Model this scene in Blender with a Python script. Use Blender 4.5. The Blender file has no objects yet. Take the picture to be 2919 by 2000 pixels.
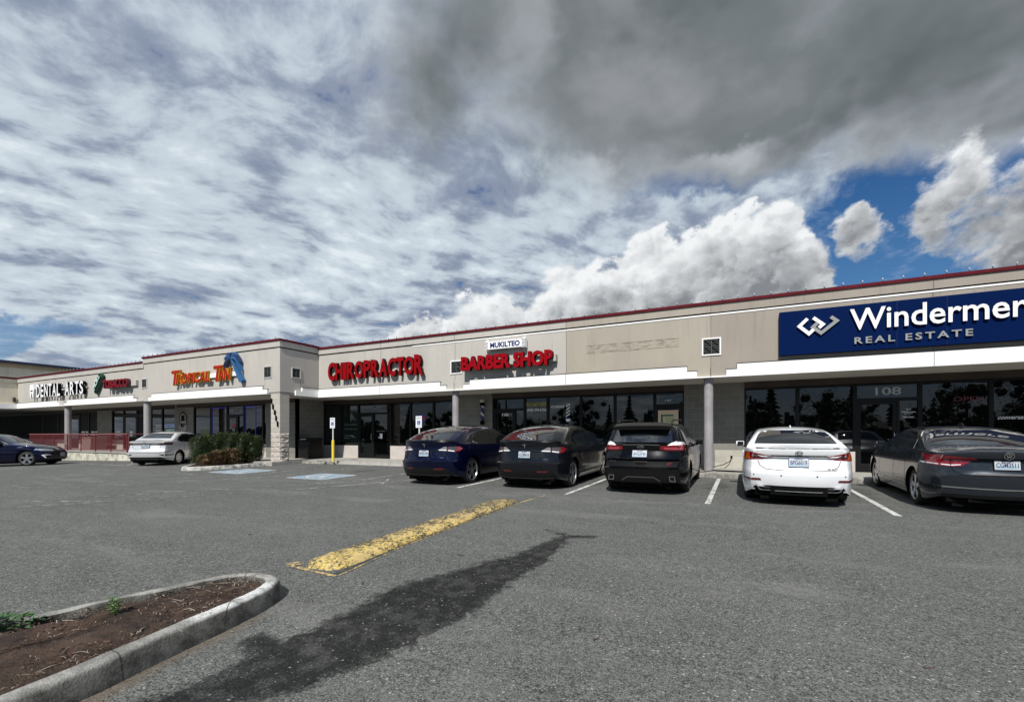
import bpy, bmesh, math, random
from mathutils import Vector, Matrix
from mathutils.bvhtree import BVHTree

random.seed(7)
sc = bpy.context.scene
COL = sc.collection
R = math.radians
TH = R(26.2)
CS, SN = math.cos(TH), math.sin(TH)

# ---------------------------------------------------------------- camera
cam_d = bpy.data.cameras.new("camera")
cam = bpy.data.objects.new("camera", cam_d)
COL.objects.link(cam)
cam.location = (0, 0, 1.22)
cam.rotation_euler = (R(90), 0, TH)
cam_d.sensor_fit = 'HORIZONTAL'
cam_d.sensor_width = 36.0
cam_d.lens = 36.0 * 1320.0 / 2919.0
cam_d.shift_y = (1241.0 - 1000.0) / 2919.0
cam_d.clip_start = 0.05
cam_d.clip_end = 3000
sc.camera = cam

sc.view_settings.view_transform = 'Standard'
sc.view_settings.look = 'None'
sc.view_settings.exposure = 0.0
sc.view_settings.gamma = 1.0

SUN_EL, SUN_AZ = 47.0, 9.0     # azimuth: degrees to the right of straight behind the viewer


# ---------------------------------------------------------------- node maths
class NB:
    """tiny expression builder over shader maths nodes"""
    def __init__(self, nt):
        self.nt = nt

    def node(self, t, **kw):
        n = self.nt.nodes.new(t)
        for k, v in kw.items():
            setattr(n, k, v)
        return n

    def link(self, a, sock):
        if isinstance(a, X):
            a = a.s
        if isinstance(a, bpy.types.NodeSocket):
            self.nt.links.new(a, sock)
        else:
            sock.default_value = a

    def m(self, op, *a, clamp=False):
        n = self.node('ShaderNodeMath', operation=op)
        n.use_clamp = clamp
        for i, v in enumerate(a):
            self.link(v, n.inputs[i])
        return X(self, n.outputs[0])

    def vec(self, x, y, z):
        n = self.node('ShaderNodeCombineXYZ')
        for i, v in enumerate((x, y, z)):
            self.link(v, n.inputs[i])
        return n.outputs[0]

    def sep(self, v):
        n = self.node('ShaderNodeSeparateXYZ')
        self.link(v, n.inputs[0])
        return [X(self, o) for o in n.outputs]

    def noise(self, v, scale, detail=4, rough=.55, dist=0.0, color=False):
        n = self.node('ShaderNodeTexNoise')
        self.link(v, n.inputs['Vector'])
        n.inputs['Scale'].default_value = scale
        n.inputs['Detail'].default_value = detail
        n.inputs['Roughness'].default_value = rough
        n.inputs['Distortion'].default_value = dist
        return n.outputs['Color'] if color else X(self, n.outputs[0])

    def voro(self, v, scale, feature='F1', out='Distance'):
        n = self.node('ShaderNodeTexVoronoi', feature=feature)
        self.link(v, n.inputs['Vector'])
        n.inputs['Scale'].default_value = scale
        return n.outputs[out] if out == 'Color' else X(self, n.outputs[out])

    def ss(self, x, a, b):
        n = self.node('ShaderNodeMapRange', interpolation_type='SMOOTHSTEP')
        self.link(x, n.inputs['Value'])
        inv = a > b
        if inv:
            a, b = b, a
        n.inputs['From Min'].default_value = a
        n.inputs['From Max'].default_value = b
        n.inputs['To Min'].default_value = 1.0 if inv else 0.0
        n.inputs['To Max'].default_value = 0.0 if inv else 1.0
        return X(self, n.outputs[0])

    def mix(self, f, a, b):
        n = self.node('ShaderNodeMix', data_type='RGBA')
        self.link(f, n.inputs[0])
        for v, s in ((a, n.inputs[6]), (b, n.inputs[7])):
            if isinstance(v, (tuple, list)):
                s.default_value = (*v[:3], 1)
            else:
                self.link(v, s)
        return n.outputs[2]

    def scale(self, c, k):
        n = self.node('ShaderNodeVectorMath', operation='SCALE')
        self.link(c, n.inputs[0])
        self.link(k, n.inputs['Scale'])
        return n.outputs[0]


class X:
    def __init__(self, b, s):
        self.b, self.s = b, s

    def __add__(self, o): return self.b.m('ADD', self, o)
    __radd__ = __add__
    def __mul__(self, o): return self.b.m('MULTIPLY', self, o)
    __rmul__ = __mul__
    def __sub__(self, o): return self.b.m('SUBTRACT', self, o)
    def __rsub__(self, o): return self.b.m('SUBTRACT', o, self)
    def __truediv__(self, o): return self.b.m('DIVIDE', self, o)
    def __rtruediv__(self, o): return self.b.m('DIVIDE', o, self)
    def max(self, o): return self.b.m('MAXIMUM', self, o)
    def min(self, o): return self.b.m('MINIMUM', self, o)
    def pow(self, o): return self.b.m('POWER', self, o)
    def clamp(self): return self.b.m('ADD', self, 0.0, clamp=True)
    def sqrt(self): return self.b.m('SQRT', self)
    def abs(self): return self.b.m('ABSOLUTE', self)


# ---------------------------------------------------------------- world: sky and clouds
world = bpy.data.worlds.new("World")
sc.world = world
world.use_nodes = True
wt = world.node_tree
wt.nodes.clear()
b = NB(wt)
STR = 0.1
tc = b.node('ShaderNodeTexCoord')
dx, dy, dz = b.sep(tc.outputs['Generated'])
cx_ = dx * CS + dy * SN            # to the right of the view heading
cy_ = dy * CS - dx * SN            # along it
RAD = 57.29578
az = b.m('ARCTAN2', cx_, cy_) * RAD
el = b.m('ARCSINE', dz) * RAD
den = (dz.max(0.0) + 0.20) * .82
px, py = cx_ / den, cy_ / den
P = b.vec(px, py, 0.0)
AE = b.vec(az, el * 1.3, 0.0)

sky = b.node('ShaderNodeTexSky', sky_type='NISHITA')
sky.sun_disc = False
sky.sun_elevation = R(SUN_EL)
sky.sun_rotation = R(180 - SUN_AZ)
sky.air_density = 1.0
sky.dust_density = 0.4
sky.ozone_density = 3.0
hsv = b.node('ShaderNodeHueSaturation')
hsv.inputs['Saturation'].default_value = 1.35
hsv.inputs['Value'].default_value = 0.62
b.link(sky.outputs[0], hsv.inputs['Color'])
blue = b.scale(hsv.outputs[0], STR)

# warp used by every cloud layer
w1 = b.noise(AE, 0.10, 7, .62)
w2 = b.noise(b.vec(az + 40.0, el * 1.3 + 17.0, 3.1), 0.11, 7, .62)
aw = az + (w1 - .5) * 13.0
ew = el + (w2 - .5) * 9.0


def blob(a0, e0, ra, re, rot=0.0, A=None, E=None):
    A = aw if A is None else A
    E = ew if E is None else E
    u, v = A - a0, E - e0
    c, s = math.cos(R(rot)), math.sin(R(rot))
    p = (u * c + v * s) / ra
    q = (v * c - u * s) / re
    return 1.0 - (p * p + q * q).sqrt()


# layer 1: broken altocumulus in soft rolls
w3 = b.noise(b.vec(px, py, 7.0), .8, 3, .5)
w4 = b.noise(b.vec(px, py, 21.0), .8, 3, .5)
ux = px * .92 + py * .38 + (w3 - .5) * .55
uy = py * .92 - px * .38 + (w4 - .5) * .55
n1 = b.noise(b.vec(ux * .9, uy * 1.1, 0.0), 1.5, 2, .5)
n3 = b.noise(b.vec(ux * .85 + 3.0, uy * 1.1, 9.0), 5.6, 4, .52)
n2 = b.noise(b.vec(px * .8, py * 1.1, 5.0), 0.45, 2, .5)
n4 = b.noise(b.vec(ux * .9, uy, 13.0), 11.0, 5, .62)
hi_ = b.ss(el, 17.0, 33.0)
rough1 = n1 * (hi_ * .24 + .24) + n3 * (.54 - hi_ * .26) + n4 * (.22 + hi_ * .02) + (n2 - .5) * .34
lit1 = b.ss(rough1, .41, .55)
cl1 = b.mix(lit1, (.25, .30, .405), (.57, .655, .725))
cl1 = b.mix(b.ss(rough1, .535, .64), cl1, (.76, .83, .88))
cl1 = b.mix(b.ss(n2 + n3 * .3, .72, .52) * .0, cl1, (.4, .4, .4))
hole = b.ss(rough1, .415, .35)
blue = b.mix(.45, blue, b.mix(b.ss(el, 8.0, 30.0), (.13, .30, .60), (.03, .105, .33)))
gap_r = b.ss(blob(43, 18.5, 15.5, 8.6, 4, aw, ew), .02, .25).max(b.ss(blob(24, 26.3, 10, 2.2), .0, .5))
gap_l = b.ss(blob(-50, 9.2, 9, 1.5), .0, .4)
# behind the viewer the sky is mostly open
openb = b.ss(cy_, -.02, -.30) * b.ss(rough1 + (n2 - .5) * .3, .60, .50)
col = b.mix(hole * .85, cl1, b.mix(.35, blue, (.10, .17, .36)))
wisp = b.ss(n3 * .6 + n4 * .4, .50, .68) * .35
col = b.mix(gap_r.max(gap_l * .8).max(openb * .92), col, b.mix(wisp, blue, (.45, .55, .72)))

# layer 2: big dark stratocumulus deck, upper right
nlow = b.noise(b.vec(az, el * 1.6, 4.0), .045, 4, .5)
dk = blob(20, 40, 31, 15.0, -4).max(blob(47, 33, 26, 10.0, -3)).max(blob(30, 31.6, 17, 7.0, 8)).max(blob(-10, 37.5, 9, 8, 60) * .62).max(blob(-1, 42, 16, 8) * .7).max(blob(25, 62, 44, 22))
dk = dk + (nlow - .5) * .55
ndf = b.noise(b.vec(az, el * 1.5, 41.0), .16, 5, .58)
lf = b.ss(az, 16.0, -4.0)
dm = b.ss(dk + (ndf - .5) * .12, -.08, .28) * (1.0 - lf) + b.ss(dk + (ndf - .5) * .30, -.22, .50) * lf
nd = b.noise(b.vec(az * 1.0 + el * .5, el * 2.1 - az * .25, 2.0), .045, 4, .46, .2)
dcore = b.ss(dk * .9 + (nd - .5) * 1.5 + (ndf - .5) * .35, -.05, .60)
dcol = b.mix(dcore, (.44, .475, .52), (.178, .20, .212))
dcol = b.mix(b.ss(nd + (ndf - .5) * .3, .50, .76) * .8, dcol, (.33, .345, .37))
dcol = b.mix(b.ss(nd + (nlow - .5) + (ndf - .5) * .2, .54, .30) * .9, dcol, (.112, .130, .140))
# light breaking through along the left edge and two thin spots
thin = (b.ss(blob(1.0, 42, 7.0, 6.0, 20) + (nd - .5), .0, .9) * .45).max(b.ss(blob(9.5, 29.8, 6.0, 2.6, -8), .1, .9)).max(b.ss(blob(24.5, 27.6, 6.5, 2.0, 0), .1, .9) * .8)
dcol = b.mix(thin * .8, dcol, (.55, .59, .63))
col = b.mix(dm, col, dcol)

# layer 3: bright cumulus bank with grey bases
fz = b.noise(b.vec(az, el * 1.25, 1.0), .20, 5, .60)
fzf = b.noise(b.vec(az, el * 1.25, 31.0), .75, 6, .62)


def billow(da, de, sc, k):
    n = b.node('ShaderNodeTexVoronoi', feature='SMOOTH_F1', voronoi_dimensions='2D')
    b.link(b.vec(az + da + (fz - .5) * 7.0, el * 1.15 + de + (fzf - .5) * 3.0, 0.0), n.inputs['Vector'])
    n.inputs['Scale'].default_value = sc
    n.inputs['Smoothness'].default_value = k
    return X(b, n.outputs['Distance'])


bl = billow(0, 0, .26, .35)
bl2 = billow(5, 9, .62, .3)
blu = billow(-.5, .9, .26, .35)
bl2u = billow(4.7, 9.5, .62, .3)
bil = (.5 - bl) * .7 + (.5 - bl2) * .3
a3 = az + (b.noise(AE, .17, 5, .6) - .5) * 7.0
e3 = el + (fz - .5) * 5.0 + (fzf - .5) * 1.6 - bil * 3.2 + .4


def cum(a0, e0, ra, re, rot=0.0):
    return blob(a0, e0, ra, re, rot, a3, e3)


bank = cum(26.8, 18.0, 7.4, 6.4).max(cum(18.5, 17.0, 7.0, 6.4)).max(cum(9.5, 12.6, 8.5, 8.0)).max(cum(-2, 10.3, 9.5, 6.4)).max(cum(-10, 9.0, 6.5, 5.4)).max(cum(28.5, 12.5, 7.5, 7.0)).max(cum(14, 9, 17, 8))
puff = cum(50.5, 17.3, 8.6, 5.0).max(cum(43.3, 20.6, 2.8, 4.6, -25)).max(cum(36.9, 19.7, 2.3, 1.8)).max(cum(50, 21.8, 5, 1.6, 10) * .7)
cm_ = bank.max(puff)
fzw = b.noise(b.vec(az - el * .5, el * 1.2, 55.0), .42, 6, .66)
cmask = b.ss(bank + (fzf - .5) * .30, -.02, .10)
cmask = cmask * (b.ss(fzw, .20, .42) * .35 + .65)
pm = b.ss(puff + (fzw - .5) * 1.1 + (fzf - .5) * .3, -.06, .50)
cmask = cmask.max(pm)
fz2 = b.noise(b.vec(az - 1.6, el * 1.25 + 2.4, 1.0), .20, 3, .5)
relief = (fz - fz2) * 1.1 + (fzf - .5) * .15 + (blu - bl) * .85 + (bl2u - bl2) * .45
top = b.ss(cm_ + (fz - .5) * .55, .62, .06)
basez = b.ss(el + (fz - .5) * 10.0 - az * .17, 8.5, 19.0)
shade = (basez * .66 + top * .34 + relief * .62 + .04).clamp()
ccol = b.mix(shade, (.24, .255, .275), (.90, .92, .935))
col = b.mix(cmask, col, ccol)
# a thin veil keeps the horizon pale
veil = b.ss(el, 9.0, 1.0)
col = b.mix(veil * .5, col, (.50, .57, .64))
# below the horizon: dull ground light
col = b.mix(b.ss(el, 0.0, -2.0), col, (.10, .10, .10))
bg = b.node('ShaderNodeBackground')
b.link(b.scale(col, 1.0 / STR), bg.inputs['Color'])
bg.inputs['Strength'].default_value = STR
wo = b.node('ShaderNodeOutputWorld')
wt.links.new(bg.outputs[0], wo.inputs[0])

# ---------------------------------------------------------------- sun
sl = bpy.data.lights.new("sun", 'SUN')
sl.energy = 5.0
sl.angle = R(0.53)
sl.color = (1.0, .965, .91)
sun = bpy.data.objects.new("sun", sl)
COL.objects.link(sun)
sd = Vector((math.sin(R(SUN_AZ)) * math.cos(R(SUN_EL)), -math.cos(R(SUN_AZ)) * math.cos(R(SUN_EL)), math.sin(R(SUN_EL))))
sun.rotation_euler = sd.to_track_quat('Z', 'Y').to_euler()
sun.location = (0, -10, 30)

# ================================================================ helpers
class MB:
    """mesh builder: collects vertices and faces (optionally several materials)"""
    def __init__(self):
        self.v, self.f, self.mi = [], [], []

    def add(self, vs, fs, mi=0):
        n = len(self.v)
        self.v += [tuple(v) for v in vs]
        self.f += [tuple(i + n for i in f) for f in fs]
        self.mi += [mi] * len(fs)
        return self

    def box(self, x0, x1, y0, y1, z0, z1, mi=0):
        vs = [(x, y, z) for z in (z0, z1) for y in (y0, y1) for x in (x0, x1)]
        return self.add(vs, [(0, 2, 3, 1), (4, 5, 7, 6), (0, 1, 5, 4), (2, 6, 7, 3), (0, 4, 6, 2), (1, 3, 7, 5)], mi)

    def prism(self, poly, a0, a1, axis='y', mi=0):
        """2-D polygon swept along an axis. axis y: poly=(x,z); axis x: poly=(y,z); axis z: poly=(x,y)"""
        def P(p, a):
            return (p[0], a, p[1]) if axis == 'y' else ((a, p[0], p[1]) if axis == 'x' else (p[0], p[1], a))
        n = len(poly)
        vs = [P(p, a0) for p in poly] + [P(p, a1) for p in poly]
        fs = [tuple(range(n)), tuple(range(2 * n - 1, n - 1, -1))]
        fs += [(i, i + n, (i + 1) % n + n, (i + 1) % n) for i in range(n)]
        return self.add(vs, fs, mi)

    def tube(self, pts, r, n=8, mi=0, cap=True):
        pts = [Vector(p) for p in pts]
        rs = r if isinstance(r, (list, tuple)) else [r] * len(pts)
        vs, fs = [], []
        for k, p in enumerate(pts):
            d = (pts[min(k + 1, len(pts) - 1)] - pts[max(k - 1, 0)]).normalized()
            u = d.orthogonal().normalized() if abs(d.z) > .95 else d.cross(Vector((0, 0, 1))).normalized()
            w = d.cross(u)
            for i in range(n):
                a = 2 * math.pi * i / n
                vs.append(p + (u * math.cos(a) + w * math.sin(a)) * rs[k])
        for k in range(len(pts) - 1):
            for i in range(n):
                j = (i + 1) % n
                fs.append((k * n + i, k * n + j, (k + 1) * n + j, (k + 1) * n + i))
        if cap:
            fs.append(tuple(range(n - 1, -1, -1)))
            fs.append(tuple((len(pts) - 1) * n + i for i in range(n)))
        return self.add(vs, fs, mi)

    def lathe(self, prof, c, axis='x', n=32, mi=0):
        """prof: list of (a, r) along the axis, centred on c"""
        vs, fs = [], []
        for a, r in prof:
            for i in range(n):
                t = 2 * math.pi * i / n
                p, q = r * math.cos(t), r * math.sin(t)
                vs.append((c[0] + a, c[1] + p, c[2] + q) if axis == 'x' else ((c[0] + p, c[1] + a, c[2] + q) if axis == 'y' else (c[0] + p, c[1] + q, c[2] + a)))
        for k in range(len(prof) - 1):
            for i in range(n):
                j = (i + 1) % n
                fs.append((k * n + i, k * n + j, (k + 1) * n + j, (k + 1) * n + i))
        return self.add(vs, fs, mi)


def mk(name, mb, mat, parent=None, smooth=None, local=False, bevel=0):
    """link ONE mesh object. World coordinates unless local=True (then in the parent's own frame)."""
    me = bpy.data.meshes.new(name)
    me.from_pydata(mb.v, [], mb.f)
    mats = mat if isinstance(mat, (list, tuple)) else [mat]
    for m_ in mats:
        me.materials.append(m_)
    if len(mats) > 1:
        me.polygons.foreach_set('material_index', mb.mi)
    bm = bmesh.new()
    bm.from_mesh(me)
    bmesh.ops.recalc_face_normals(bm, faces=bm.faces)
    if smooth is not None:
        for f in bm.faces:
            f.smooth = True
        for e in bm.edges:
            if len(e.link_faces) == 2:
                e.smooth = e.calc_face_angle(0) < R(smooth)
    bm.to_mesh(me)
    bm.free()
    o = bpy.data.objects.new(name, me)
    COL.objects.link(o)
    if bevel:
        bv = o.modifiers.new('bevel', 'BEVEL')
        bv.width, bv.segments, bv.limit_method, bv.angle_limit = bevel, 2, 'ANGLE', R(40)
    if parent is not None:
        o.parent = parent
        if not local:
            q = parent
            while q is not None:
                o.location = o.location - q.location
                q = q.parent
    return o


def thing(name, label, cat, loc=(0, 0, 0), rz=0.0, group=None):
    o = bpy.data.objects.new(name, None)
    COL.objects.link(o)
    o.empty_display_size = .2
    o.location = loc
    o.rotation_euler = (0, 0, rz)
    tag(o, label, cat, group)
    return o


def tag(o, label, cat, group=None):
    o['label'], o['category'] = label, cat
    if group:
        o['group'] = group
    return o


def struct(o):
    o['kind'] = 'structure'
    return o


YC = 14.55           # kerb line; the lot falls gently towards the viewer


def gz(x, y):
    if y >= YC:
        z = 0.0
    elif y > 8.5:
        z = -0.02 * (YC - y)
    else:
        z = max(-.121 - .012 * (8.5 - y), -.245)
    if x < -27:
        z -= min(.15, .018 * (-27 - x))
    return z


def adj(p):
    """point measured on the first ground estimate -> same sight line on this ground"""
    k = (1.22 - gz(*p)) / (1.22 + .015 * max(0, YC - p[1]))
    return (p[0] * k, p[1] * k)


# ---------------------------------------------------------------- text
def text_mesh(body, bold=0.0, shear=0.0, spacing=1.0):
    cu = bpy.data.curves.new('txt', 'FONT')
    cu.body = body
    cu.size = 1.0
    cu.offset = bold
    cu.shear = shear
    cu.space_character = spacing
    cu.resolution_u = 3
    cu.fill_mode = 'FRONT'
    o = bpy.data.objects.new('txt', cu)
    COL.objects.link(o)
    dg = bpy.context.evaluated_depsgraph_get()
    me = bpy.data.meshes.new_from_object(o.evaluated_get(dg))
    vs = [v.co.copy() for v in me.vertices]
    fs = [tuple(p.vertices) for p in me.polygons]
    bpy.data.objects.remove(o)
    bpy.data.curves.remove(cu)
    bpy.data.meshes.remove(me)
    return vs, fs


def solidify(vs, fs, d):
    """flat front faces in the xy plane -> slab from z=0 (front) to z=-d"""
    bm = bmesh.new()
    bv = [bm.verts.new(v) for v in vs]
    for f in fs:
        try:
            bm.faces.new([bv[i] for i in f])
        except ValueError:
            pass
    bmesh.ops.remove_doubles(bm, verts=bm.verts, dist=1e-5)
    for f in bm.faces:
        if f.normal.z < 0:
            f.normal_flip()
    if d > 0:
        border = [e for e in bm.edges if len(e.link_faces) == 1]
        r = bmesh.ops.extrude_edge_only(bm, edges=border)
        nv = [g for g in r['geom'] if isinstance(g, bmesh.types.BMVert)]
        for v in nv:
            v.co.z -= d
    bm.normal_update()
    bm.verts.ensure_lookup_table()
    bm.verts.index_update()
    V = [v.co.copy() for v in bm.verts]
    F = [tuple(v.index for v in f.verts) for f in bm.faces]
    M = [0 if f.normal.z > .5 else 1 for f in bm.faces]
    bm.free()
    return V, F, M


def islands(vs, fs):
    """split a text mesh into glyphs (pieces whose x-ranges overlap belong together)"""
    par = list(range(len(vs)))

    def find(i):
        while par[i] != i:
            par[i] = par[par[i]]
            i = par[i]
        return i
    for f in fs:
        for i in f[1:]:
            par[find(i)] = find(f[0])
    grp = {}
    for k, f in enumerate(fs):
        grp.setdefault(find(f[0]), []).append(k)
    items = []
    for ks in grp.values():
        xs = [vs[i][0] for k in ks for i in fs[k]]
        items.append([min(xs), max(xs), ks])
    items.sort(key=lambda t: t[0])
    out = []
    for it in items:
        if out and it[0] < out[-1][1] - .25 * min(it[1] - it[0], out[-1][1] - out[-1][0]):
            out[-1][1] = max(out[-1][1], it[1])
            out[-1][2] = out[-1][2] + it[2]
        else:
            out.append(it)
    return [o[2] for o in out]


def lettering(body, x0, x1, z0, z1, y, depth, mats, parent, name='letter', bold=0.0, shear=0.0, spacing=1.0,
              split=True, frame=None, plane='xz', local=False):
    """channel letters standing on the plane y (front face at y-depth), read from -y.
    frame: optional callable mapping (x,z,dy) to a point"""
    vs, fs = text_mesh(body, bold, shear, spacing)
    mnx, mxx = min(v.x for v in vs), max(v.x for v in vs)
    mny, mxy = min(v.y for v in vs), max(v.y for v in vs)
    sx, sz = (x1 - x0) / (mxx - mnx), (z1 - z0) / (mxy - mny)
    groups = islands(vs, fs) if split else [list(range(len(fs)))]
    objs = []
    for g in groups:
        used = sorted({i for k in g for i in fs[k]})
        mp = {i: j for j, i in enumerate(used)}
        V, F, M = solidify([vs[i] for i in used], [tuple(mp[i] for i in fs[k]) for k in g], depth)
        mb = MB()
        pts = []
        for v in V:
            xx, zz = x0 + (v.x - mnx) * sx, z0 + (v.y - mny) * sz
            yy = y - depth - v.z
            pts.append(frame(xx, zz, yy) if frame else (xx, yy, zz))
        mb.add(pts, F)
        mb.mi = M
        objs.append(mk(name, mb, mats if isinstance(mats, (list, tuple)) else [mats, mats], parent, local=local))
    return objs


# ---------------------------------------------------------------- materials
MATS = {}


def mat(name, col=(.5, .5, .5), rough=.6, metal=0.0, coat=0.0, spec=.5, ior=1.5, emit=None, estr=1.0, fn=None):
    if name in MATS:
        return MATS[name]
    m_ = bpy.data.materials.new(name)
    m_.use_nodes = True
    nt = m_.node_tree
    p = nt.nodes['Principled BSDF']
    p.inputs['Base Color'].default_value = (*col, 1)
    p.inputs['Roughness'].default_value = rough
    p.inputs['Metallic'].default_value = metal
    p.inputs['Coat Weight'].default_value = coat
    p.inputs['Coat Roughness'].default_value = .03
    p.inputs['Specular IOR Level'].default_value = spec
    p.inputs['IOR'].default_value = ior
    if emit:
        p.inputs['Emission Color'].default_value = (*emit, 1)
        p.inputs['Emission Strength'].default_value = estr
    if fn:
        fn(NB(nt), p)
    MATS[name] = m_
    return m_


def bump(b, p, h, dist=.01, strength=1.0):
    n = b.node('ShaderNodeBump')
    n.inputs['Distance'].default_value = dist
    n.inputs['Strength'].default_value = strength
    b.link(h, n.inputs['Height'])
    b.link(n.outputs[0], p.inputs['Normal'])


def wpos(b):
    return b.node('ShaderNodeNewGeometry').outputs['Position']


def mul(b, c, f):
    return b.mix(1.0, c, c) if False else b.scale(c, f)


def f_stucco(base, stain=0.0, ghost=False):
    def fn(b, p):
        P = wpos(b)
        x, y, z = b.sep(P)
        fine = b.noise(P, 60, 3, .6)
        mid = b.noise(b.vec(x * 1.0, y, z * .5), 1.4, 5, .6)
        streak = b.noise(b.vec(x * 6, y * 6, z * .22), 1.3, 5, .7)
        blot = b.noise(P, .45, 4, .55)
        k = .99 + (fine - .5) * .34 + (mid - .5) * .26 + (blot - .5) * .22 - b.ss(streak, .52, .74) * b.ss(z, 3.2, 4.6) * .20
        c = b.scale(b.mix(1, base, base), k)
        if stain:
            c = b.mix(b.ss(mid, .35, .7) * b.ss(z, 4.6, 3.3) * .6, c, (base[0] * 1.08, base[1] * 1.08, base[2] * .98))
        if ghost:
            # rust and glue left by a sign that was taken down
            g = b.noise(b.vec(x * 1.2, 0.0, z * 5.0), 3.2, 5, .7)
            band = b.ss((z - 4.12).abs(), .17, .10) * b.ss(x, -4.75, -4.5) * b.ss(x, -1.6, -1.9)
            edge = (b.ss((z - 4.24).abs(), .02, .0) + b.ss((z - 3.99).abs(), .018, .0)).clamp() * b.ss(x, -4.75, -4.6) * b.ss(x, -1.6, -1.8)
            f = (band * b.ss(g, .46, .62) * .65 + edge * b.ss(g, .38, .48) * .95).clamp()
            c = b.mix(f, c, (.16, .12, .09))
        b.link(c, p.inputs['Base Color'])
        bump(b, p, fine * .6 + b.noise(P, 140, 2, .6) * .4, .004, .7)
    return fn


def f_block(axis, base=(.20, .195, .175), bw=.406, bh=.203, mort=(.29, .28, .25), ox=0.0, oz=.13):
    def fn(b, p):
        P = wpos(b)
        x, y, z = b.sep(P)
        h = x if axis == 'x' else y
        br = b.node('ShaderNodeTexBrick')
        b.link(b.vec(h + ox, z - oz, 0.0), br.inputs['Vector'])
        br.inputs['Scale'].default_value = 1.0
        br.inputs['Brick Width'].default_value = bw
        br.inputs['Row Height'].default_value = bh
        br.inputs['Mortar Size'].default_value = .007
        br.inputs['Mortar Smooth'].default_value = .2
        br.offset = .5
        br.inputs['Color1'].default_value = (*base, 1)
        br.inputs['Color2'].default_value = (base[0] * .82, base[1] * .82, base[2] * .80, 1)
        br.inputs['Mortar'].default_value = (*mort, 1)
        n = b.noise(P, 40, 4, .7)
        n2 = b.noise(P, 1.6, 4, .6)
        c = b.scale(br.outputs['Color'], .80 + n * .25 + n2 * .22)
        b.link(c, p.inputs['Base Color'])
        bump(b, p, X(b, br.outputs['Fac']) * -1.0 + n * .5, .006, .8)
    return fn


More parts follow.
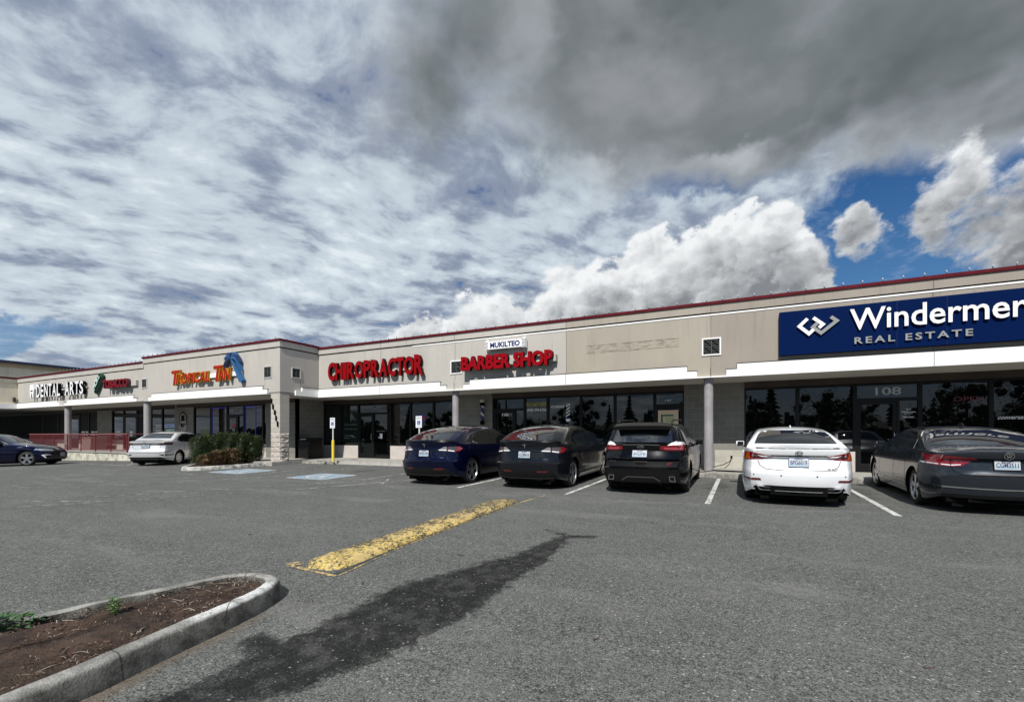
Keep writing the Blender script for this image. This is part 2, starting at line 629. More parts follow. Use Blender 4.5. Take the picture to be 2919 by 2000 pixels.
def f_asphalt(b, p):
    P = wpos(b)
    x, y, z = b.sep(P)
    sp = b.noise(P, 95, 3, .75)
    grain = b.voro(P, 130)
    chip = b.voro(P, 58, out='Color')
    cr, cg, cb = b.sep(chip)
    vd = b.voro(P, 58)
    big = b.noise(P, .35, 5, .6)
    mid = b.noise(P, 2.3, 4, .6)
    streak = b.noise(b.vec(x * .35, y * 2.2, 0.0), 1.1, 4, .6)
    s2 = b.noise(P, 34, 3, .7)
    s3 = b.noise(P, 13, 3, .7)
    k = .70 + (sp - .5) * 4.2 + (s2 - .5) * 1.8 + (s3 - .5) * .6 + b.ss(grain, .1, .6) * .12 + (big - .5) * .34 + (mid - .5) * .26 + (streak - .5) * .22
    c = b.scale(b.mix(1.0, (.138, .141, .132), (.138, .141, .132)), k.max(.16))
    fleck = b.ss(cr, .90, .94) * b.ss(vd, .40, .22)
    fleck2 = b.ss(cg, .985, .995) * b.ss(vd, .6, .4)
    c = b.mix(fleck * .60, c, (.42, .42, .40))
    c = b.mix(fleck2 * .55, c, (.50, .50, .48))
    pit = b.ss(cb, .93, .97) * b.ss(vd, .45, .2)
    c = b.mix(pit * .7, c, (.030, .030, .031))
    # sealed crack, oil drips in the bays and paler worn wheel paths
    crk = b.ss((b.noise(b.vec(x * .5, y * .5, 60.0), .9, 6, .62) - .5).abs(), .0035, .0012) * b.ss(b.noise(P, .25, 2, .5), .48, .56)
    c = b.mix(crk * .6, c, (.045, .045, .045))
    oilx = b.m('FRACT', (x + 20.53 + 1.43) / 2.86)
    oil = b.ss((((oilx - .5) * 2.86) * ((oilx - .5) * 2.86) * 3.0 + (y - 12.6) * (y - 12.6) * .5).sqrt() + (b.noise(P, 2.6, 5, .7) - .5) * 2.4, .75, .15)
    c = b.mix(oil * .55, c, (.045, .043, .040))
    pale = b.ss(b.noise(b.vec(x * .5, y * 1.4, 77.0), .8, 5, .6), .55, .70)
    c = b.mix(pale * .28, c, (.215, .212, .20))
    # hairline seams and tyre scuffs
    scuff = b.ss(b.noise(b.vec(x * .9 + y * .2, y * 3.5, 4.0), .9, 5, .7), .66, .78) * b.ss(y, 8.2, 9.6) * b.ss(y, 12.0, 10.0)
    c = b.mix(scuff * .35, c, (.20, .195, .16))
    # wet run-off: a chain of overlapping soft segments, ragged by noise
    wn = b.noise(P, 1.3, 5, .65)
    wn2 = b.noise(P, 6.5, 4, .7)
    wx = x + (b.noise(b.vec(x, y, 8.0), 1.0, 3, .5) - .5) * .22
    wy = y
    best = None
    chain = [((-2.95, .5), .22), ((-2.70, 1.35), .17), ((-2.48, 1.95), .33), ((-2.42, 2.6), .43), ((-2.36, 3.3), .46), ((-2.30, 4.0), .38),
             ((-2.12, 4.8), .25), ((-2.10, 5.5), .15), ((-2.10, 6.0), .10)]
    extra = [(((-2.10, 6.0), .08), ((-2.50, 6.26), .04)), (((-2.06, 6.0), .09), ((-1.80, 6.10), .04)), (((-2.6, 2.05), .16), ((-3.02, 2.10), .04))]
    segs = [(chain[i], chain[i + 1]) for i in range(len(chain) - 1)] + extra
    for (p0, r0), (p1, r1) in segs:
        ex, ey = p1[0] - p0[0], p1[1] - p0[1]
        L2 = ex * ex + ey * ey
        t = ((wx - p0[0]) * (ex / L2) + (wy - p0[1]) * (ey / L2)).clamp()
        qx = wx - p0[0] - t * ex
        qy = wy - p0[1] - t * ey
        d = (qx * qx + qy * qy).sqrt() - (t * (r1 - r0) + r0)
        best = d if best is None else best.min(d)
    wd = best + (wn - .5) * .46 + (wn2 - .5) * .30 + (b.noise(b.vec(x * 1.2, y * .6, 3.0), 22, 3, .7) - .5) * .16
    wet = b.ss(wd, .03, -.07) * (.72 + b.ss(wn2, .38, .56) * .28)
    c = b.mix(wet, c, b.scale(c, .15))
    c = b.mix(wet * fleck2.max(fleck * .5), c, (.22, .22, .21))
    # soil washed out beside the kerb
    soil = b.ss(((x + 3.16 + (y - 1.2) * .20).abs() + (wn - .5) * .25), .12, .0) * b.ss(y, 2.6, 2.2)
    c = b.mix(soil * .5, c, (.13, .095, .06))
    b.link(c, p.inputs['Base Color'])
    b.link(.90 - wet * .15, p.inputs['Roughness'])
    p.inputs['Specular IOR Level'].default_value = .15
    bump(b, p, sp * .7 + b.ss(vd, .5, .1) * .4, .006, .8)


def f_noise(base, base2, scale=8, lo=.35, hi=.65, bd=0.0, detail=5, fine=0.15):
    def fn(b, p):
        P = wpos(b)
        n = b.noise(P, scale, detail, .65)
        nf = b.noise(P, scale * 9, 3, .7)
        c = b.scale(b.mix(b.ss(n, lo, hi), base, base2), 1.0 + (nf - .5) * 2 * fine)
        b.link(c, p.inputs['Base Color'])
        if bd:
            bump(b, p, nf * .6 + n * .4, bd, .9)
    return fn


def f_worn(paint, lo=.44, hi=.56, scale=22, under=(.09, .09, .09)):
    """road paint worn through to the asphalt"""
    def fn(b, p):
        P = wpos(b)
        n = b.noise(P, scale, 5, .75)
        n2 = b.noise(P, 2.1, 3, .6)
        nf = b.noise(P, 120, 2, .7)
        f = b.ss(n + (n2 - .5) * .35, lo, hi)
        c = b.scale(b.mix(f, under, paint), .85 + nf * .3)
        b.link(c, p.inputs['Base Color'])
        bump(b, p, nf, .003, .6)
    return fn


M = {}
M['asphalt'] = mat('asphalt', fn=f_asphalt)
M['stucco_pale'] = mat('stucco_pale', rough=.9, fn=f_stucco((.455, .428, .385)))
M['stucco_tan'] = mat('stucco_tan', rough=.9, fn=f_stucco((.37, .335, .275), stain=1.0, ghost=True))
M['stucco_taupe'] = mat('stucco_taupe', rough=.9, fn=f_stucco((.325, .285, .24)))
M['stucco_cream'] = mat('stucco_cream', rough=.9, fn=f_stucco((.72, .66, .52)))
M['stucco_yellow'] = mat('stucco_yellow', rough=.9, fn=f_stucco((.52, .43, .28)))
def f_trim(b, p):
    P = wpos(b)
    x, y, z = b.sep(P)
    st = b.noise(b.vec(x * 7, y * 7, z * .6), 1.5, 5, .7)
    mid = b.noise(P, 1.1, 4, .6)
    c = b.scale(b.mix(1.0, (.86, .855, .83), (.86, .855, .83)), 1.0 - b.ss(st, .50, .78) * .20 - b.ss(mid, .45, .75) * .07)
    b.link(c, p.inputs['Base Color'])


M['trim_white'] = mat('trim_white', rough=.8, fn=f_trim)
M['cap_red'] = mat('cap_red', rough=.6, spec=.12, fn=f_noise((.085, .005, .010), (.11, .008, .014), 3.0, fine=.05))
M['cap_blue'] = mat('cap_blue', (.012, .02, .07), .4)
M['dark_gap'] = mat('dark_gap', (.008, .007, .007), .9, spec=.1)
M['joint'] = mat('joint', (.12, .11, .10), .9)
M['soffit'] = mat('soffit', rough=.85, fn=f_noise((.40, .38, .35), (.46, .44, .40), 1.5, fine=.05))
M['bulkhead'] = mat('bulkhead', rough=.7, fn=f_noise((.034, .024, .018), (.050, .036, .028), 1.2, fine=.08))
M['block_x'] = mat('block_x', rough=.92, fn=f_block('x'))
M['block_y'] = mat('block_y', rough=.92, fn=f_block('y'))
M['block_sunlit'] = mat('block_sunlit', rough=.92, fn=f_block('x', (.44, .42, .36), mort=(.46, .44, .38)))
M['split_x'] = mat('split_x', rough=.95, fn=f_block('x', (.50, .46, .41), mort=(.40, .37, .33), ox=.05))
M['split_y'] = mat('split_y', rough=.95, fn=f_block('y', (.45, .41, .36), mort=(.36, .33, .29), ox=.05))
M['column'] = mat('column', rough=.6, fn=f_noise((.27, .255, .262), (.335, .315, .32), 2.2, fine=.06))
M['column_grey'] = mat('column_grey', rough=.6, fn=f_noise((.27, .26, .26), (.32, .31, .305), 2.2, fine=.06))
M['lowwall'] = mat('lowwall', rough=.85, fn=f_noise((.46, .42, .385), (.52, .48, .44), 2.0, fine=.07))
M['frame_dark'] = mat('frame_dark', (.006, .006, .006), .45, spec=.25)
M['frame_edge'] = mat('frame_edge', (.10, .10, .10), .4, .5)


def f_glass(b, p):
    P = wpos(b)
    n = b.noise(P, .8, 2, .5)
    bump(b, p, n, .010, .18)


M['shop_glass'] = mat('shop_glass', (.0015, .002, .002), .01, spec=.5, ior=1.60, fn=f_glass)
M['shop_glass_green'] = mat('shop_glass_green', (.016, .024, .021), .03, spec=.6, ior=1.55, fn=f_glass)
M['interior'] = mat('interior', (.01, .01, .01), .9)
M['concrete'] = mat('concrete', rough=.92, fn=f_noise((.30, .29, .26), (.40, .385, .35), 5.0, bd=.004, fine=.22))
M['concrete_old'] = mat('concrete_old', rough=.95, fn=f_noise((.17, .165, .145), (.33, .32, .29), 6.0, lo=.38, hi=.62, bd=.010, fine=.45))
M['kerb_top'] = mat('kerb_top', rough=.95, fn=f_noise((.32, .31, .28), (.50, .48, .45), 5.0, bd=.006, fine=.30))
M['kerb_pale'] = mat('kerb_pale', rough=.95, fn=f_noise((.30, .29, .22), (.62, .60, .50), 3.0, bd=.008, fine=.22))
M['paint_line'] = mat('paint_line', rough=.8, fn=f_worn((.60, .60, .57), .36, .54, 14))
M['paint_faint'] = mat('paint_faint', rough=.8, fn=f_worn((.42, .42, .40), .46, .60, 9))
M['paint_blue'] = mat('paint_blue', rough=.8, fn=f_worn((.10, .25, .40), .42, .62, 7, under=(.30, .33, .34)))
M['paint_white'] = mat('paint_white', rough=.8, fn=f_worn((.62, .63, .62), .34, .52, 14))
M['metal'] = mat('metal', (.55, .55, .55), .3, 1.0)
M['plastic_black'] = mat('plastic_black', (.006, .006, .006), .45, spec=.25)
M['matte_black'] = mat('matte_black', (.004, .004, .004), .9, spec=.08)
M['white_sign'] = mat('white_sign', (.80, .81, .82), .4)

# ================================================================ ground
def ground():
    xs = [-400, -120, -70, -50, -44, -40, -36, -34, -31, -28.5, -27, -22, -16, -10, -6, -3, 0, 4, 8, 14, 20, 40, 120, 400]
    ys = [-400, -150, -60, -20, -8, -3, -1.12, 0, 2, 4, 8, 11, 13, YC, 17.2, 30, 60, 160, 400]
    mb = MB()
    mb.v = [(x, y, gz(x, y)) for y in ys for x in xs]
    nx = len(xs)
    for j in range(len(ys) - 1):
        for i in range(nx - 1):
            mb.f.append((j * nx + i, j * nx + i + 1, (j + 1) * nx + i + 1, (j + 1) * nx + i))
            mb.mi.append(0)
    return struct(mk('asphalt_ground', mb, M['asphalt']))


ground()


def sheet(poly, h=.004):
    """thin polygon draped on the lot (convex, x/y points)"""
    return [(x, y, gz(x, y) + h) for x, y in poly]


def line_poly(mb, a, c, w, h=.004):
    a, c = Vector(a), Vector(c)
    d = (c - a)
    n = max(1, int(d.length / 1.2))
    p = Vector((-d.y, d.x)).normalized() * w / 2
    vs = []
    for k in range(n + 1):
        q = a + d * k / n
        vs += [(*(q + p), gz(*(q + p)) + h), (*(q - p), gz(*(q - p)) + h)]
    mb.add(vs, [(2 * k, 2 * k + 1, 2 * k + 3, 2 * k + 2) for k in range(n)])


mb = MB()
for x0, y0, x1, y1 in ((-9.2, 11.6, -9.2, 14.2), (-6.27, 9.70, -6.33, 14.35), (-3.43, 9.62, -3.43, 14.45), (-.55, 9.5, -.53, 14.4), (2.29, 9.42, 2.27, 14.45), (5.12, 9.4, 5.12, 14.4)):
    line_poly(mb, adj((x0, y0)), adj((x1, y1)), .10)
struct(mk('parking_lines', mb, M['paint_line']))
mb = MB()
S_ = [((-17.54, 5.01), (-17.09, 6.43), .05), ((-16.77, 6.07), (-16.67, 6.92), .07), ((-17.33, 5.01), (-15.45, 5.77), .06), ((-15.45, 5.77), (-14.22, 7.69), .06),
      ((-15.7, 8.12), (-14.27, 9.58), .06), ((-13.81, 8.56), (-13.13, 9.54), .08), ((-14.45, 9.7), (-14.7, 14.3), .08), ((-13.13, 9.54), (-13.3, 14.4), .08),
      ((-13.54, 4.17), (-11.75, 4.88), .06), ((-12.64, 3.61), (-11.75, 4.88), .05), ((-11.75, 4.88), (-10.53, 6.79), .06), ((-12.92, 5.09), (-12.07, 6.16), .07),
      ((-12.37, 5.99), (-11.79, 6.98), .05), ((-11.86, 7.03), (-9.85, 7.66), .05), ((-11.09, 7.9), (-10.23, 8.7), .05), ((-10.44, 8.75), (-9.67, 9.76), .07),
      ((-9.85, 7.66), (-8.47, 10.58), .07), ((-9.77, 9.72), (-9.95, 12.53), .08), ((-9.67, 9.76), (-8.86, 9.85), .07), ((-8.49, 9.44), (-9.27, 10.62), .07),
      ((-27.8, 10.18), (-23.33, 10.4), .10), ((-23.33, 10.4), (-25.08, 11.48), .10), ((-17.6, 9.3), (-16.2, 9.1), .06)]
for a, c, w in S_:
    line_poly(mb, adj(a), adj(c), w)
struct(mk('faded_parking_lines', mb, M['paint_faint']))
# scrap of old white paint in the foreground
mb = MB()
mb.add(sheet([(-.13, 1.95), (.02, 1.97), (.04, 2.42), (-.11, 2.40)]), [(0, 1, 2, 3)])
M['paint_scrap'] = mat('paint_scrap', rough=.8, fn=f_worn((.66, .66, .64), .47, .54, 38, under=(.10, .10, .10)))
struct(mk('worn_paint_patch', mb, M['paint_scrap']))


def wheelchair(mb, T):
    """access symbol in unit square [-.5,.5]^2 through mapping T(x, y)->point; flat strips"""
    def strip(pts, w):
        vs = []
        for k, p in enumerate(pts):
            a = Vector(pts[max(k - 1, 0)])
            c = Vector(pts[min(k + 1, len(pts) - 1)])
            d = (c - a).normalized()
            n = Vector((-d.y, d.x)) * w / 2
            p = Vector(p)
            vs += [T(*(p + n)), T(*(p - n))]
        mb.add(vs, [(2 * k, 2 * k + 1, 2 * k + 3, 2 * k + 2) for k in range(len(pts) - 1)])
    strip([(-.04 + .22 * math.cos(R(a)), -.14 + .22 * math.sin(R(a))) for a in range(115, 400, 19)], .07)
    strip([(-.06, .22), (-.04, -.02), (.16, -.04), (.25, -.30), (.34, -.27)], .075)
    strip([(-.05, .10), (.14, .09)], .055)
    mb.add([T(-.07 + .065 * math.cos(R(a)), .33 + .065 * math.sin(R(a))) for a in range(0, 360, 45)], [tuple(range(8))])


HC_G = 'painted wheelchair access pads'
for (x0, x1, y0, y1, lab) in ((-12.65, -11.2, 9.9, 11.2, 'worn blue wheelchair square painted on the asphalt nearest the blue crossover'),
                              (-17.0, -15.4, 10.1, 11.45, 'worn blue wheelchair square painted on the asphalt beside the hedge island')):
    t = thing('access_pad', lab, 'road marking', ((x0 + x1) / 2, (y0 + y1) / 2, 0), 0, HC_G)
    mb = MB()
    mb.add(sheet([(x0, y0), (x1, y0), (x1, y1), (x0, y1)]), [(0, 1, 2, 3)])
    mk('blue_square', mb, M['paint_blue'], t)
    mb = MB()
    sx = (x1 - x0) * .9
    wheelchair(mb, lambda u, v: ((x0 + x1) / 2 + u * sx, (y0 + y1) / 2 + v * (y1 - y0) * .95, gz((x0 + x1) / 2, (y0 + y1) / 2 + v * (y1 - y0) * .95) + .0085))
    mk('wheelchair_symbol', mb, M['paint_white'], t)
    mb = MB()
    e = .06
    for q in ([(x0 - e, y0 - e), (x1 + e, y0 - e), (x1 + e, y0), (x0 - e, y0)], [(x0 - e, y1), (x1 + e, y1), (x1 + e, y1 + e), (x0 - e, y1 + e)],
              [(x0 - e, y0), (x0, y0), (x0, y1), (x0 - e, y1)], [(x1, y0), (x1 + e, y0), (x1 + e, y1), (x1, y1)]):
        mb.add(sheet(q, .0045), [(0, 1, 2, 3)])
    mk('white_border', mb, M['paint_white'], t)

# ---------------------------------------------------------------- yellow asphalt berm
def f_yellow(b, p):
    P = wpos(b)
    x, y, z = b.sep(P)
    n = b.noise(b.vec(x * 1.0, y * .55, z), 26, 5, .78)
    n2 = b.noise(P, 3.0, 4, .65)
    nf = b.noise(P, 110, 3, .7)
    side = b.ss(x + (y - 3.4) * -.055, -4.0, -4.35)
    n9 = b.noise(b.vec(x, y * .7, z), 60, 4, .8)
    f = b.ss(n * .6 + n9 * .4 + (n2 - .5) * .30 - side * .05, .445, .515)
    pc = b.mix(b.ss(n2, .3, .7), (.72, .52, .12), (.55, .41, .17))
    c = b.mix(f, (.055, .052, .048), pc)
    c = b.scale(c, .78 + nf * .45)
    b.link(c, p.inputs['Base Color'])
    bump(b, p, n * .5 + nf * .5, .012, 1.0)


M['yellow_paint'] = mat('yellow_paint', rough=.8, fn=f_yellow)
M['tar'] = mat('tar', rough=.7, fn=f_noise((.03, .03, .03), (.075, .072, .068), 20, bd=.004, fine=.3))
t = thing('yellow_kerb', 'low humped kerb with worn yellow paint lying on open asphalt', 'kerb', (-4.0, 6, gz(-4, 6)))
rr = random.Random(3)
NS = 70
vs, fs = [], []
prof = [(-.29, 0), (-.27, .026), (-.21, .045), (-.10, .056), (.04, .059), (.17, .052), (.245, .036), (.275, 0)]
for k in range(NS + 1):
    f = k / NS
    y = 3.46 + f * 5.2
    cx = -3.99 - .30 * f ** .8
    endr = min(1, (1 - (1 - min(1, f / .045)) ** 2)) * (1 - max(0, (f - .93) / .07) ** 2.2)
    w = (.94 + .05 * math.sin(f * 17) + rr.uniform(-.015, .015)) * (.55 + .45 * endr) * (1.0 - .06 * f)
    for i, (px, pz) in enumerate(prof):
        vs.append((cx + px * w * 1.06 + rr.uniform(-.013, .013), y + (.02 * rr.uniform(-1, 1)), gz(cx, y) + pz * max(.05, endr) * (1 + rr.uniform(-.06, .06)) - (.01 if i in (0, 7) else 0)))
n = len(prof)
for k in range(NS):
    for i in range(n - 1):
        fs.append((k * n + i, k * n + i + 1, (k + 1) * n + i + 1, (k + 1) * n + i))
fs += [tuple(range(n)), tuple(range(NS * n + n - 1, NS * n - 1, -1))]
mk('painted_hump', MB().add(vs, fs), M['yellow_paint'], t, smooth=50)
mb = MB()
line_poly(mb, (-3.68, 3.42), (-3.84, 4.6), .06, .005)
line_poly(mb, (-3.84, 4.6), (-4.0, 8.4), .05, .005)
mk('tar_edge', mb, M['tar'], t)
mb = MB()
line_poly(mb, (-4.38, 3.42), (-3.62, 3.36), .045, .006)
line_poly(mb, (-3.60, 3.38), (-3.79, 4.6), .022, .0055)
line_poly(mb, (-3.79, 4.6), (-3.95, 8.4), .018, .0055)
line_poly(mb, (-3.95, 8.4), (-3.86, 9.5), .045, .0055)
mb.add(sheet([(-4.48, 3.46), (-4.32, 3.40), (-4.25, 3.52), (-4.36, 3.60)], .0065), [(0, 1, 2, 3)])
M['yellow_thin'] = mat('yellow_thin', rough=.8, fn=f_worn((.62, .43, .14), .45, .56, 22))
mk('paint_overspray', mb, M['yellow_thin'], t)

# ---------------------------------------------------------------- walkways and kerbs
mb = MB()
mb.box(-15.9, 30, YC + .16, 17.0, -.3, .13)
struct(mk('walkway', mb, M['concrete']))
mb = MB()
# front kerb, a separate pour with rounded nose
def kerb_run(mb, x0, x1, y, zt):
    pf = [(y, -.3), (y, zt - .03), (y + .012, zt - .008), (y + .035, zt), (y + .15, zt), (y + .15, -.3)]
    n = max(1, int((x1 - x0) / 3))
    for k in range(n):
        a, c = x0 + (x1 - x0) * k / n, x0 + (x1 - x0) * (k + 1) / n
        mb.prism(pf, a + .004, c - .004, 'x')
kerb_run(mb, -12.0, 30, YC, .138)
kerb_run(mb, -17.3, -15.9, YC, .138)
struct(mk('walkway_kerb', mb, M['concrete_old']))
mb = MB()   # flush access ramp between the two disabled stalls
mb.add([(-15.9, YC - .1, .004), (-12.0, YC - .1, .004), (-12.3, YC + 1.2, .132), (-15.6, YC + 1.2, .132)], [(0, 1, 2, 3)])
mb.box(-15.9, -12.0, YC + 1.2, 17.0, -.2, .1315)
mb.add([(-12.0, YC - .1, .004), (-12.0, YC + 1.2, .134), (-12.3, YC + 1.2, .132)], [(0, 1, 2)])
mb.add([(-15.9, YC - .1, .004), (-15.9, YC + 1.2, .134), (-15.6, YC + 1.2, .132)], [(0, 1, 2)])
struct(mk('access_ramp', mb, M['concrete']))
mb = MB()
mb.box(-26, -17.3, 12.75, 17.0, -.3, .13)
mb.box(-17.3, -15.9, YC + .16, 17.0, -.3, .131)
struct(mk('corner_walkway', mb, M['concrete']))
mb = MB()
mb.prism([(-26, -.3), (-26, .13), (-28.2, .315), (-60, .33), (-60, -.5)], 12.45, 15.4, 'y')
struct(mk('raised_walkway', mb, M['kerb_pale']))
mb = MB()
mb.prism([(-26, .132), (-28.2, .318), (-60, .333), (-60, .365), (-28.2, .350), (-26, .16)], 12.40, 15.38, 'y')
struct(mk('raised_walkway_slab', mb, M['concrete']))

# ================================================================ the shopping centre building
BLD = thing('shopping_centre_building', 'long single-storey stucco shopping building with red roof edge and white trim band', 'building', (-17, 16, 0))
XR = 24.0
YF, YT = 15.2, 13.2      # fascia planes
WR, WT = 16.97, 15.3     # shop-front wall planes
XC = -17.4               # side face of the forward part
XD = -27.91              # where the parapet steps down
XL = -43.4

# upper walls (stucco)
def fascia(name, x0, x1, y, z0, z1, m, grv, proud=.045, parent=BLD):
    mb = MB()
    mb.box(x0, x1, y, y + .3, z0, grv - .035)
    mb.box(x0, x1, y - proud, y + .3, grv + .012, z1)
    mb.box(x0, x1, y + .02, y + .28, grv - .035, grv + .012)
    return mk(name, mb, m, parent)


fascia('fascia_wall', XC, -5.39, YF, 2.99, 5.16, M['stucco_pale'], 4.92)
fascia('fascia_wall', -5.38, -.79, YF, 2.99, 5.16, M['stucco_tan'], 4.915)
fascia('fascia_wall', -.78, XR, YF, 2.99, 5.16, M['stucco_taupe'], 4.905)
fascia('fascia_wall', XD, XC - .3, YT, 3.0, 5.22, M['stucco_pale'], 4.96)
mb = MB()   # side face of the forward part
mb.box(XC - .3, XC, YT + .0, YF + .3, 3.0, 4.925)
mb.box(XC - .3, XC + .045, YT - .045, YF - .046, 4.972, 5.22)
mb.box(XC - .28, XC - .02, YT + .02, YF, 4.925, 4.972)
mk('fascia_side_wall', mb, M['stucco_pale'], BLD)
fascia('fascia_wall', XL, XD - .001, YT + .02, 3.02, 5.0, M['stucco_pale'], 4.73)

# white line under the groove on the right-hand part, dark groove shadow everywhere
mb = MB()
mb.box(-12.0, XR, YF - .014, YF, 4.838, 4.884)
mk('trim_line', mb, M['trim_white'], BLD)

# red metal cap
mb = MB()
mb.box(XC + .05, XR, YF - .085, YF + .36, 5.161, 5.245)
mb.box(XC - .35, XC + .085, YT - .085, YF - .086, 5.221, 5.305)
mb.box(XC - .35, XC + .049, YF - .085, YF + .36, 5.2215, 5.304)
mb.box(XD - .06, XC - .351, YT - .085, YT + .36, 5.221, 5.305)
mb.box(XL, XD - .061, YT - .065, YT + .38, 5.001, 5.085)
mk('roof_cap', mb, M['cap_red'], BLD)
# roof body behind the parapet
mb = MB()
mb.box(XC, XR, YF + .3, 30, 2.98, 4.8)
mb.box(XL, XC - .3, YT + .33, 30, 3.02, 4.7)
mk('roof', mb, M['joint'], BLD)


def band(mb, x0, x1, y, zb, zt, mid=None, lo=0, hi=0, thin=None):
    """white trim; stepped ends. lo / hi: this end steps down (True)"""
    st = .29
    zm = zb + (zt - zb) * .58
    a = x0 + (st if lo else 0)
    c = x1 - (st if hi else 0)
    mb.box(a, c, y - .08, y - .001, zb, zt)
    if lo:
        mb.box(x0, a - .0005, y - .08, y - .001, zb, zm)
    if hi:
        mb.box(c + .0005, x1, y - .08, y - .001, zb, zm)


mb = MB()
ZB, ZT = 2.965, 3.335
band(mb, XC + .081, -10.32, YF, ZB, ZT, hi=1)
mb.box(-10.3195, -9.5205, YF - .08, YF - .001, ZB, 3.005)
band(mb, -9.52, -1.17, YF, ZB, ZT, lo=1, hi=1)
mb.box(-1.1695, -.3605, YF - .08, YF - .001, ZB, 3.005)
band(mb, -.36, 8.03, YF, ZB, ZT, lo=1, hi=1)
mb.box(8.03, XR, YF - .08, YF - .001, ZB, ZT - .002)
mk('trim_band', mb, M['trim_white'], BLD)
mb = MB()
band(mb, -27.32, -18.12, YT, 3.0, 3.35, lo=1, hi=1)
band(mb, -36.55, -28.5, YT + .02, 3.02, 3.36, lo=1, hi=1)
band(mb, XL, -37.2, YT + .02, 3.02, 3.36, hi=1)
mb.box(-37.2, -36.55, YT - .06, YT + .019, 3.02, 3.05)
mk('trim_band', mb, M['trim_white'], BLD)
mb = MB()   # band round the side face
mb.box(XC + .001, XC + .08, 14.25, YF - .001, 2.965, 3.335)
mb.box(XC + .001, XC + .08, 13.92, 14.249, 2.965, 3.18)
mk('trim_band', mb, M['trim_white'], BLD)
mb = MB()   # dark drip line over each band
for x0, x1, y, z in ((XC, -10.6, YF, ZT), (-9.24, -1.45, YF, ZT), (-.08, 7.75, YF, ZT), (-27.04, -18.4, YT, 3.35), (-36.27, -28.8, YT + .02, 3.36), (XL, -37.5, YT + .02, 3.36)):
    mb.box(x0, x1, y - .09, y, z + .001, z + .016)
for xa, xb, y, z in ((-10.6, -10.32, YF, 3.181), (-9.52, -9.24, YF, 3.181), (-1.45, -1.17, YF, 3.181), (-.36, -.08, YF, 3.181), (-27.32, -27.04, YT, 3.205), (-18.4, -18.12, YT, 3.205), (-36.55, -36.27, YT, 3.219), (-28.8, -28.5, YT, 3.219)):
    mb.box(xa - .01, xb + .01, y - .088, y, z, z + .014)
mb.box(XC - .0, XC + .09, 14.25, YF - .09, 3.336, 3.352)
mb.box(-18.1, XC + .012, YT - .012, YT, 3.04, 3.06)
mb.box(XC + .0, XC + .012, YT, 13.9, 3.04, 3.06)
# dark strips painted in as the shade of the recessed groove
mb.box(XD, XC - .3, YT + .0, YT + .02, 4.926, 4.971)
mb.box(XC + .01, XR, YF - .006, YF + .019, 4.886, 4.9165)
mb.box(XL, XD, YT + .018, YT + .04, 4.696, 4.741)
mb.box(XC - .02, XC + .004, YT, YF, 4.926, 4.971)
mk('drip_edge_groove_shade', mb, M['dark_gap'], BLD)
for x in (-13.69, -9.95, -5.385, -.785, 4.38):
    mb = MB()
    mb.box(x - .007, x + .007, YF - .003, YF + .01, 3.35, 4.83)
    mb.box(x - .007, x + .007, YF - .048, YF - .04, 4.93, 5.16)
    mb.box(x - .006, x + .006, YF - .083, YF - .075, 2.97, 3.33)
    mk('control_joint', mb, M['joint'], BLD)
mk('control_joint', MB().box(-18.36, -18.35, YT - .003, YT + .01, 3.36, 3.66), M['joint'], BLD)
mk('control_joint', MB().box(XC - .01, XC + .003, 14.20, 14.212, 3.34, 3.7), M['joint'], BLD)
mk('corner_joint', MB().box(XC - .001, XC + .006, YF - .012, YF, 3.0, 5.0), M['joint'], BLD)

# soffits
mb = MB()
mb.box(XC + .0, XR, YF + .001, WR + .2, 2.975, 2.989)
mk('soffit', mb, M['soffit'], BLD)
mb = MB()
mb.box(XL - 12, XC - .001, YT + .002, WT + 1.9, 3.001, 3.019)
mb.box(XL - 12, XD, YT - .05, YT + .0, 3.021, 3.03)
mk('soffit', mb, M['soffit'], BLD)

# soffit light can over the far shop
mb = MB()
mb.lathe([(0, .0), (0, .10), (-.05, .10), (-.055, .07), (-.055, 0)], (-39.2, 14.6, 3.0), 'z', 16)
mk('ceiling_lamp', mb, M['white_sign'], BLD)

# ---- louvred vents
def vent(c, sx, y, face='y'):
    """square grille with a white frame; c=(x or y centre, z)"""
    def T(a, d, z):      # a along the wall, d out of the wall
        return (a, y - d, z) if face == 'y' else (y + d, a, z)
    def bx(mb, a0, a1, d0, d1, z0, z1):
        vs = [T(a, d, z) for z in (z0, z1) for d in (d0, d1) for a in (a0, a1)]
        mb.add(vs, [(0, 2, 3, 1), (4, 5, 7, 6), (0, 1, 5, 4), (2, 6, 7, 3), (0, 4, 6, 2), (1, 3, 7, 5)])
    h = sx / 2
    a, z = c
    f = MB()
    w = .038
    bx(f, a - h, a + h, .001, .03, z + h - w, z + h)
    bx(f, a - h, a + h, .001, .03, z - h, z - h + w)
    bx(f, a - h, a - h + w, .001, .03, z - h + w, z + h - w)
    bx(f, a + h - w, a + h, .001, .03, z - h + w, z + h - w)
    v = mk('wall_vent', f, M['trim_white'] if (y == YF) else M['vent_frame'], BLD)
    g = MB()
    bx(g, a - h + w, a + h - w, .001, .004, z - h + w, z + h - w)
    k = mk('backing', g, M['dark_gap'], v, local=True)
    k.location = (0, 0, 0)
    g = MB()
    nsl = 9
    for i in range(nsl):
        zz = z - h + w + (2 * h - 2 * w) * (i + .5) / nsl
        for j in range(9):
            aa = a - h + w + (2 * h - 2 * w) * (j + .5) / 9
            if (i * 7 + j * 3) % 4:
                bx(g, aa - .018, aa + .018, .006, .014, zz - .012, zz + .010)
    bx(g, a - .009, a + .009, .004, .02, z - h + w, z + h - w)
    bx(g, a - h + w, a + h - w, .004, .018, z - .008, z + .008)
    k = mk('grille', g, M['vent_grey'], v, local=True)
    k.location = (0, 0, 0)


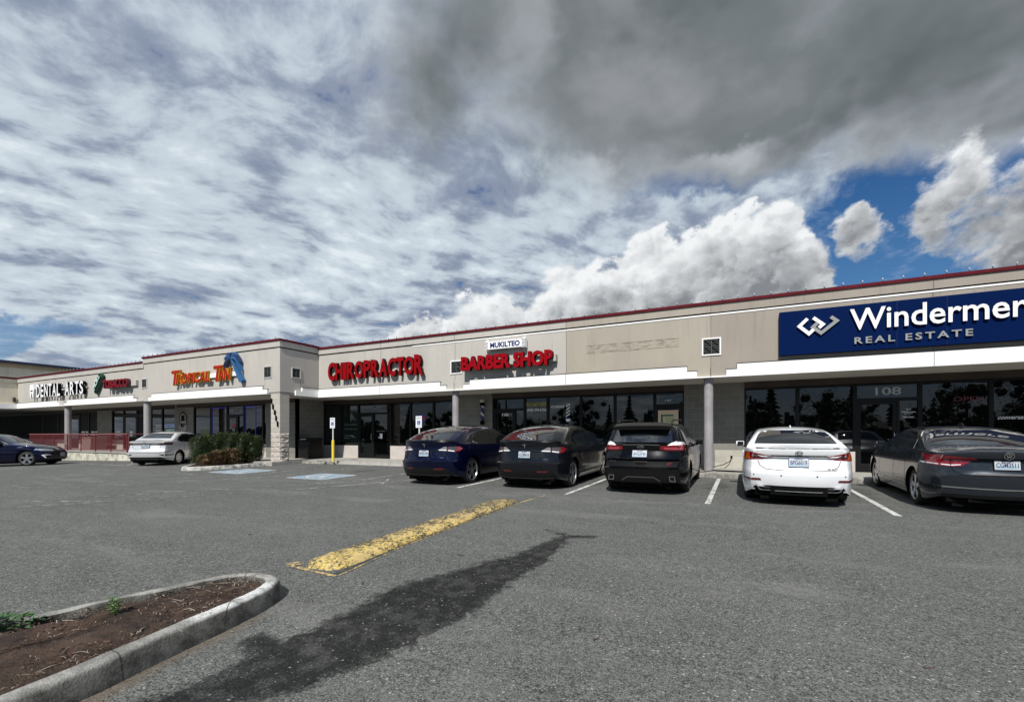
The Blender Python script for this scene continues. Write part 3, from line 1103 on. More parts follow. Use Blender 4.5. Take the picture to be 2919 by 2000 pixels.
M['vent_grey'] = mat('vent_grey', (.10, .11, .105), .6, spec=.1)
M['vent_frame'] = mat('vent_frame', (.52, .51, .48), .8)
vent((-9.89, 3.875), .52, YF)
vent((-.77, 3.90), .53, YF)
vent((-18.16, 3.94), .52, YT)
vent((-27.83, 3.94), .50, YT)
vent((13.985, 3.945), .46, XC, 'x')
vent((-36.85, 3.94), .50, YT + .02)

# ---- columns
def column(x, y, z0, z1, r, m):
    mb = MB()
    mb.lathe([(z0, 0), (z0, r), (z1, r), (z1, 0)], (x, y, 0), 'z', 28)
    mk('column', mb, m, BLD, smooth=40)


column(-.86, 15.40, .13, 2.974, .132, M['column'])
column(-10.05, 15.40, .13, 2.974, .132, M['column'])
column(8.35, 15.40, .13, 2.974, .132, M['column'])
column(-28.03, 13.42, .33, 3.0, .16, M['column_grey'])
column(-36.85, 13.42, .33, 3.0, .16, M['column_grey'])
# corner pillar of split-face block
mb = MB()
mb.box(-17.97, XC - .002, YT + .001, YT + .45, -.02, 2.999)
mk('corner_pillar', mb, M['split_x'], BLD)
rr = random.Random(5)
mb = MB()   # rough split faces on the lower courses
for r_ in range(6):
    z0 = .10 + r_ * .203
    for k in range(2):
        xx0 = -17.97 + k * .285
        vs, fs = [], []
        nn = 5
        for j in range(nn + 1):
            for i in range(nn + 1):
                e = 0 if i in (0, nn) or j in (0, nn) else 1
                vs.append((xx0 + .285 * i / nn, YT - .002 - e * rr.uniform(.006, .035), z0 + .2 * j / nn))
        for j in range(nn):
            for i in range(nn):
                q = j * (nn + 1) + i
                fs.append((q, q + 1, q + nn + 2, q + nn + 1))
        mb.add(vs, fs)
    vs, fs = [], []
    for j in range(6):
        for i in range(7):
            e = 0 if i in (0, 6) or j in (0, 5) else 1
            vs.append((XC - .001 + e * rr.uniform(.01, .05), YT + .45 * i / 6, z0 + .2 * j / 5))
    for j in range(5):
        for i in range(6):
            q = j * 7 + i
            fs.append((q, q + 1, q + 8, q + 7))
    mb.add(vs, fs)
M['split_rough'] = mat('split_rough', rough=.95, fn=f_noise((.40, .36, .32), (.54, .49, .43), 7, bd=.01, fine=.2))
mk('split_stone_facing', mb, M['split_rough'], BLD)

# ---- address digits down the pillar, stepping to the right
num = thing('address_numbers', 'black metal address digits 11811 stepping down the corner pillar', 'sign', (-17.7, YT, 2.2))
for i, ch in enumerate('11811'):
    x = -17.945 + i * .098
    z = 2.80 - i * .245
    w = .085 if ch == '1' else .125
    lettering(ch, x, x + w, z - .215, z, YT - .022, .02, [M['matte_black'], M['matte_black']], num, 'digit', bold=.012, split=False)

# ---- shop fronts
def front(segs, y, ztop, zsill, wall, glass, sign=1):
    """segs: (x0, x1, kind); kind: w window over low wall, d door, D window to the ground, b block wall"""
    for s in segs:
        x0, x1, kind = s[:3]
        g_ = s[3] if len(s) > 3 else glass
        zb = s[4] if len(s) > 4 else .13
        if kind == 'b':
            mb = MB()
            mb.box(x0, x1, y, y + .25, -.2, ztop + .24)
            mk('block_wall', mb, wall, BLD)
            continue
        F = MB()
        fw = .05
        zs = zsill if kind == 'w' else zb
        yy = y + .03
        fr = mk('shop_door' if kind == 'd' else 'shop_window', MB().box(x0, x0 + fw, yy, yy + .11, zs, ztop).box(x1 - fw, x1, yy, yy + .11, zs, ztop)
                .box(x0 + fw, x1 - fw, yy, yy + .11, ztop - .07, ztop).box(x0 + fw, x1 - fw, yy, yy + .11, zs, zs + (.06 if kind != 'd' else .02))
                , M['frame_dark'], BLD)
        def sub(nm, mb, m):
            o = mk(nm, mb, m, fr, local=True)
            o.location = (0, 0, 0)
            return o
        if kind == 'd':
            zt = 2.24 + zb - .13
            sub('transom_bar', MB().box(x0 + fw, x1 - fw, yy - .004, yy + .10, zt, zt + .09), M['frame_dark'])
            sub('transom_pane', MB().box(x0 + fw, x1 - fw, yy + .05, yy + .06, zt + .09, ztop - .07), g_)
            dw = .09
            a, c = x0 + fw + .004, x1 - fw - .004
            if len(s) > 5 and s[5]:
                c2 = c
                c = a + s[5]
                sub('side_pane', MB().box(c + .07, c2, yy + .05, yy + .06, zb + .06, zt), g_)
                sub('side_frame', MB().box(c + .006, c + .07, yy, yy + .09, zb + .02, zt).box(c + .07, c2, yy, yy + .09, zb + .02, zb + .10), M['frame_dark'])
            sub('door_leaf', MB().box(a, a + dw, yy + .01, yy + .07, zb + .025, zt - .006).box(c - dw, c, yy + .01, yy + .07, zb + .025, zt - .006)
                .box(a + dw, c - dw, yy + .01, yy + .07, zt - .10, zt - .006).box(a + dw, c - dw, yy + .01, yy + .07, zb + .025, zb + .26), M['frame_dark'])
            sub('door_pane', MB().box(a + dw, c - dw, yy + .035, yy + .045, zb + .26, zt - .10), g_)
            sub('door_handle', MB().tube([(c - .06, yy + .01, zb + .88), (c - .06, yy - .05, zb + .90), (c - .06, yy - .05, zb + 1.16), (c - .06, yy + .01, zb + 1.18)], .013, 8), M['metal'])
        else:
            sub('pane', MB().box(x0 + fw, x1 - fw, yy + .05, yy + .06, zs + .06, ztop - .07), g_)
        if kind == 'w':
            mb = MB().box(x0, x1, y + .012, y + .2, -.2, zsill - .001)
            mk('low_wall', mb, M['lowwall'], BLD)


G1, G2 = M['shop_glass'], M['shop_glass_green']
ZW = 2.775
front([(-19.1, -17.87, 'w', G2), (-17.87, -16.75, 'w', G2), (-16.75, -14.73, 'd', G1, .13, .88), (-14.73, -13.57, 'w', G1), (-13.57, -12.28, 'w', G1), (-12.28, -10.9, 'w', G1),
       (-10.9, -9.27, 'b'), (-9.27, -7.80, 'd', G1, .13, .95), (-7.80, -6.80, 'w'), (-6.80, -5.44, 'w'), (-5.44, -4.14, 'w'), (-4.14, -2.72, 'w'), (-2.72, -1.73, 'd', G1, .13),
       (-1.73, .13, 'b'), (.13, 1.62, 'w'), (1.62, 3.10, 'w'), (3.10, 4.62, 'd', G1, .13, .93), (4.62, 6.12, 'w'), (6.12, 7.7, 'w'), (7.7, 9.2, 'b'), (9.2, 11.5, 'w'), (11.5, 14, 'w'), (14, XR, 'b')],
      WR, ZW, .74, M['block_x'], G1)
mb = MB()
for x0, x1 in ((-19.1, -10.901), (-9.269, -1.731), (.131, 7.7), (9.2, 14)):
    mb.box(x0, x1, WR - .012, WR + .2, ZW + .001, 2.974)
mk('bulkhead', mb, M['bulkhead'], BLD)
mb = MB()   # paler block sheet: sunlight at the wall foot put into its colour
mb.box(-.75, .129, WR - .011, WR - .001, .131, .74)
mk('sunlit_block_patch', mb, M['block_sunlit'], BLD)
front([(-21.2, -19.1, 'b'), (-22.98, -21.5, 'w'), (-24.37, -22.98, 'd', G1, .13, .80), (-25.80, -24.37, 'w'), (-27.31, -25.80, 'w'), (-29.11, -27.31, 'b')], WT, 2.80, .79, M['block_x'], G1)
front([(-21.5, -20.2, 'w')], WT - .001, 2.80, .79, M['block_x'], G1)
front([(-30.46, -29.11, 'w'), (-31.70, -30.46, 'w'), (-33.22, -31.70, 'd', M['interior'], .33), (-34.77, -33.22, 'd', G1, .33), (-36.14, -34.77, 'w'), (-37.97, -36.14, 'b'),
       (-39.2, -37.97, 'w', M['interior']), (-40.5, -39.2, 'w', M['interior']), (-42.0, -40.5, 'd', G1, .33), (-43.6, -42.0, 'w', M['interior']), (-46, -43.6, 'w', M['interior']), (-56, -46, 'w', M['interior'])],
      WT, 2.83, .95, M['block_x'], G1)
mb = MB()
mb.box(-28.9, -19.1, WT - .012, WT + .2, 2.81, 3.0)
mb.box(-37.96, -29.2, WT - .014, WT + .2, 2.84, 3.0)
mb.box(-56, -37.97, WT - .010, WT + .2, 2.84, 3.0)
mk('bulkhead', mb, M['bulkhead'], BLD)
# return wall between the two shop-front planes
mb = MB()
mb.box(-19.35, -19.1, WT + .001, WR + .2, -.2, 2.999)
mk('block_wall', mb, M['block_y'], BLD)
# dark rooms behind
mb = MB()
mb.box(-60, -19.4, WT + .26, WT + .3, -.2, 3.0)
mb.box(-19.0, XR, WR + .26, WR + .3, -.2, 3.0)
mk('inner_wall', mb, M['interior'], BLD)

# ---- purple neon outlines round the tanning shop window
M['neon_blue'] = mat('neon_blue', (.05, .03, .4), .4, emit=(.06, .02, .9), estr=.22)
M['neon_red'] = mat('neon_red', (.4, .02, .02), .4, emit=(.8, .03, .05), estr=.16)
M['neon_pink'] = mat('neon_pink', (.10, .03, .035), .4, emit=(.55, .06, .09), estr=.03)
t = thing('neon_border', 'thin violet-blue neon strips outlining the tanning shop windows', 'neon light', (-24, WT, 1.5))
mb = MB()
for x, z0, z1 in ((-25.74, .9, 2.72), (-22.92, .9, 2.72), (-22.10, .9, 2.72)):
    mb.box(x, x + .022, WT + .06, WT + .075, z0, z1)
mb.box(-25.74, -24.42, WT + .062, WT + .074, 2.69, 2.712)
mb.box(-22.92, -22.10, WT + .062, WT + .074, 2.69, 2.712)
mk('neon_tube', mb, M['neon_blue'], t)

# ---- string of clear bulbs clipped along the roof edge
M['bulb'] = mat('bulb', (.36, .40, .44), .2, spec=.5)
M['bulb_dark'] = mat('bulb_dark', (.05, .05, .05), .6)
proto = None
def bulb_mb(p):
    mb = MB()
    x, y, z = p
    mb.lathe([(0, .012), (.035, .012)], (x, y, z), 'z', 6, 1)
    mb.lathe([(.035, .014), (.055, .022), (.075, .018), (.10, .004)], (x, y, z), 'z', 6, 0)
    return mb
bulbs = []
x = 11.0
while x > -17.2:
    bulbs.append((x, YF - .06, 5.245))
    x -= .425
for k in range(4):
    bulbs.append((XC + .06, YF - .35 - k * .45, 5.305))
x = -17.6
while x > -27.9:
    bulbs.append((x, YT - .06, 5.305))
    x -= .425
nb = 0
bm0 = mk('roof_bulb', bulb_mb((0, 0, 0)), [M['bulb'], M['bulb_dark']], BLD, local=True)
bm0.location = Vector(bulbs[0]) - BLD.location
for p in bulbs[1:99]:
    c = bm0.copy()
    COL.objects.link(c)
    c.parent = BLD
    c.location = Vector(p) - BLD.location
mb = MB()
x = -28.2
while x > -43:
    m2 = bulb_mb((x, YT - .04, 5.085))
    mb.add(m2.v, m2.f)
    mb.mi[-len(m2.mi):] = m2.mi
    x -= .425
o = mk('roof_bulbs', mb, [M['bulb'], M['bulb_dark']], BLD)
o['kind'] = 'stuff'

# ================================================================ neighbours on the left
t = thing('cream_store_building', 'cream stucco store with white trim jutting forward at the left edge', 'building', (XL, 10, 0))
mb = MB()
mb.box(XL - 10, XL, 4, YT + .019, 3.33, 4.70)
mb.box(XL - 10, XL + .05, 4, YT - .03, 4.73, 4.97)
mb.box(XL - 10, XL - .02, 4, YT, 4.70, 4.73)
mk('fascia_wall', mb, M['stucco_cream'], t)
mk('trim_band', MB().box(XL - 10, XL + .08, 4, YT - .07, 3.0, 3.32), M['trim_white'], t)
mk('roof_cap', MB().box(XL - 10, XL + .09, 4, YT - .07, 4.972, 5.085), M['cap_red'], t)
mk('downlight', MB().box(XL + .001, XL + .10, YT - .22, YT - .10, 3.45, 3.75), M['bulkhead'], t)
t = thing('tall_store_building', 'tall tan and cream anchor store with dark blue roof edge behind the cream store', 'building', (-50, 20, 0))
mb = MB()
mb.box(-75, -50.0, 6, 34, 3.2, 6.42)
mk('wall', mb, M['stucco_cream'], t)
mk('upper_wall', MB().box(-75, -49.94, 6, 34.05, 6.42, 6.74), M['stucco_yellow'], t)
mk('roof_edge', MB().box(-75.1, -49.6, 5.9, 34.3, 6.74, 6.90), M['cap_blue'], t)

# ================================================================ signs
def paint(name, c, r=.45, **k):
    return mat(name, c, r, **k)


RED, REDS = paint('letter_red', (.24, .004, .006), .6, spec=.05), paint('letter_red_side', (.022, .003, .004), .6, spec=.1)
WHT = paint('letter_white', (.86, .86, .86), .4)
BLK = M['matte_black']
t = thing('chiropractor_sign', 'large red channel letters spelling chiropractor on the pale fascia without any panel', 'sign', (-14, YF, 3.64))
for i, ch in enumerate('CHIROPRACTOR'):
    ws = [1.0, 1.02, .50, 1.0, 1.12, .9, 1.0, 1.04, 1.0, .88, 1.12, 1.04]
    tot = sum(ws)
    x0 = -16.60 + 5.28 * sum(ws[:i]) / tot
    big = .07 if i in (0, 11) else 0
    lettering(ch, x0 + .012, x0 + 5.28 * ws[i] / tot - .012, 3.685 - (.03 if i in (0, 11) else 0), 4.44 + big * .6, YF - .07, .14, [RED, REDS], t, bold=.040, split=False)
mk('raceway', MB().box(-16.5, -11.45, YF - .07, YF - .001, 3.9, 3.98), M['stucco_pale'], t)

t = thing('barber_shop_sign', 'bold red barber channel letters on a beige bar right of a wall vent', 'sign', (-7.7, YF, 3.64))
lettering('BARBER SHOP', -9.46, -5.76, 3.65, 4.19, YF - .20, .16, [paint('letter_red2', (.27, .003, .008), .6, spec=.05), REDS], t, bold=.048)
mk('raceway', MB().box(-9.4, -5.70, YF - .20, YF - .001, 3.80, 4.03), M['stucco_pale'], t)

t = thing('town_name_sign', 'narrow white sign with navy town name between two small striped barber poles', 'sign', (-7.7, YF, 4.4))
NAVY = paint('navy', (.012, .022, .14), .4)
mk('sign_panel', MB().box(-8.36, -6.97, YF - .22, YF - .06, 4.40, 4.68), WHT, t)
mk('bracket', MB().box(-8.2, -7.1, YF - .06, YF - .001, 4.46, 4.60), BLK, t)
lettering('MUKILTEO', -8.27, -7.06, 4.445, 4.64, YF - .222, .008, [NAVY, NAVY], t, bold=.035)
for xc in (-8.42, -6.91):
    mb = MB()
    mb.box(xc - .065, xc + .065, YF - .25, YF - .06, 4.375, 4.70)
    mb.lathe([(4.70, .066), (4.73, .055), (4.755, .03), (4.765, 0)], (xc, YF - .155, 0), 'z', 16)
    q = mk('pole_shape', mb, WHT, t)
    mb = MB()
    for i in range(6):
        z = 4.385 + i * .05
        mb.prism([(xc - .06, z + .03), (xc - .06, z + .045), (xc + .06, z + .01), (xc + .06, z - .005)], YF - .256, YF - .2505, 'y')
    k = mk('stripe', mb, BLK, q, local=True)

t = thing('estate_agent_sign', 'wide navy blue fascia board with big white name lettering and a folded ribbon mark', 'sign', (4.5, YF, 3.46))
mk('board', MB().box(1.0, 8.2, YF - .16, YF - .001, 3.47, 4.685), paint('navy_board', (.001, .010, .060), .6, spec=.03), t)
mk('board_seam', MB().box(4.60, 4.606, YF - .1615, YF - .159, 3.47, 4.685).box(3.62, 3.625, YF - .1615, YF - .159, 3.47, 4.685), paint('navy_seam', (.004, .012, .06), .5), t)
GRY = paint('letter_grey', (.27, .28, .28), .5, spec=.2)
GRD = paint('letter_grey_side', (.06, .06, .065), .5)
_w = [max(v.x for v in text_mesh(q, .012)[0]) - min(v.x for v in text_mesh(q, .012)[0]) for q in ('Winderme', 'Windermere')]
lettering('Windermere', 2.62, 2.62 + 3.09 * _w[1] / _w[0], 4.0, 4.56, YF - .175, .055, [WHT, GRD], t, bold=.012, spacing=1.0)
lettering('REAL ESTATE', 2.72, 5.07, 3.64, 3.815, YF - .175, .035, [GRY, GRD], t, bold=.022, spacing=1.35)


def ribbon(pts, w, y, d, m, nm='logo_stroke'):
    """mitred polyline stroke in the xz plane"""
    L, Rr = [], []
    P2 = [Vector(p) for p in pts]
    for k, p in enumerate(P2):
        d0 = (p - P2[k - 1]).normalized() if k else (P2[1] - p).normalized()
        d1 = (P2[k + 1] - p).normalized() if k < len(P2) - 1 else d0
        n0, n1 = Vector((-d0.y, d0.x)), Vector((-d1.y, d1.x))
        n_ = (n0 + n1).normalized()
        s = w / 2 / max(.3, n_.dot(n0))
        L.append(p + n_ * s)
        Rr.append(p - n_ * s)
    vs = [(q.x, y - d, q.y) for q in L] + [(q.x, y - d, q.y) for q in Rr] + [(q.x, y, q.y) for q in L] + [(q.x, y, q.y) for q in Rr]
    n = len(pts)
    fs = []
    for k in range(n - 1):
        fs += [(k, k + 1, n + k + 1, n + k), (2 * n + k, 3 * n + k, 3 * n + k + 1, 2 * n + k + 1), (k, 2 * n + k, 2 * n + k + 1, k + 1), (n + k, n + k + 1, 3 * n + k + 1, 3 * n + k)]
    fs += [(0, n, 3 * n, 2 * n), (n - 1, 3 * n - 1, 4 * n - 1, 2 * n - 1)]
    return mk(nm, MB().add(vs, fs), m, t)


yl = YF - .175
ribbon([(1.665, 4.425), (1.475, 4.235), (1.70, 4.01), (1.81, 4.12)], .085, yl, .05, WHT)
ribbon([(1.80, 4.435), (2.02, 4.235), (1.93, 4.15)], .085, yl, .055, WHT)
ribbon([(1.93, 4.32), (1.79, 4.18), (1.98, 4.005), (2.335, 4.30), (2.20, 4.42)], .085, yl, .048, GRY)

# dental arts: white serif letters and a tooth
t = thing('dental_sign', 'tall white dental office letters with black sides beside a white tooth emblem', 'sign', (-37.5, YT, 3.6))
ws = dict(D=1, E=.85, N=1, T=.9, A=1, L=.85, R=1, S=.85)
def spread(word, x0, x1, z0, z1, y, d, mats, big=0):
    tot = sum(ws[c] for c in word)
    for i, c in enumerate(word):
        a = x0 + (x1 - x0) * sum(ws[k] for k in word[:i]) / tot
        e = x0 + (x1 - x0) * sum(ws[k] for k in word[:i + 1]) / tot
        o = lettering(c, a + .05, e - .05, z0, z1 + (big if i == 0 else 0), y, d, mats, t, bold=.02, split=False)[0]
        # slab serifs
        mb = MB()
        if c in 'DENTLRA':
            sw = .09
            spots = dict(D=[(a + .05, z0), (a + .05, z1)], E=[(a + .05, z0), (a + .05, z1)], N=[(a + .05, z1), (a + .05, z0), (e - .12, z1)], T=[((a + e) / 2 - .08, z0)],
                         L=[(a + .05, z0), (a + .05, z1)], R=[(a + .05, z0), (a + .05, z1)], A=[(a + .02, z0), (e - .17, z0)])[c]
            for sx, sz in spots:
                sz2 = sz if sz == z0 else sz - .04
                mb.box(sx - .03, sx + .14, y - d - .001, y - .01, sz2, sz2 + .04)
            mk('serif', mb, mats[0], o, local=True)
spread('DENTAL', -39.90, -36.62, 3.62, 4.41, YT - .05, .18, [WHT, BLK], .02)
spread('ARTS', -36.12, -33.82, 3.62, 4.38, YT - .05, .16, [WHT, BLK], .03)
mk('mounting_bar', MB().box(-40.2, -33.8, YT - .05, YT - .001, 3.98, 4.06), M['stucco_pale'], t)
mb = MB()
mb.prism([(x * 1.0 + .13, z + .07) for x, z in [(-41.0, 4.42), (-40.78, 4.37), (-40.5, 4.44), (-40.40, 4.1), (-40.48, 3.85), (-40.52, 3.56), (-40.64, 3.56), (-40.70, 3.85), (-40.80, 3.85), (-40.88, 3.55), (-40.98, 3.57), (-41.02, 3.9), (-41.06, 4.1)]], YT - .20, YT - .02, 'y')
mk('tooth_emblem', mb, WHT, t)
mk('hand_mark', MB().prism([(-40.8, 4.10), (-40.45, 4.10), (-40.52, 4.02), (-40.72, 4.02)], YT - .206, YT - .201, 'y'), BLK, t)

# smoke / tobacco sign
t = thing('tobacco_sign', 'slanted green board with pale letters beside red tobacco letters on a beige bar', 'sign', (-30.5, YT, 3.7))
GRN = paint('green_dark', (.01, .06, .035), .5)
REDT = paint('tobacco_red', (.20, .006, .012), .5, spec=.1)
def slant(x, z, y):      # lean the word up the diagonal
    c_, s_ = math.cos(R(52)), math.sin(R(52))
    u, w = x, z
    return (-32.55 + u * c_ - w * s_ * .9, y, 3.62 + u * s_ + w * c_ * .9)
lettering('SMOKE', .02, 1.08, .03, .34, YT - .17, .07, [paint('mint', (.62, .78, .70), .5), GRN], t, bold=.02, frame=lambda x, z, y: slant(x, z, y))
mb = MB()
pl = [slant(u, w, 0) for u, w in ((-.05, -.02), (1.15, -.02), (1.2, .17), (1.13, .37), (-.05, .37))]
mb.prism([(p[0], p[2]) for p in pl], YT - .17, YT - .04, 'y')
mk('slanted_backing', mb, GRN, t)
lettering('TOBACCO', -31.47, -28.92, 3.80, 4.25, YT - .10, .20, [REDT, paint('tobacco_side', (.06, .01, .02), .5)], t, bold=.03)
mk('beige_bar', MB().box(-31.3, -28.46, YT - .10, YT - .001, 3.86, 4.14), M['stucco_pale'], t)

# tropical tan
t = thing('tanning_sign', 'red letters edged in yellow with a blue palm tree shape on the forward fascia', 'sign', (-22, YT, 3.7))
REDO, YEL = paint('tan_red', (.34, .014, .006), .5, spec=.1), paint('tan_yellow', (.50, .26, .03), .5, spec=.1)
for txt, a, e, z0, z1 in (('T', -25.02, -24.30, 3.66, 4.40), ('ROPICAL', -24.62, -21.93, 3.71, 4.22), ('T', -21.66, -20.92, 3.68, 4.42), ('AN', -21.32, -20.40, 3.70, 4.27)):
    lettering(txt, a, e, z0, z1, YT - .09, .10, [YEL, YEL], t, 'letter_can', bold=.048, shear=.18)
    lettering(txt, a + .02, e - .03, z0 + .025, z1 - .02, YT - .185, .03, [REDO, REDO], t, 'letter_face', bold=.012, shear=.18)
mk('raceway', MB().box(-24.5, -20.1, YT - .09, YT - .001, 3.90, 4.10), WHT, t)
B1, B2 = paint('palm_blue', (.035, .115, .26), .5, spec=.15), paint('palm_navy', (.010, .03, .10), .4)
mb = MB()
mb.prism([(-20.44, 4.62), (-20.30, 4.61), (-19.60, 3.66), (-19.64, 3.57), (-19.80, 3.57)], YT - .20, YT - .03, 'y')
mk('palm_trunk', mb, B1, t)
fr = []
cx0, cz0 = -20.38, 4.66
M['palm_line'] = paint('palm_line', (.25, .45, .66), .3)
for k, (ang, ln, drop, w) in enumerate(((178, .55, .32, .12), (158, .52, .16, .11), (138, .36, .02, .09), (35, .44, .08, .10), (12, .62, .30, .12), (-12, .66, .45, .10), (195, .50, .42, .11), (100, .16, 0, .07))):
    pts = []
    nn = 9
    for i in range(nn + 1):
        f = i / nn
        x = cx0 + math.cos(R(ang)) * ln * f
        z = cz0 + math.sin(R(ang)) * ln * f * .8 - drop * f * f * 1.0 + .12 * math.sin(math.pi * f)
        pts.append((x, z, w * math.sin(math.pi * min(1, .15 + f * .85)) * .5 + .012))
    poly = [(x, z + h) for x, z, h in pts] + [(x, z - h) for x, z, h in reversed(pts)]
    o = mk('palm_frond', MB().prism(poly, YT - .205 - k * .004, YT - .05, 'y'), B1 if k % 2 and k != 7 else B2, t)

# round barber-style disc on the block wall between the tobacco shop and the tanning shop
t = thing('round_wall_sign', 'round cut-out sign with a hatted face in a ring of letters on the block wall', 'sign', (-28.25, WT, 2.0))
SIL = paint('sign_silver', (.55, .55, .52), .5)
mb = MB()
def ring(mb, cx, cz, rx, rz, w, y0, y1, n=40, a0=0, a1=360):
    vs = []
    for i in range(n + 1):
        a = R(a0 + (a1 - a0) * i / n)
        for rr_ in (1.0, 1.0 - w):
            for y in (y0, y1):
                vs.append((cx + rx * rr_ * math.cos(a), y, cz + rz * rr_ * math.sin(a)))
    fs = []
    for i in range(n):
        q = i * 4
        fs += [(q, q + 4, q + 6, q + 2), (q + 1, q + 3, q + 7, q + 5), (q, q + 1, q + 5, q + 4), (q + 2, q + 6, q + 7, q + 3)]
    mb.add(vs, fs)
cxs, czs = -28.24, 2.02
ring(mb, cxs, czs, .40, .60, .05, WT - .05, WT - .03, a0=-155, a1=-25)
ring(mb, cxs, czs, .26, .42, .06, WT - .05, WT - .03)
mk('ring', mb, SIL, t)
mk('plate', MB().prism([(cxs + .27 * math.cos(R(a)), czs + .43 * math.sin(R(a))) for a in range(0, 360, 12)], WT - .03, WT - .001, 'y'), paint('sign_plate', (.34, .33, .30), .6), t)
mb = MB()
mb.prism([(cxs + .15 * math.cos(R(a)), czs + .24 + .13 * math.sin(R(a))) for a in range(0, 360, 20)], WT - .045, WT - .03, 'y')
mb.prism([(cxs - .22, czs + .10), (cxs + .22, czs + .14), (cxs + .20, czs + .06), (cxs, czs + .02), (cxs - .20, czs + .03)], WT - .05, WT - .031, 'y')
mb.prism([(cxs - .20, czs - .12), (cxs - .03, czs - .10), (cxs - .02, czs - .32), (cxs - .12, czs - .33), (cxs - .2, czs - .24)], WT - .045, WT - .03, 'y')
mb.prism([(cxs + .20, czs - .12), (cxs + .06, czs - .10), (cxs + .05, czs - .32), (cxs + .12, czs - .33), (cxs + .2, czs - .24)], WT - .045, WT - .03, 'y')
mk('hatted_face', mb, BLK, t)
mb = MB()
for a in range(-20, 201, 13):
    for sgn in (1,):
        px, pz = cxs + .345 * math.cos(R(a)), czs + .53 * math.sin(R(a))
        mb.prism([(px - .035, pz - .045), (px + .02, pz - .05), (px + .035, pz + .04), (px - .02, pz + .05)], WT - .045, WT - .03, 'y')
mk('letter_ring', mb, paint('ring_dark', (.035, .035, .03), .6), t)
mb = MB()
for a in range(-150, -29, 17):
    px, pz = cxs + .335 * math.cos(R(a)), czs + .51 * math.sin(R(a))
    mb.prism([(px - .03, pz - .035), (px + .02, pz - .035), (px + .03, pz + .03), (px - .02, pz + .035)], WT - .045, WT - .03, 'y')
mk('pale_letter_ring', mb, SIL, t)

# ---------------------------------------------------------------- window graphics (behind / on the glass)
GY = WR + .078       # glass face of the right-hand shops
DEC = paint('decal_white', (.86, .88, .88), .6)
DEC2 = paint('decal_grey', (.30, .33, .33), .6)
def decal(name, label, body, x0, x1, z0, z1, y, m, cat='lettering', bold=.0, **k):
    t_ = thing(name, label, cat, ((x0 + x1) / 2, y, z0))
    vs = lettering(body, x0, x1, z0, z1, y, .003, [m, m], t_, 'digit' if body.isdigit() else 'letter', bold=bold, **k)
    return t_


decal('suite_number', 'large frosted suite number 108 in the transom over the estate agency door', '108', 3.60, 4.20, 2.41, 2.64, GY, paint('decal_frost', (.42, .45, .45), .6), bold=.012)
decal('suite_number', 'small white suite number 107 over the door with the tan paper', '107', -2.36, -2.16, 2.42, 2.485, GY, DEC, bold=.01)
decal('suite_number', 'white suite number 106 high on the barber shop door', '106', -8.83, -8.53, 2.02, 2.17, GY - .02, DEC, bold=.02)
decal('suite_number', 'dark suite number 104 over the chiropractor door', '104', -15.83, -15.66, 2.56, 2.64, GY, paint('decal_dark', (.02, .03, .03), .6), bold=.01)
decal('phone_number', 'white telephone number lettered across the barber shop window', '(425) 374-2156', -7.72, -6.88, 2.165, 2.30, GY, DEC, bold=.03)
t = thing('yellow_window_banner', 'translucent yellow strip across the top of the barber shop window', 'banner', (-7.3, GY, 2.4))
def f_yel(b, p):
    P = wpos(b)
    n = b.noise(P, 9, 3, .6)
    b.link(b.mix(b.ss(n, .4, .62), (.34, .31, .05), (.12, .13, .05)), p.inputs['Base Color'])
mk('banner', MB().box(-7.74, -6.86, GY - .003, GY, 2.40, 2.545), mat('yellow_film', rough=.3, fn=f_yel), t)
decal('shave_lettering', 'white lettering HOT LATHER SHAVE on the barber shop window beside the striped pole decal', 'HOT LATHER SHAVE', -6.68, -6.12, 2.30, 2.40, GY, DEC, bold=.03)
t = thing('opening_hours_card', 'small white card with opening hours low on the barber shop window', 'notice', (-7.5, GY, 1.3))
mb = MB()
mb.box(-7.58, -7.33, GY - .004, GY - .001, 1.585, 1.61)
mb.box(-7.57, -7.52, GY - .004, GY - .001, 1.30, 1.56)
for i in range(5):
    mb.box(-7.46, -7.36, GY - .004, GY - .001, 1.33 + i * .045, 1.35 + i * .045)
mk('printed_lines', mb, DEC2, t)
t = thing('pole_decal', 'flat striped barber pole decal at the right edge of the barber shop window', 'decal', (-6.0, GY, 1.9))
mb = MB()
mb.prism([(-5.97 + .075 * math.cos(R(a)), 2.60 + .085 * math.sin(R(a))) for a in range(0, 360, 18)], GY - .002, GY, 'y')
mk('globe', mb, paint('globe_grey', (.12, .13, .13), .5), t)
mb = MB()
mb.box(-6.05, -5.89, GY - .003, GY, 2.40, 2.49)
mk('pole_cap', mb, DEC2, t)
mb = MB()
for i in range(4):
    z = 1.94 + i * .125
    mb.prism([(-6.045, z), (-6.045, z + .055), (-5.895, z + .15), (-5.895, z + .095)], GY - .0035, GY - .0005, 'y')
mk('stripes', mb, DEC, t)
mb = MB()
mb.prism([(-6.06, 1.87), (-5.88, 1.87), (-5.885, 1.80), (-5.93, 1.755), (-6.01, 1.755), (-6.055, 1.80)], GY - .0035, GY, 'y')
mk('pole_foot', mb, DEC, t)
mk('pole_ring', MB().box(-6.055, -5.885, GY - .004, GY, 1.885, 1.925), NAVY, t)
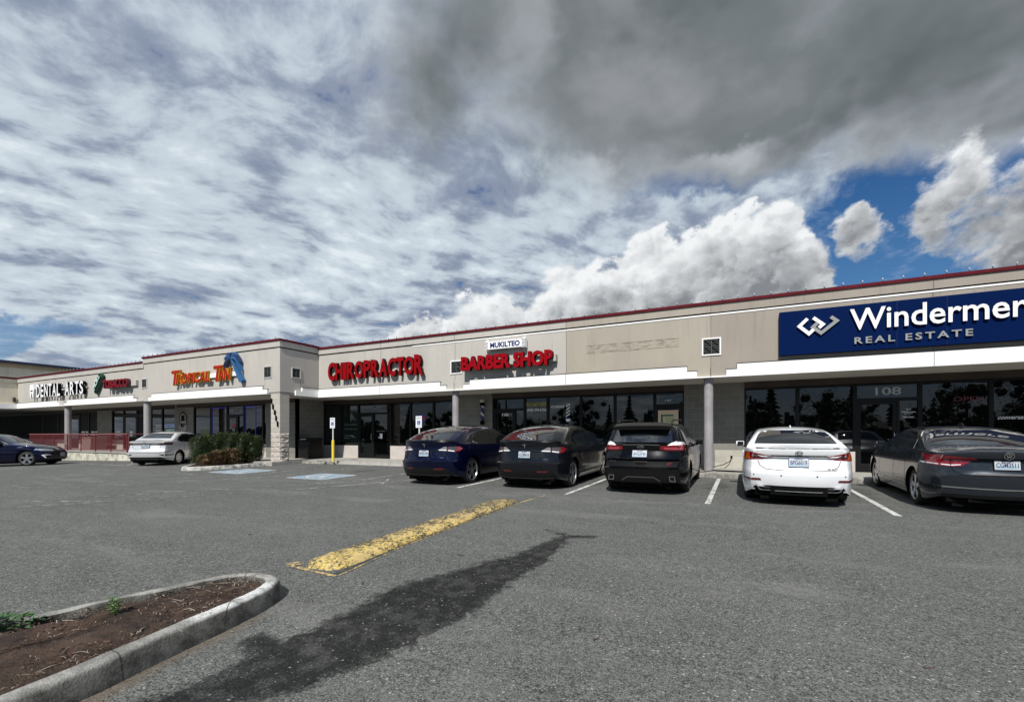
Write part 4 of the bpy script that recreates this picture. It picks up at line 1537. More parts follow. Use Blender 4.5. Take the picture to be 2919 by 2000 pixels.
# tan paper notice on the 107 door
t = thing('paper_notice', 'tan paper printed in green taped inside the glass of door 107', 'notice', (-2.3, WR, 1.5))
mk('paper', MB().box(-2.60, -1.92, GY - .042, GY - .038, 1.55, 2.11), paint('tan_paper', (.78, .58, .40), .7), t)
mk('print_block', MB().box(-2.50, -2.0, GY - .0445, GY - .0425, 1.60, 1.98), paint('paper_yellow', (.66, .62, .36), .7), t)
mb = MB()
mb.box(-2.47, -2.08, GY - .047, GY - .045, 1.90, 1.955)
mb.prism([(-2.50, 1.62), (-2.42, 1.62), (-2.45, 1.95), (-2.50, 1.99)], GY - .047, GY - .045, 'y')
for i in range(4):
    mb.box(-2.36, -2.06, GY - .047, GY - .045, 1.65 + i * .06, 1.665 + i * .06)
mk('green_print', mb, paint('print_green', (.07, .14, .10), .7), t)
decal('opening_lettering', 'small white lettering OPEN DAILY beside the estate agency door', 'OPEN DAILY', 4.22, 4.51, 1.735, 1.775, GY, DEC, bold=.02)
t = thing('agency_logo_decal', 'small white agency name and mark beside the estate agency door', 'decal', (4.35, GY, 1.9))
lettering('Windermere', 4.20, 4.54, 1.885, 1.925, GY, .003, [DEC, DEC], t, bold=.015)
lettering('REAL ESTATE', 4.28, 4.46, 1.845, 1.865, GY, .003, [DEC, DEC], t)
mk('mark', MB().prism([(4.31, 1.985), (4.35, 1.955), (4.37, 1.97), (4.39, 1.955), (4.43, 1.985), (4.41, 1.995), (4.37, 1.965), (4.33, 1.995)], GY - .003, GY, 'y'), DEC, t)
decal('cursive_lettering', 'white slanted word conversations at the far right window', 'conversations', 6.26, 7.05, 1.66, 1.76, GY, DEC, bold=.01, shear=.5, split=False)
t = thing('open_neon_sign', 'faint pink neon OPEN sign inside the right-hand agency window', 'neon sign', (5.6, GY, 2.2))
lettering('OPEN', 5.36, 5.98, 2.17, 2.30, GY, .004, [M['neon_pink'], M['neon_pink']], t, bold=-.012)
t = thing('open_neon_sign', 'small red neon OPEN sign with blue border in the chiropractor window', 'neon sign', (-13.1, GY, 1.9))
mb = MB()
mb.box(-13.28, -12.72, GY - .02, GY - .01, 2.11, 2.13).box(-13.28, -12.72, GY - .02, GY - .01, 1.90, 1.92).box(-13.28, -13.26, GY - .02, GY - .01, 1.92, 2.11).box(-12.74, -12.72, GY - .02, GY - .01, 1.92, 2.11)
mk('blue_border', mb, paint('neon_border_blue', (.03, .02, .2), .4, emit=(.05, .03, .55), estr=.35), t)
lettering('OPEN', -13.20, -12.80, 1.96, 2.07, GY - .01, .006, [M['neon_red'], M['neon_red']], t, bold=.01)
t = thing('door_notices', 'white papers taped to the dark chiropractor door', 'notice', (-15.3, GY, 1.2))
mk('paper', MB().box(-15.42, -15.26, GY - .004, GY, 1.08, 1.32).box(-15.50, -15.44, GY - .004, GY, 1.10, 1.16), DEC, t)
lettering('by appointment', -15.62, -15.10, 1.40, 1.46, GY, .003, [DEC2, DEC2], t, bold=.01)
t = thing('clinic_window_lettering', 'pale lines of lettering on the greenish clinic window', 'lettering', (-17.3, GY, 1.5))
mb = MB()
rr = random.Random(2)
for z, w in ((1.74, .85), (1.52, .85), (1.20, .55), (1.08, .35)):
    x = -17.70
    while x < -17.70 + w:
        d = rr.uniform(.05, .15)
        mb.box(x, min(x + d, -16.83), GY - .003, GY, z, z + .045)
        x += d + .03
mk('printed_lines', mb, paint('clinic_print', (.13, .17, .16), .6), t)

# little lit shop signs in the tobacco shop window
GT = WT + .078
for body, x0, x1, z0, z1, c, lab in (('HOOKAH', -31.20, -30.56, 1.68, 1.86, (.55, .55, .58), 'white HOOKAH word sign in the left tobacco shop pane'),
                                     ('CIGARS', -31.18, -30.56, 1.38, 1.56, (.55, .58, .56), 'white CIGARS word sign low in the left tobacco shop pane'),
                                     ('TOBACCO', -30.25, -29.22, 1.70, 1.88, (.38, .48, .80), 'pale blue TOBACCO word sign in the right tobacco shop pane'),
                                     ('GLASS', -30.13, -29.30, 1.38, 1.58, (.45, .75, .60), 'pale green GLASS word sign in the right tobacco shop pane'),
                                     ('VAPE', -30.05, -29.32, 1.12, 1.25, (.50, .50, .52), 'small white word sign at the bottom of the right tobacco shop pane')):
    t = thing('window_word_sign', lab, 'sign', ((x0 + x1) / 2, GT, z0), 0, 'word signs in the tobacco shop window')
    mm = paint('sign_back' + body, tuple(v * .55 for v in c), .5, emit=c, estr=.22)
    mk('panel', MB().box(x0, x1, GT - .012, GT - .002, z0, z1), mm, t)
    lettering(body, x0 + .03, x1 - .03, z0 + .03, z1 - .03, GT - .012, .004, [BLK if body != 'TOBACCO' else NAVY, BLK], t, bold=.02)
t = thing('tanning_poster', 'colourful poster low in the left pane of the tanning shop', 'poster', (-26.7, WT, 1.2))
def f_poster(b, p):
    P = wpos(b)
    n = b.noise(P, 3.0, 3, .5, color=True)
    h = b.node('ShaderNodeHueSaturation')
    h.inputs['Saturation'].default_value = 2.6
    h.inputs['Value'].default_value = .22
    b.link(n, h.inputs['Color'])
    b.link(h.outputs[0], p.inputs['Base Color'])
mk('paper', MB().box(-26.75, -25.9, GT - .004, GT, .95, 1.55), mat('poster', rough=.3, fn=f_poster), t)
t = thing('tanning_door_notice', 'small red and white notice on the tanning shop door', 'notice', (-23.9, WT, 1.5))
mk('paper', MB().box(-24.0, -23.66, GT - .024, GT - .018, 1.66, 1.84), paint('notice_red', (.30, .07, .06), .6), t)
mk('lower_paper', MB().box(-23.95, -23.72, GT - .024, GT - .018, 1.45, 1.62), paint('notice_grey', (.20, .18, .17), .6), t)
t = thing('tanning_hours_card', 'grey card in the transom over the tanning shop door', 'notice', (-23.7, WT, 2.5))
mk('paper', MB().box(-23.85, -23.45, GT - .004, GT, 2.42, 2.68), paint('card_grey', (.16, .15, .16), .6), t)
mb = MB()
for x0, x1 in ((-38.95, -38.5), (-38.4, -38.05), (-40.3, -39.8), (-39.7, -39.35)):
    mb.box(x0, x1, GT - .004, GT, 1.42, 1.50)
    mb.box(x0 - .05, x1 + .02, GT - .004, GT, 1.24, 1.30)
t = thing('dental_window_lettering', 'rows of white lettering on the dark dental office windows', 'lettering', (-39.2, GT, 1.2))
mk('printed_lines', mb, DEC, t)
t = thing('window_card', 'pale card in the left tobacco shop window by the block wall', 'notice', (-35.4, GT, 1.2))
mk('paper', MB().box(-35.85, -35.15, GT - .004, GT, 1.24, 1.30).box(-35.8, -35.2, GT - .004, GT, 1.42, 1.50), DEC, t)
t = thing('tobacco_door_notice', 'white notice on the glass door of the tobacco shop', 'notice', (-34, GT, 1.3))
mk('paper', MB().box(-34.05, -33.75, GT - .024, GT - .018, 1.22, 1.5), DEC, t)

# ---------------------------------------------------------------- barber pole on the wall
t = thing('barber_pole', 'black capped barber pole with white and navy spiral on the grey block wall', 'barber pole', (-9.62, WR - .16, 1.75))
px_, py_ = -9.66, WR - .15
mk('globe', MB().lathe([(2.60, .03), (2.61, .075), (2.64, .10), (2.68, .105), (2.72, .09), (2.74, .05), (2.745, 0)], (px_, py_, 0), 'z', 20), paint('globe_pale', (.48, .47, .44), .4), t, smooth=60)
mk('cap', MB().lathe([(2.46, 0), (2.46, .085), (2.50, .10), (2.56, .10), (2.60, .06)], (px_, py_, 0), 'z', 20), BLK, t, smooth=50)
mk('foot', MB().lathe([(1.66, 0), (1.665, .05), (1.70, .085), (1.76, .10), (1.84, .085), (1.86, .0)], (px_, py_, 0), 'z', 20), BLK, t, smooth=50)
def f_spiral(b, p):
    P = wpos(b)
    x, y, z = b.sep(P)
    a = b.m('ARCTAN2', y - py_, x - px_) / 6.28318
    f = b.m('FRACT', z * 2.9 + a)
    c = b.mix(b.ss((f - .5).abs(), .30, .32), (.020, .03, .14), (.74, .74, .76))
    c = b.mix(b.ss((f - .12).abs(), .07, .06), c, (.06, .05, .06))
    b.link(c, p.inputs['Base Color'])
mk('striped_tube', MB().lathe([(1.85, .07), (2.47, .07)], (px_, py_, 0), 'z', 24), mat('spiral', rough=.2, fn=f_spiral), t, smooth=50)
mk('wall_bracket', MB().box(px_ - .03, px_ + .03, py_ + .05, WR, 2.50, 2.54).box(px_ - .03, px_ + .03, py_ + .05, WR, 1.76, 1.80), BLK, t)

# ---------------------------------------------------------------- disabled bay sign posts
for (x, y, zt, lab) in ((-15.62, 14.40, 1.98, 'disabled parking sign on a yellow-sleeved post by the access ramp, left of the two'),
                        (-10.98, 14.3, 1.965, 'disabled parking sign on a white post right behind the blue crossover')):
    t = thing('disabled_parking_sign', lab, 'sign post', (x, y, gz(x, y)), 0, 'disabled parking signs at the kerb')
    mk('post', MB().tube([(x, y, 0), (x, y, zt - .05)], .028, 8), paint('post_white', (.62, .62, .60), .5), t)
    mk('yellow_sleeve', MB().lathe([(.10, .05), (.10, .058), (1.02, .058), (1.03, .03)], (x, y, 0), 'z', 16), paint('sleeve_yellow', (.80, .60, .06), .45), t, smooth=50)
    mk('base', MB().lathe([(0.0, .09), (.09, .085), (.11, .06)], (x, y, 0), 'z', 14), M['concrete_old'], t)
    pl = mk('plate', MB().box(x - .14, x + .14, y - .036, y - .030, zt - .44, zt), M['white_sign'], t)
    mb = MB()
    c0 = (x, zt - .30)
    mb.box(x - .075, x + .075, y - .0395, y - .0365, zt - .33, zt - .18)
    sb = mk('blue_square', mb, paint('sign_blue', (.015, .05, .30), .4), t)
    mb = MB()
    wheelchair(mb, lambda u, v: (x + u * .15, y - .041, zt - .255 + v * .135))
    mk('wheelchair_symbol', mb, WHT, t)
    for k, (tx, zz, hh) in enumerate((('RESERVED', zt - .07, .035), ('PARKING', zt - .125, .035), ('STATE PERMIT REQUIRED', zt - .40, .025))):
        lettering(tx, x - .11, x + .11, zz, zz + hh, y - .036, .002, [paint('sign_green', (.03, .12, .10), .5)] * 2, t, 'text_line', split=False, bold=.01)
# concrete wheel stops
for (x0, x1, y, lab) in ((-17.35, -15.95, 14.30, 'weathered concrete wheel stop beside the split block pillar'),):
    t = thing('wheel_stop', lab, 'wheel stop', ((x0 + x1) / 2, y, gz(0, y)))
    z = gz(0, y)
    mk('stop_block', MB().prism([(y - .08, z), (y - .055, z + .11), (y + .055, z + .11), (y + .08, z)], x0, x1, 'x'), M['concrete_old'], t, bevel=.01)

# litter bin under the canopy
t = thing('litter_bin', 'dark square litter bin in the shade against the block return wall', 'bin', (-18.3, 15.6, .13))
mk('body', MB().box(-18.95, -18.2, 15.35, 16.1, .15, .98), M['plastic_black'], t, bevel=.02)
mk('lid', MB().prism([(15.30, .985), (16.15, .985), (16.05, 1.12), (15.40, 1.12)], -19.0, -18.15, 'x'), M['plastic_black'], t, bevel=.02)
mk('slot', MB().box(-18.78, -18.4, 15.325, 15.34, 1.03, 1.07), M['metal'], t)

# garden hose left on the walkway and a hooked cable up the wall
t = thing('garden_hose', 'thin black hose trailing over the walkway around the round column', 'hose', (-.6, 15.2, .14))
pts = [(-1.9, 15.15, .145), (-1.5, 15.25, .15), (-1.15, 15.0, .16), (-1.25, 14.78, .15), (-.95, 14.80, .15), (-.72, 15.1, .18), (-.6, 15.3, .15), (-.3, 15.35, .145), (.1, 15.28, .145), (.5, 15.4, .145)]
mk('hose_line', MB().tube(pts, .014, 6), BLK, t, smooth=60)
mk('hose_tail', MB().tube([(-1.9, 15.35, .15), (-1.4, 15.5, .16), (-1.0, 15.45, .17), (-.6, 15.55, .16), (.0, 15.5, .15), (.9, 15.6, .15)], .012, 6), BLK, t, smooth=60)
t = thing('wall_cable', 'curved black cable hanging from the low block wall onto the walkway', 'cable', (-.2, 16.9, .4))
mk('cable_line', MB().tube([(-.25, WR - .03, .52), (-.25, WR - .05, .46), (-.30, WR - .10, .37), (-.50, WR - .2, .26), (-.80, WR - .4, .19), (-1.05, WR - .7, .15)], .013, 6), BLK, t, smooth=60)
mk('hook', MB().tube([(-.27, WR - .02, .50), (-.255, WR - .05, .545), (-.235, WR - .05, .545), (-.23, WR - .04, .50)], .02, 6), BLK, t)

# ---------------------------------------------------------------- red railing on the raised walkway
M['rail_red'] = mat('rail_red', (.15, .018, .022), .6)
M['rail_light'] = mat('rail_light', (.26, .09, .09), .6)
t = thing('red_railing', 'long red picket railing along the raised walkway', 'railing', (-33.8, 12.7, .34))
ry = 12.62
mk('top_rail', MB().box(-39.7, -28.22, ry - .03, ry + .03, 1.285, 1.33), M['rail_light'], t)
mk('bottom_rail', MB().box(-39.7, -28.22, ry - .015, ry + .015, .43, .46), M['rail_red'], t)
x = -39.6
k = 0
while x < -28.1:
    mk('rail_post', MB().box(x - .02, x + .02, ry - .022, ry + .022, .33, 1.284), M['rail_red'], t)
    nx_ = x + 1.62
    mb = MB()
    q = x + .06
    while q < min(nx_ - .03, -28.25):
        mb.box(q, q + .014, ry - .002, ry + .002, .461, 1.283)
        q += .046
    mk('picket_panel', mb, M['rail_red'], t)
    x = nx_
mk('end_rail', MB().box(-28.26, -28.22, ry + .031, WT - .6, 1.285, 1.33).box(-28.26, -28.22, ry + .031, ry + .07, .33, 1.284), M['rail_light'], t)
t = thing('walkway_bin', 'red-tinted grey litter bin behind the red railing', 'bin', (-36.0, 14.2, .33))
mk('body', MB().prism([(-36.6, .34), (-35.6, .34), (-35.5, 1.08), (-36.7, 1.08)], 14.0, 14.8, 'y'), paint('bin_tan', (.25, .18, .16), .6), t)
mk('lid', MB().box(-36.75, -35.45, 13.95, 14.85, 1.081, 1.13), paint('bin_lid', (.30, .25, .23), .6), t)

# ================================================================ planting islands
def ngon_inset(poly, d):
    P2 = [Vector(p) for p in poly]
    out = []
    n = len(P2)
    for k in range(n):
        a, c, e = P2[k - 1], P2[k], P2[(k + 1) % n]
        n0 = Vector((-(c - a).y, (c - a).x)).normalized()
        n1 = Vector((-(e - c).y, (e - c).x)).normalized()
        nn = (n0 + n1).normalized()
        out.append(c + nn * (d / max(.35, nn.dot(n0))))
    return out


def smooth_loop(pts, n=4, closed=True):
    """Catmull-Rom through closed points"""
    out = []
    N = len(pts)
    for k in range(N):
        p0, p1, p2, p3 = (Vector(pts[(k + j - 1) % N]) for j in range(4))
        for i in range(n):
            t_ = i / n
            out.append(.5 * ((2 * p1) + (p2 - p0) * t_ + (2 * p0 - 5 * p1 + 4 * p2 - p3) * t_ ** 2 + (3 * p1 - p0 - 3 * p2 + p3) * t_ ** 3))
    return out


def kerb_ring(mb, loop, w, h, rr, jig=.006):
    """ccw loop = outer foot; makes battered face, rounded arris, top, inner face"""
    prof = [(0, -.12), (0, .0), (.018, h * .55), (.030, h - .03), (.045, h - .008), (.065, h), (w - .012, h), (w, h - .012), (w, h - .09)]
    rings = []
    for o_, z in prof:
        ins = ngon_inset(loop, o_)
        rings.append([(p.x + rr.uniform(-jig, jig), p.y + rr.uniform(-jig, jig), gz(*loop[k]) + z + rr.uniform(-jig, jig) * .6) for k, p in enumerate(ins)])
    n = len(loop)
    vs = [v for r_ in rings for v in r_]
    fs = []
    for j in range(len(prof) - 1):
        for k in range(n):
            fs.append((j * n + k, j * n + (k + 1) % n, (j + 1) * n + (k + 1) % n, (j + 1) * n + k))
    mb.add(vs, fs)


def f_kerb(b, p):
    P = wpos(b)
    x, y, z = b.sep(P)
    n = b.noise(P, 5.5, 5, .68)
    nf = b.noise(P, 75, 3, .75)
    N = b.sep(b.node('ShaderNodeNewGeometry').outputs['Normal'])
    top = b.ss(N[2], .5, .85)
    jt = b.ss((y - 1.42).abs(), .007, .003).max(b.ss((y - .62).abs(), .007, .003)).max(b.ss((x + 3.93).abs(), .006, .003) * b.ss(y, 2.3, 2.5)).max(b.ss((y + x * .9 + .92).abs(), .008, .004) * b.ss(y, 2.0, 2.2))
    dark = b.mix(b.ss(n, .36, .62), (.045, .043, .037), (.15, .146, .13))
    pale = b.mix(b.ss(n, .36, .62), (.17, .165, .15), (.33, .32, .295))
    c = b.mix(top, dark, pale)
    new = b.ss((x + 3.50).abs(), .20, .10) * b.ss((y - 2.30).abs(), .50, .34) * b.ss(n, .34, .52)
    c = b.mix(new * top, c, (.60, .60, .58))
    c = b.scale(c, .25 + nf * 1.5)
    c = b.mix(jt * .8, c, (.02, .02, .018))
    b.link(c, p.inputs['Base Color'])
    bump(b, p, nf * .65 + n * .35, .012, 1.0)


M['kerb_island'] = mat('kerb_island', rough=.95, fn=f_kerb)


def f_soil(b, p):
    P = wpos(b)
    n = b.noise(P, 7, 6, .72)
    nf = b.noise(P, 70, 4, .75)
    n2 = b.noise(P, 1.6, 3, .6)
    c = b.mix(b.ss(n, .36, .64), (.018, .010, .007), (.080, .046, .030))
    c = b.mix(b.ss(n2, .45, .65) * .5, c, (.085, .060, .042))
    c = b.scale(c, .15 + nf * 1.75)
    b.link(c, p.inputs['Base Color'])
    bump(b, p, nf * .6 + n * .4, .03, 1.0)


M['soil'] = mat('soil', rough=1.0, fn=f_soil)
t = thing('planting_island', 'kerbed soil bed with rounded end in the left foreground', 'planter', (-4, 1.5, gz(-4, 1.5)))
outer = [(-2.92, -2.0), (-3.02, -.5), (-3.10, .5), (-3.18, 1.2), (-3.28, 1.7), (-3.36, 2.15), (-3.46, 2.53), (-3.62, 2.78), (-3.85, 2.86), (-4.08, 2.80), (-4.26, 2.62), (-4.36, 2.3), (-4.44, 2.0), (-4.54, 1.6), (-4.68, 1.1), (-4.85, .3), (-5.0, -.8), (-5.0, -2.0)]
loop = smooth_loop(outer, 5)
rr = random.Random(11)
mb = MB()
kerb_ring(mb, loop, .14, .15, rr, .0045)
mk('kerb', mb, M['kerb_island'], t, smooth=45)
ins = ngon_inset(loop, .13)
# soil surface: polar fan of rings, gently mounded
mb = MB()
cx, cy = -3.92, 1.2
rings = 26
vs = []
for j in range(rings + 1):
    f = 1 - j / rings
    for p in ins:
        x, y = cx + (p.x - cx) * f, cy + (p.y - cy) * f
        h = .085 + .055 * (1 - f ** 3)
        h += .016 * math.sin(x * 9 + y * 4) * math.cos(y * 7 - x * 3) + rr.uniform(-.009, .009)
        vs.append((x, y, gz(x, y) + h))
n = len(ins)
fs = [(j * n + k, j * n + (k + 1) % n, (j + 1) * n + (k + 1) % n, (j + 1) * n + k) for j in range(rings) for k in range(n)]
mk('soil_bed', MB().add(vs, fs), M['soil'], t, smooth=80)


def in_island(x, y, m=.2):
    w = 1.0 if y < 2.1 else max(0, 1 - ((y - 2.1) / .68) ** 2) ** .6
    return abs(x + 3.90) < (.92 - .17 * y - m + .06) * w


mb = MB()
M['twig'] = mat('twig', rough=.9, fn=f_noise((.16, .11, .075), (.46, .40, .33), 9, fine=.2))
M['bark_chip'] = mat('bark_chip', rough=.95, fn=f_noise((.035, .02, .014), (.12, .075, .05), 15, fine=.2))
cnt = 0
while cnt < 420:
    x, y = rr.uniform(-4.8, -3.0), rr.uniform(.2, 2.75)
    if not in_island(x, y):
        continue
    cnt += 1
    big = rr.random() < .10
    L = rr.uniform(.06, .20) if big else rr.uniform(.006, .035)
    a = rr.uniform(0, 6.28)
    r_ = rr.uniform(.0014, .0028) if big else rr.uniform(.0015, .0035)
    z = gz(x, y) + .128
    bend = rr.uniform(-.012, .012) if big else 0
    mb.tube([(x, y, z), (x + math.cos(a) * L / 2 - math.sin(a) * bend, y + math.sin(a) * L / 2 + math.cos(a) * bend, z + rr.uniform(.004, .018)), (x + math.cos(a) * L, y + math.sin(a) * L, z + rr.uniform(0, .008))], [r_, r_ * .9, r_ * .5], 5)
o = mk('twig_litter', mb, M['twig'])
tag(o, 'pale twigs and dry bits scattered over the brown soil bed', 'twigs')
o['kind'] = 'stuff'
mb = MB()
cnt = 0
while cnt < 7000:
    x, y = rr.uniform(-4.8, -3.0), rr.uniform(.1, 2.8)
    if not in_island(x, y, .16):
        continue
    cnt += 1
    s = rr.uniform(.003, .012)
    z = gz(x, y) + .126 + rr.uniform(-.008, .012)
    v = [(x + rr.uniform(-s, s), y + rr.uniform(-s, s), z + rr.uniform(-s, s) * .8) for _ in range(4)]
    mb.add(v, [(0, 1, 2), (0, 1, 3), (0, 2, 3), (1, 2, 3)])
o = mk('bark_crumbs', mb, M['bark_chip'])
tag(o, 'dark bark crumbs and clods covering the soil bed', 'mulch')
o['kind'] = 'stuff'


def leaf(mb, base, d, L, w, up=.3, mi=0):
    """pointed, slightly folded leaf"""
    d = Vector(d).normalized()
    s = d.cross(Vector((0, 0, 1)))
    if s.length < .1:
        s = Vector((1, 0, 0))
    s.normalize()
    n = s.cross(d)
    b0 = Vector(base)
    vs = [b0, b0 + d * L * .45 + s * w / 2 + n * up * w, b0 + d * L, b0 + d * L * .45 - s * w / 2 + n * up * w, b0 + d * L * .5]
    mb.add(vs, [(0, 1, 4), (1, 2, 4), (2, 3, 4), (3, 0, 4)], mi)


M['weed'] = mat('weed', rough=.5, fn=f_noise((.035, .085, .018), (.10, .20, .035), 20, fine=.2))
M['weed_dark'] = mat('weed_dark', rough=.5, fn=f_noise((.012, .040, .012), (.045, .11, .025), 14, fine=.2))
WG = 'weeds growing in the foreground soil bed'
t = thing('weed', 'small upright green weed alone in the middle of the soil bed', 'weed', (-4.02, 1.72, .0), 0, WG)
mb = MB()
for k in range(34):
    a = k * 2.4
    h = .01 + .11 * (k / 34)
    c0 = (-4.03 + .01 * math.cos(a), 1.72 + .01 * math.sin(a), gz(-4, 1.72) + .125 + h)
    leaf(mb, c0, (math.cos(a), math.sin(a), .55), rr.uniform(.03, .06), rr.uniform(.016, .026))
mk('leaves', mb, M['weed'], t)
mk('stem', MB().tube([(-4.03, 1.72, gz(-4, 1.72) + .09), (-4.025, 1.72, gz(-4, 1.72) + .24)], .003, 5), M['weed'], t)
t = thing('weed', 'low spreading leafy weed at the left edge of the soil bed', 'weed', (-4.50, 1.22, 0), 0, WG)
mb = MB()
st = MB()
for k in range(210):
    a = rr.uniform(0, 6.28)
    r_ = rr.uniform(0, .26) ** 1.0
    x, y = -4.50 + r_ * math.cos(a) * .8, 1.22 + r_ * math.sin(a)
    z = gz(x, y) + .12 + rr.uniform(.01, .10) * (1 - r_ / .35)
    leaf(mb, (x, y, z), (math.cos(a + rr.uniform(-1, 1)), math.sin(a + rr.uniform(-1, 1)), rr.uniform(.0, .7)), rr.uniform(.035, .07), rr.uniform(.025, .042))
    if k % 6 == 0:
        st.tube([(-4.50, 1.22, gz(x, y) + .11), (x, y, z)], .002, 4)
mk('leaves', mb, M['weed_dark'], t)
mk('stem', st, M['weed_dark'], t)

# far island with hedge
t = thing('hedge_island', 'kerbed planting island running out from the corner pillar', 'planter', (-19.5, 12, 0))
isl = [(-18.42, 10.05), (-18.10, 10.35), (-17.75, 11.6), (-17.62, 13.19), (-20.5, 13.19), (-22.6, 13.19), (-21.6, 12.5), (-20.2, 11.35), (-18.85, 10.12)]
mb = MB()
lp = []
for k in range(len(isl)):
    a, c = Vector(isl[k]), Vector(isl[(k + 1) % len(isl)])
    nn = max(1, int((c - a).length / .3))
    for i in range(nn):
        lp.append(a + (c - a) * i / nn)
kerb_ring(mb, lp, .15, .14, rr, .004)
M['kerb_far'] = mat('kerb_far', rough=.95, fn=f_noise((.18, .175, .155), (.52, .51, .47), 3.2, lo=.40, hi=.60, bd=.008, fine=.3))
mk('kerb', mb, M['kerb_far'], t, smooth=45)
ins = ngon_inset(lp, .14)
mk('soil_bed', MB().add([(p.x, p.y, gz(p.x, p.y) + .10) for p in ins], [tuple(range(len(ins)))]), M['soil'], t)

M['hedge_leaf'] = mat('hedge_leaf', rough=.6, fn=f_noise((.008, .019, .005), (.042, .066, .014), 5, lo=.38, hi=.62, fine=.35))
M['hedge_tip'] = mat('hedge_tip', rough=.6, fn=f_noise((.06, .085, .02), (.15, .165, .045), 6, fine=.3))
M['red_leaf'] = mat('red_leaf', rough=.6, fn=f_noise((.07, .040, .018), (.20, .12, .06), 9, fine=.35))
M['olive_leaf'] = mat('olive_leaf', rough=.6, fn=f_noise((.05, .07, .015), (.14, .15, .04), 9, fine=.3))
M['branch'] = mat('branch', (.055, .038, .026), .9)


def shrub(t, boxes, nleaf, size, mats, rr, stems, ctr, core=0):
    """leaf clumps scattered over clumped box/ellipsoid shells"""
    mb = MB()
    for (c, s, wt, pw) in boxes:
        c = Vector(c)
        if core:        # close-packed inner twigs: a lumpy shell the leaves sit on
            n1_, n2_ = 14, 9
            vs = []
            for j in range(n2_ + 1):
                for i in range(n1_):
                    th, ph = 2 * math.pi * i / n1_, math.pi * (j / n2_ - .5)
                    u = [math.cos(ph) * math.cos(th), math.cos(ph) * math.sin(th), math.sin(ph)]
                    m_ = (sum(abs(v) ** pw for v in u)) ** (1 / pw)
                    k_ = core * rr.uniform(.90, 1.06) / m_
                    vs.append(c + Vector((u[0] * s[0] * k_, u[1] * s[1] * k_, max(u[2] * s[2] * k_, .05 - c.z))))
            mb.add(vs, [(j * n1_ + i, j * n1_ + (i + 1) % n1_, (j + 1) * n1_ + (i + 1) % n1_, (j + 1) * n1_ + i) for j in range(n2_) for i in range(n1_)], 0)
        for _ in range(int(nleaf * wt)):
            u = [rr.uniform(-1, 1) for _ in range(3)]
            m_ = max(abs(v) for v in u) ** .0 * (sum(abs(v) ** pw for v in u)) ** (1 / pw)
            sc_ = rr.uniform(.62, 1.0) ** .45 / max(m_, .05)
            d = Vector((u[0] * s[0], u[1] * s[1], u[2] * s[2])) * sc_
            lump = 1 + .10 * math.sin(d.x * 7 + c.x) * math.cos(d.y * 8) + .07 * math.sin(d.z * 11 + d.x * 5) + rr.uniform(-.05, .09)
            p = c + d * lump
            if p.z < .03:
                continue
            dirn = (d.normalized() + Vector((rr.uniform(-.8, .8), rr.uniform(-.8, .8), rr.uniform(-.3, 1.0)))).normalized()
            r_ = rr.random()
            mi = 0 if r_ < .80 else 1
            leaf(mb, p, dirn, size * rr.uniform(.6, 1.4), size * rr.uniform(.25, .5), .2, mi)
    mk('foliage', mb, mats, t)
    sm = MB()
    for (x, y, z) in stems:
        sm.tube([(ctr[0], ctr[1], .03), ((ctr[0] + x) / 2 + .05, (ctr[1] + y) / 2, z * .5), (x, y, z)], [.025, .018, .008], 6)
    mk('stem', sm, M['branch'], t)


rr = random.Random(21)
ax = Vector((.54, .84, 0))
t = thing('hedge_shrub', 'dense dark green clipped hedge filling the island by the pillar', 'hedge', (-19.4, 12.2, .1))
hb = []
for k, (o_, h_, w_) in enumerate(((-.78, .52, .46), (-.35, .56, .50), (.1, .58, .55), (.58, .57, .54), (1.02, .52, .48))):
    c = Vector((-19.35, 12.1, .14 + h_)) + ax * o_ * .92
    hb.append((c, (w_, w_ * .95, h_), .2, 3.4))
stems = [(hb[k][0].x + rr.uniform(-.3, .3), hb[k][0].y + rr.uniform(-.3, .3), rr.uniform(.6, 1.1)) for k in range(5) for _ in range(4)]
shrub(t, hb, 26000, .072, [M['hedge_leaf'], M['hedge_tip']], rr, stems, (-19.35, 12.1), .84)
t = thing('russet_shrub', 'low straggly shrub with reddish brown leaves in front of the hedge', 'shrub', (-18.9, 11.1, .1))
c0 = Vector((-18.55, 11.35, .33))
shrub(t, [(c0, (.36, .34, .26), .5, 2.0), (c0 + ax * .42 + Vector((0, 0, .05)), (.28, .3, .28), .3, 2.0), (c0 - ax * .42 - Vector((0, 0, .1)), (.35, .30, .20), .2, 2.0)], 5200, .085, [M['red_leaf'], M['olive_leaf']], rr,
      [(c0.x + rr.uniform(-.4, .4), c0.y + rr.uniform(-.4, .4), rr.uniform(.3, .6)) for _ in range(9)], (c0.x, c0.y), .5)
t = thing('grassy_shrub', 'yellowish green spiky growth at the left tip of the hedge island', 'shrub', (-20.0, 11.4, .1))
mb = MB()
for _ in range(1300):
    a = rr.uniform(0, 6.28)
    r_ = rr.uniform(0, .5)
    x, y = -20.0 + r_ * math.cos(a) * .8, 11.65 + r_ * math.sin(a) * .7
    dr = Vector((math.cos(a) * rr.uniform(.2, 1), math.sin(a) * rr.uniform(.2, 1), rr.uniform(.5, 1.4))).normalized()
    leaf(mb, (x, y, .08 + rr.uniform(0, .25)), dr, rr.uniform(.08, .26), rr.uniform(.012, .03), .1, 0 if rr.random() < .7 else 1)
mk('foliage', mb, [M['olive_leaf'], M['hedge_leaf']], t)

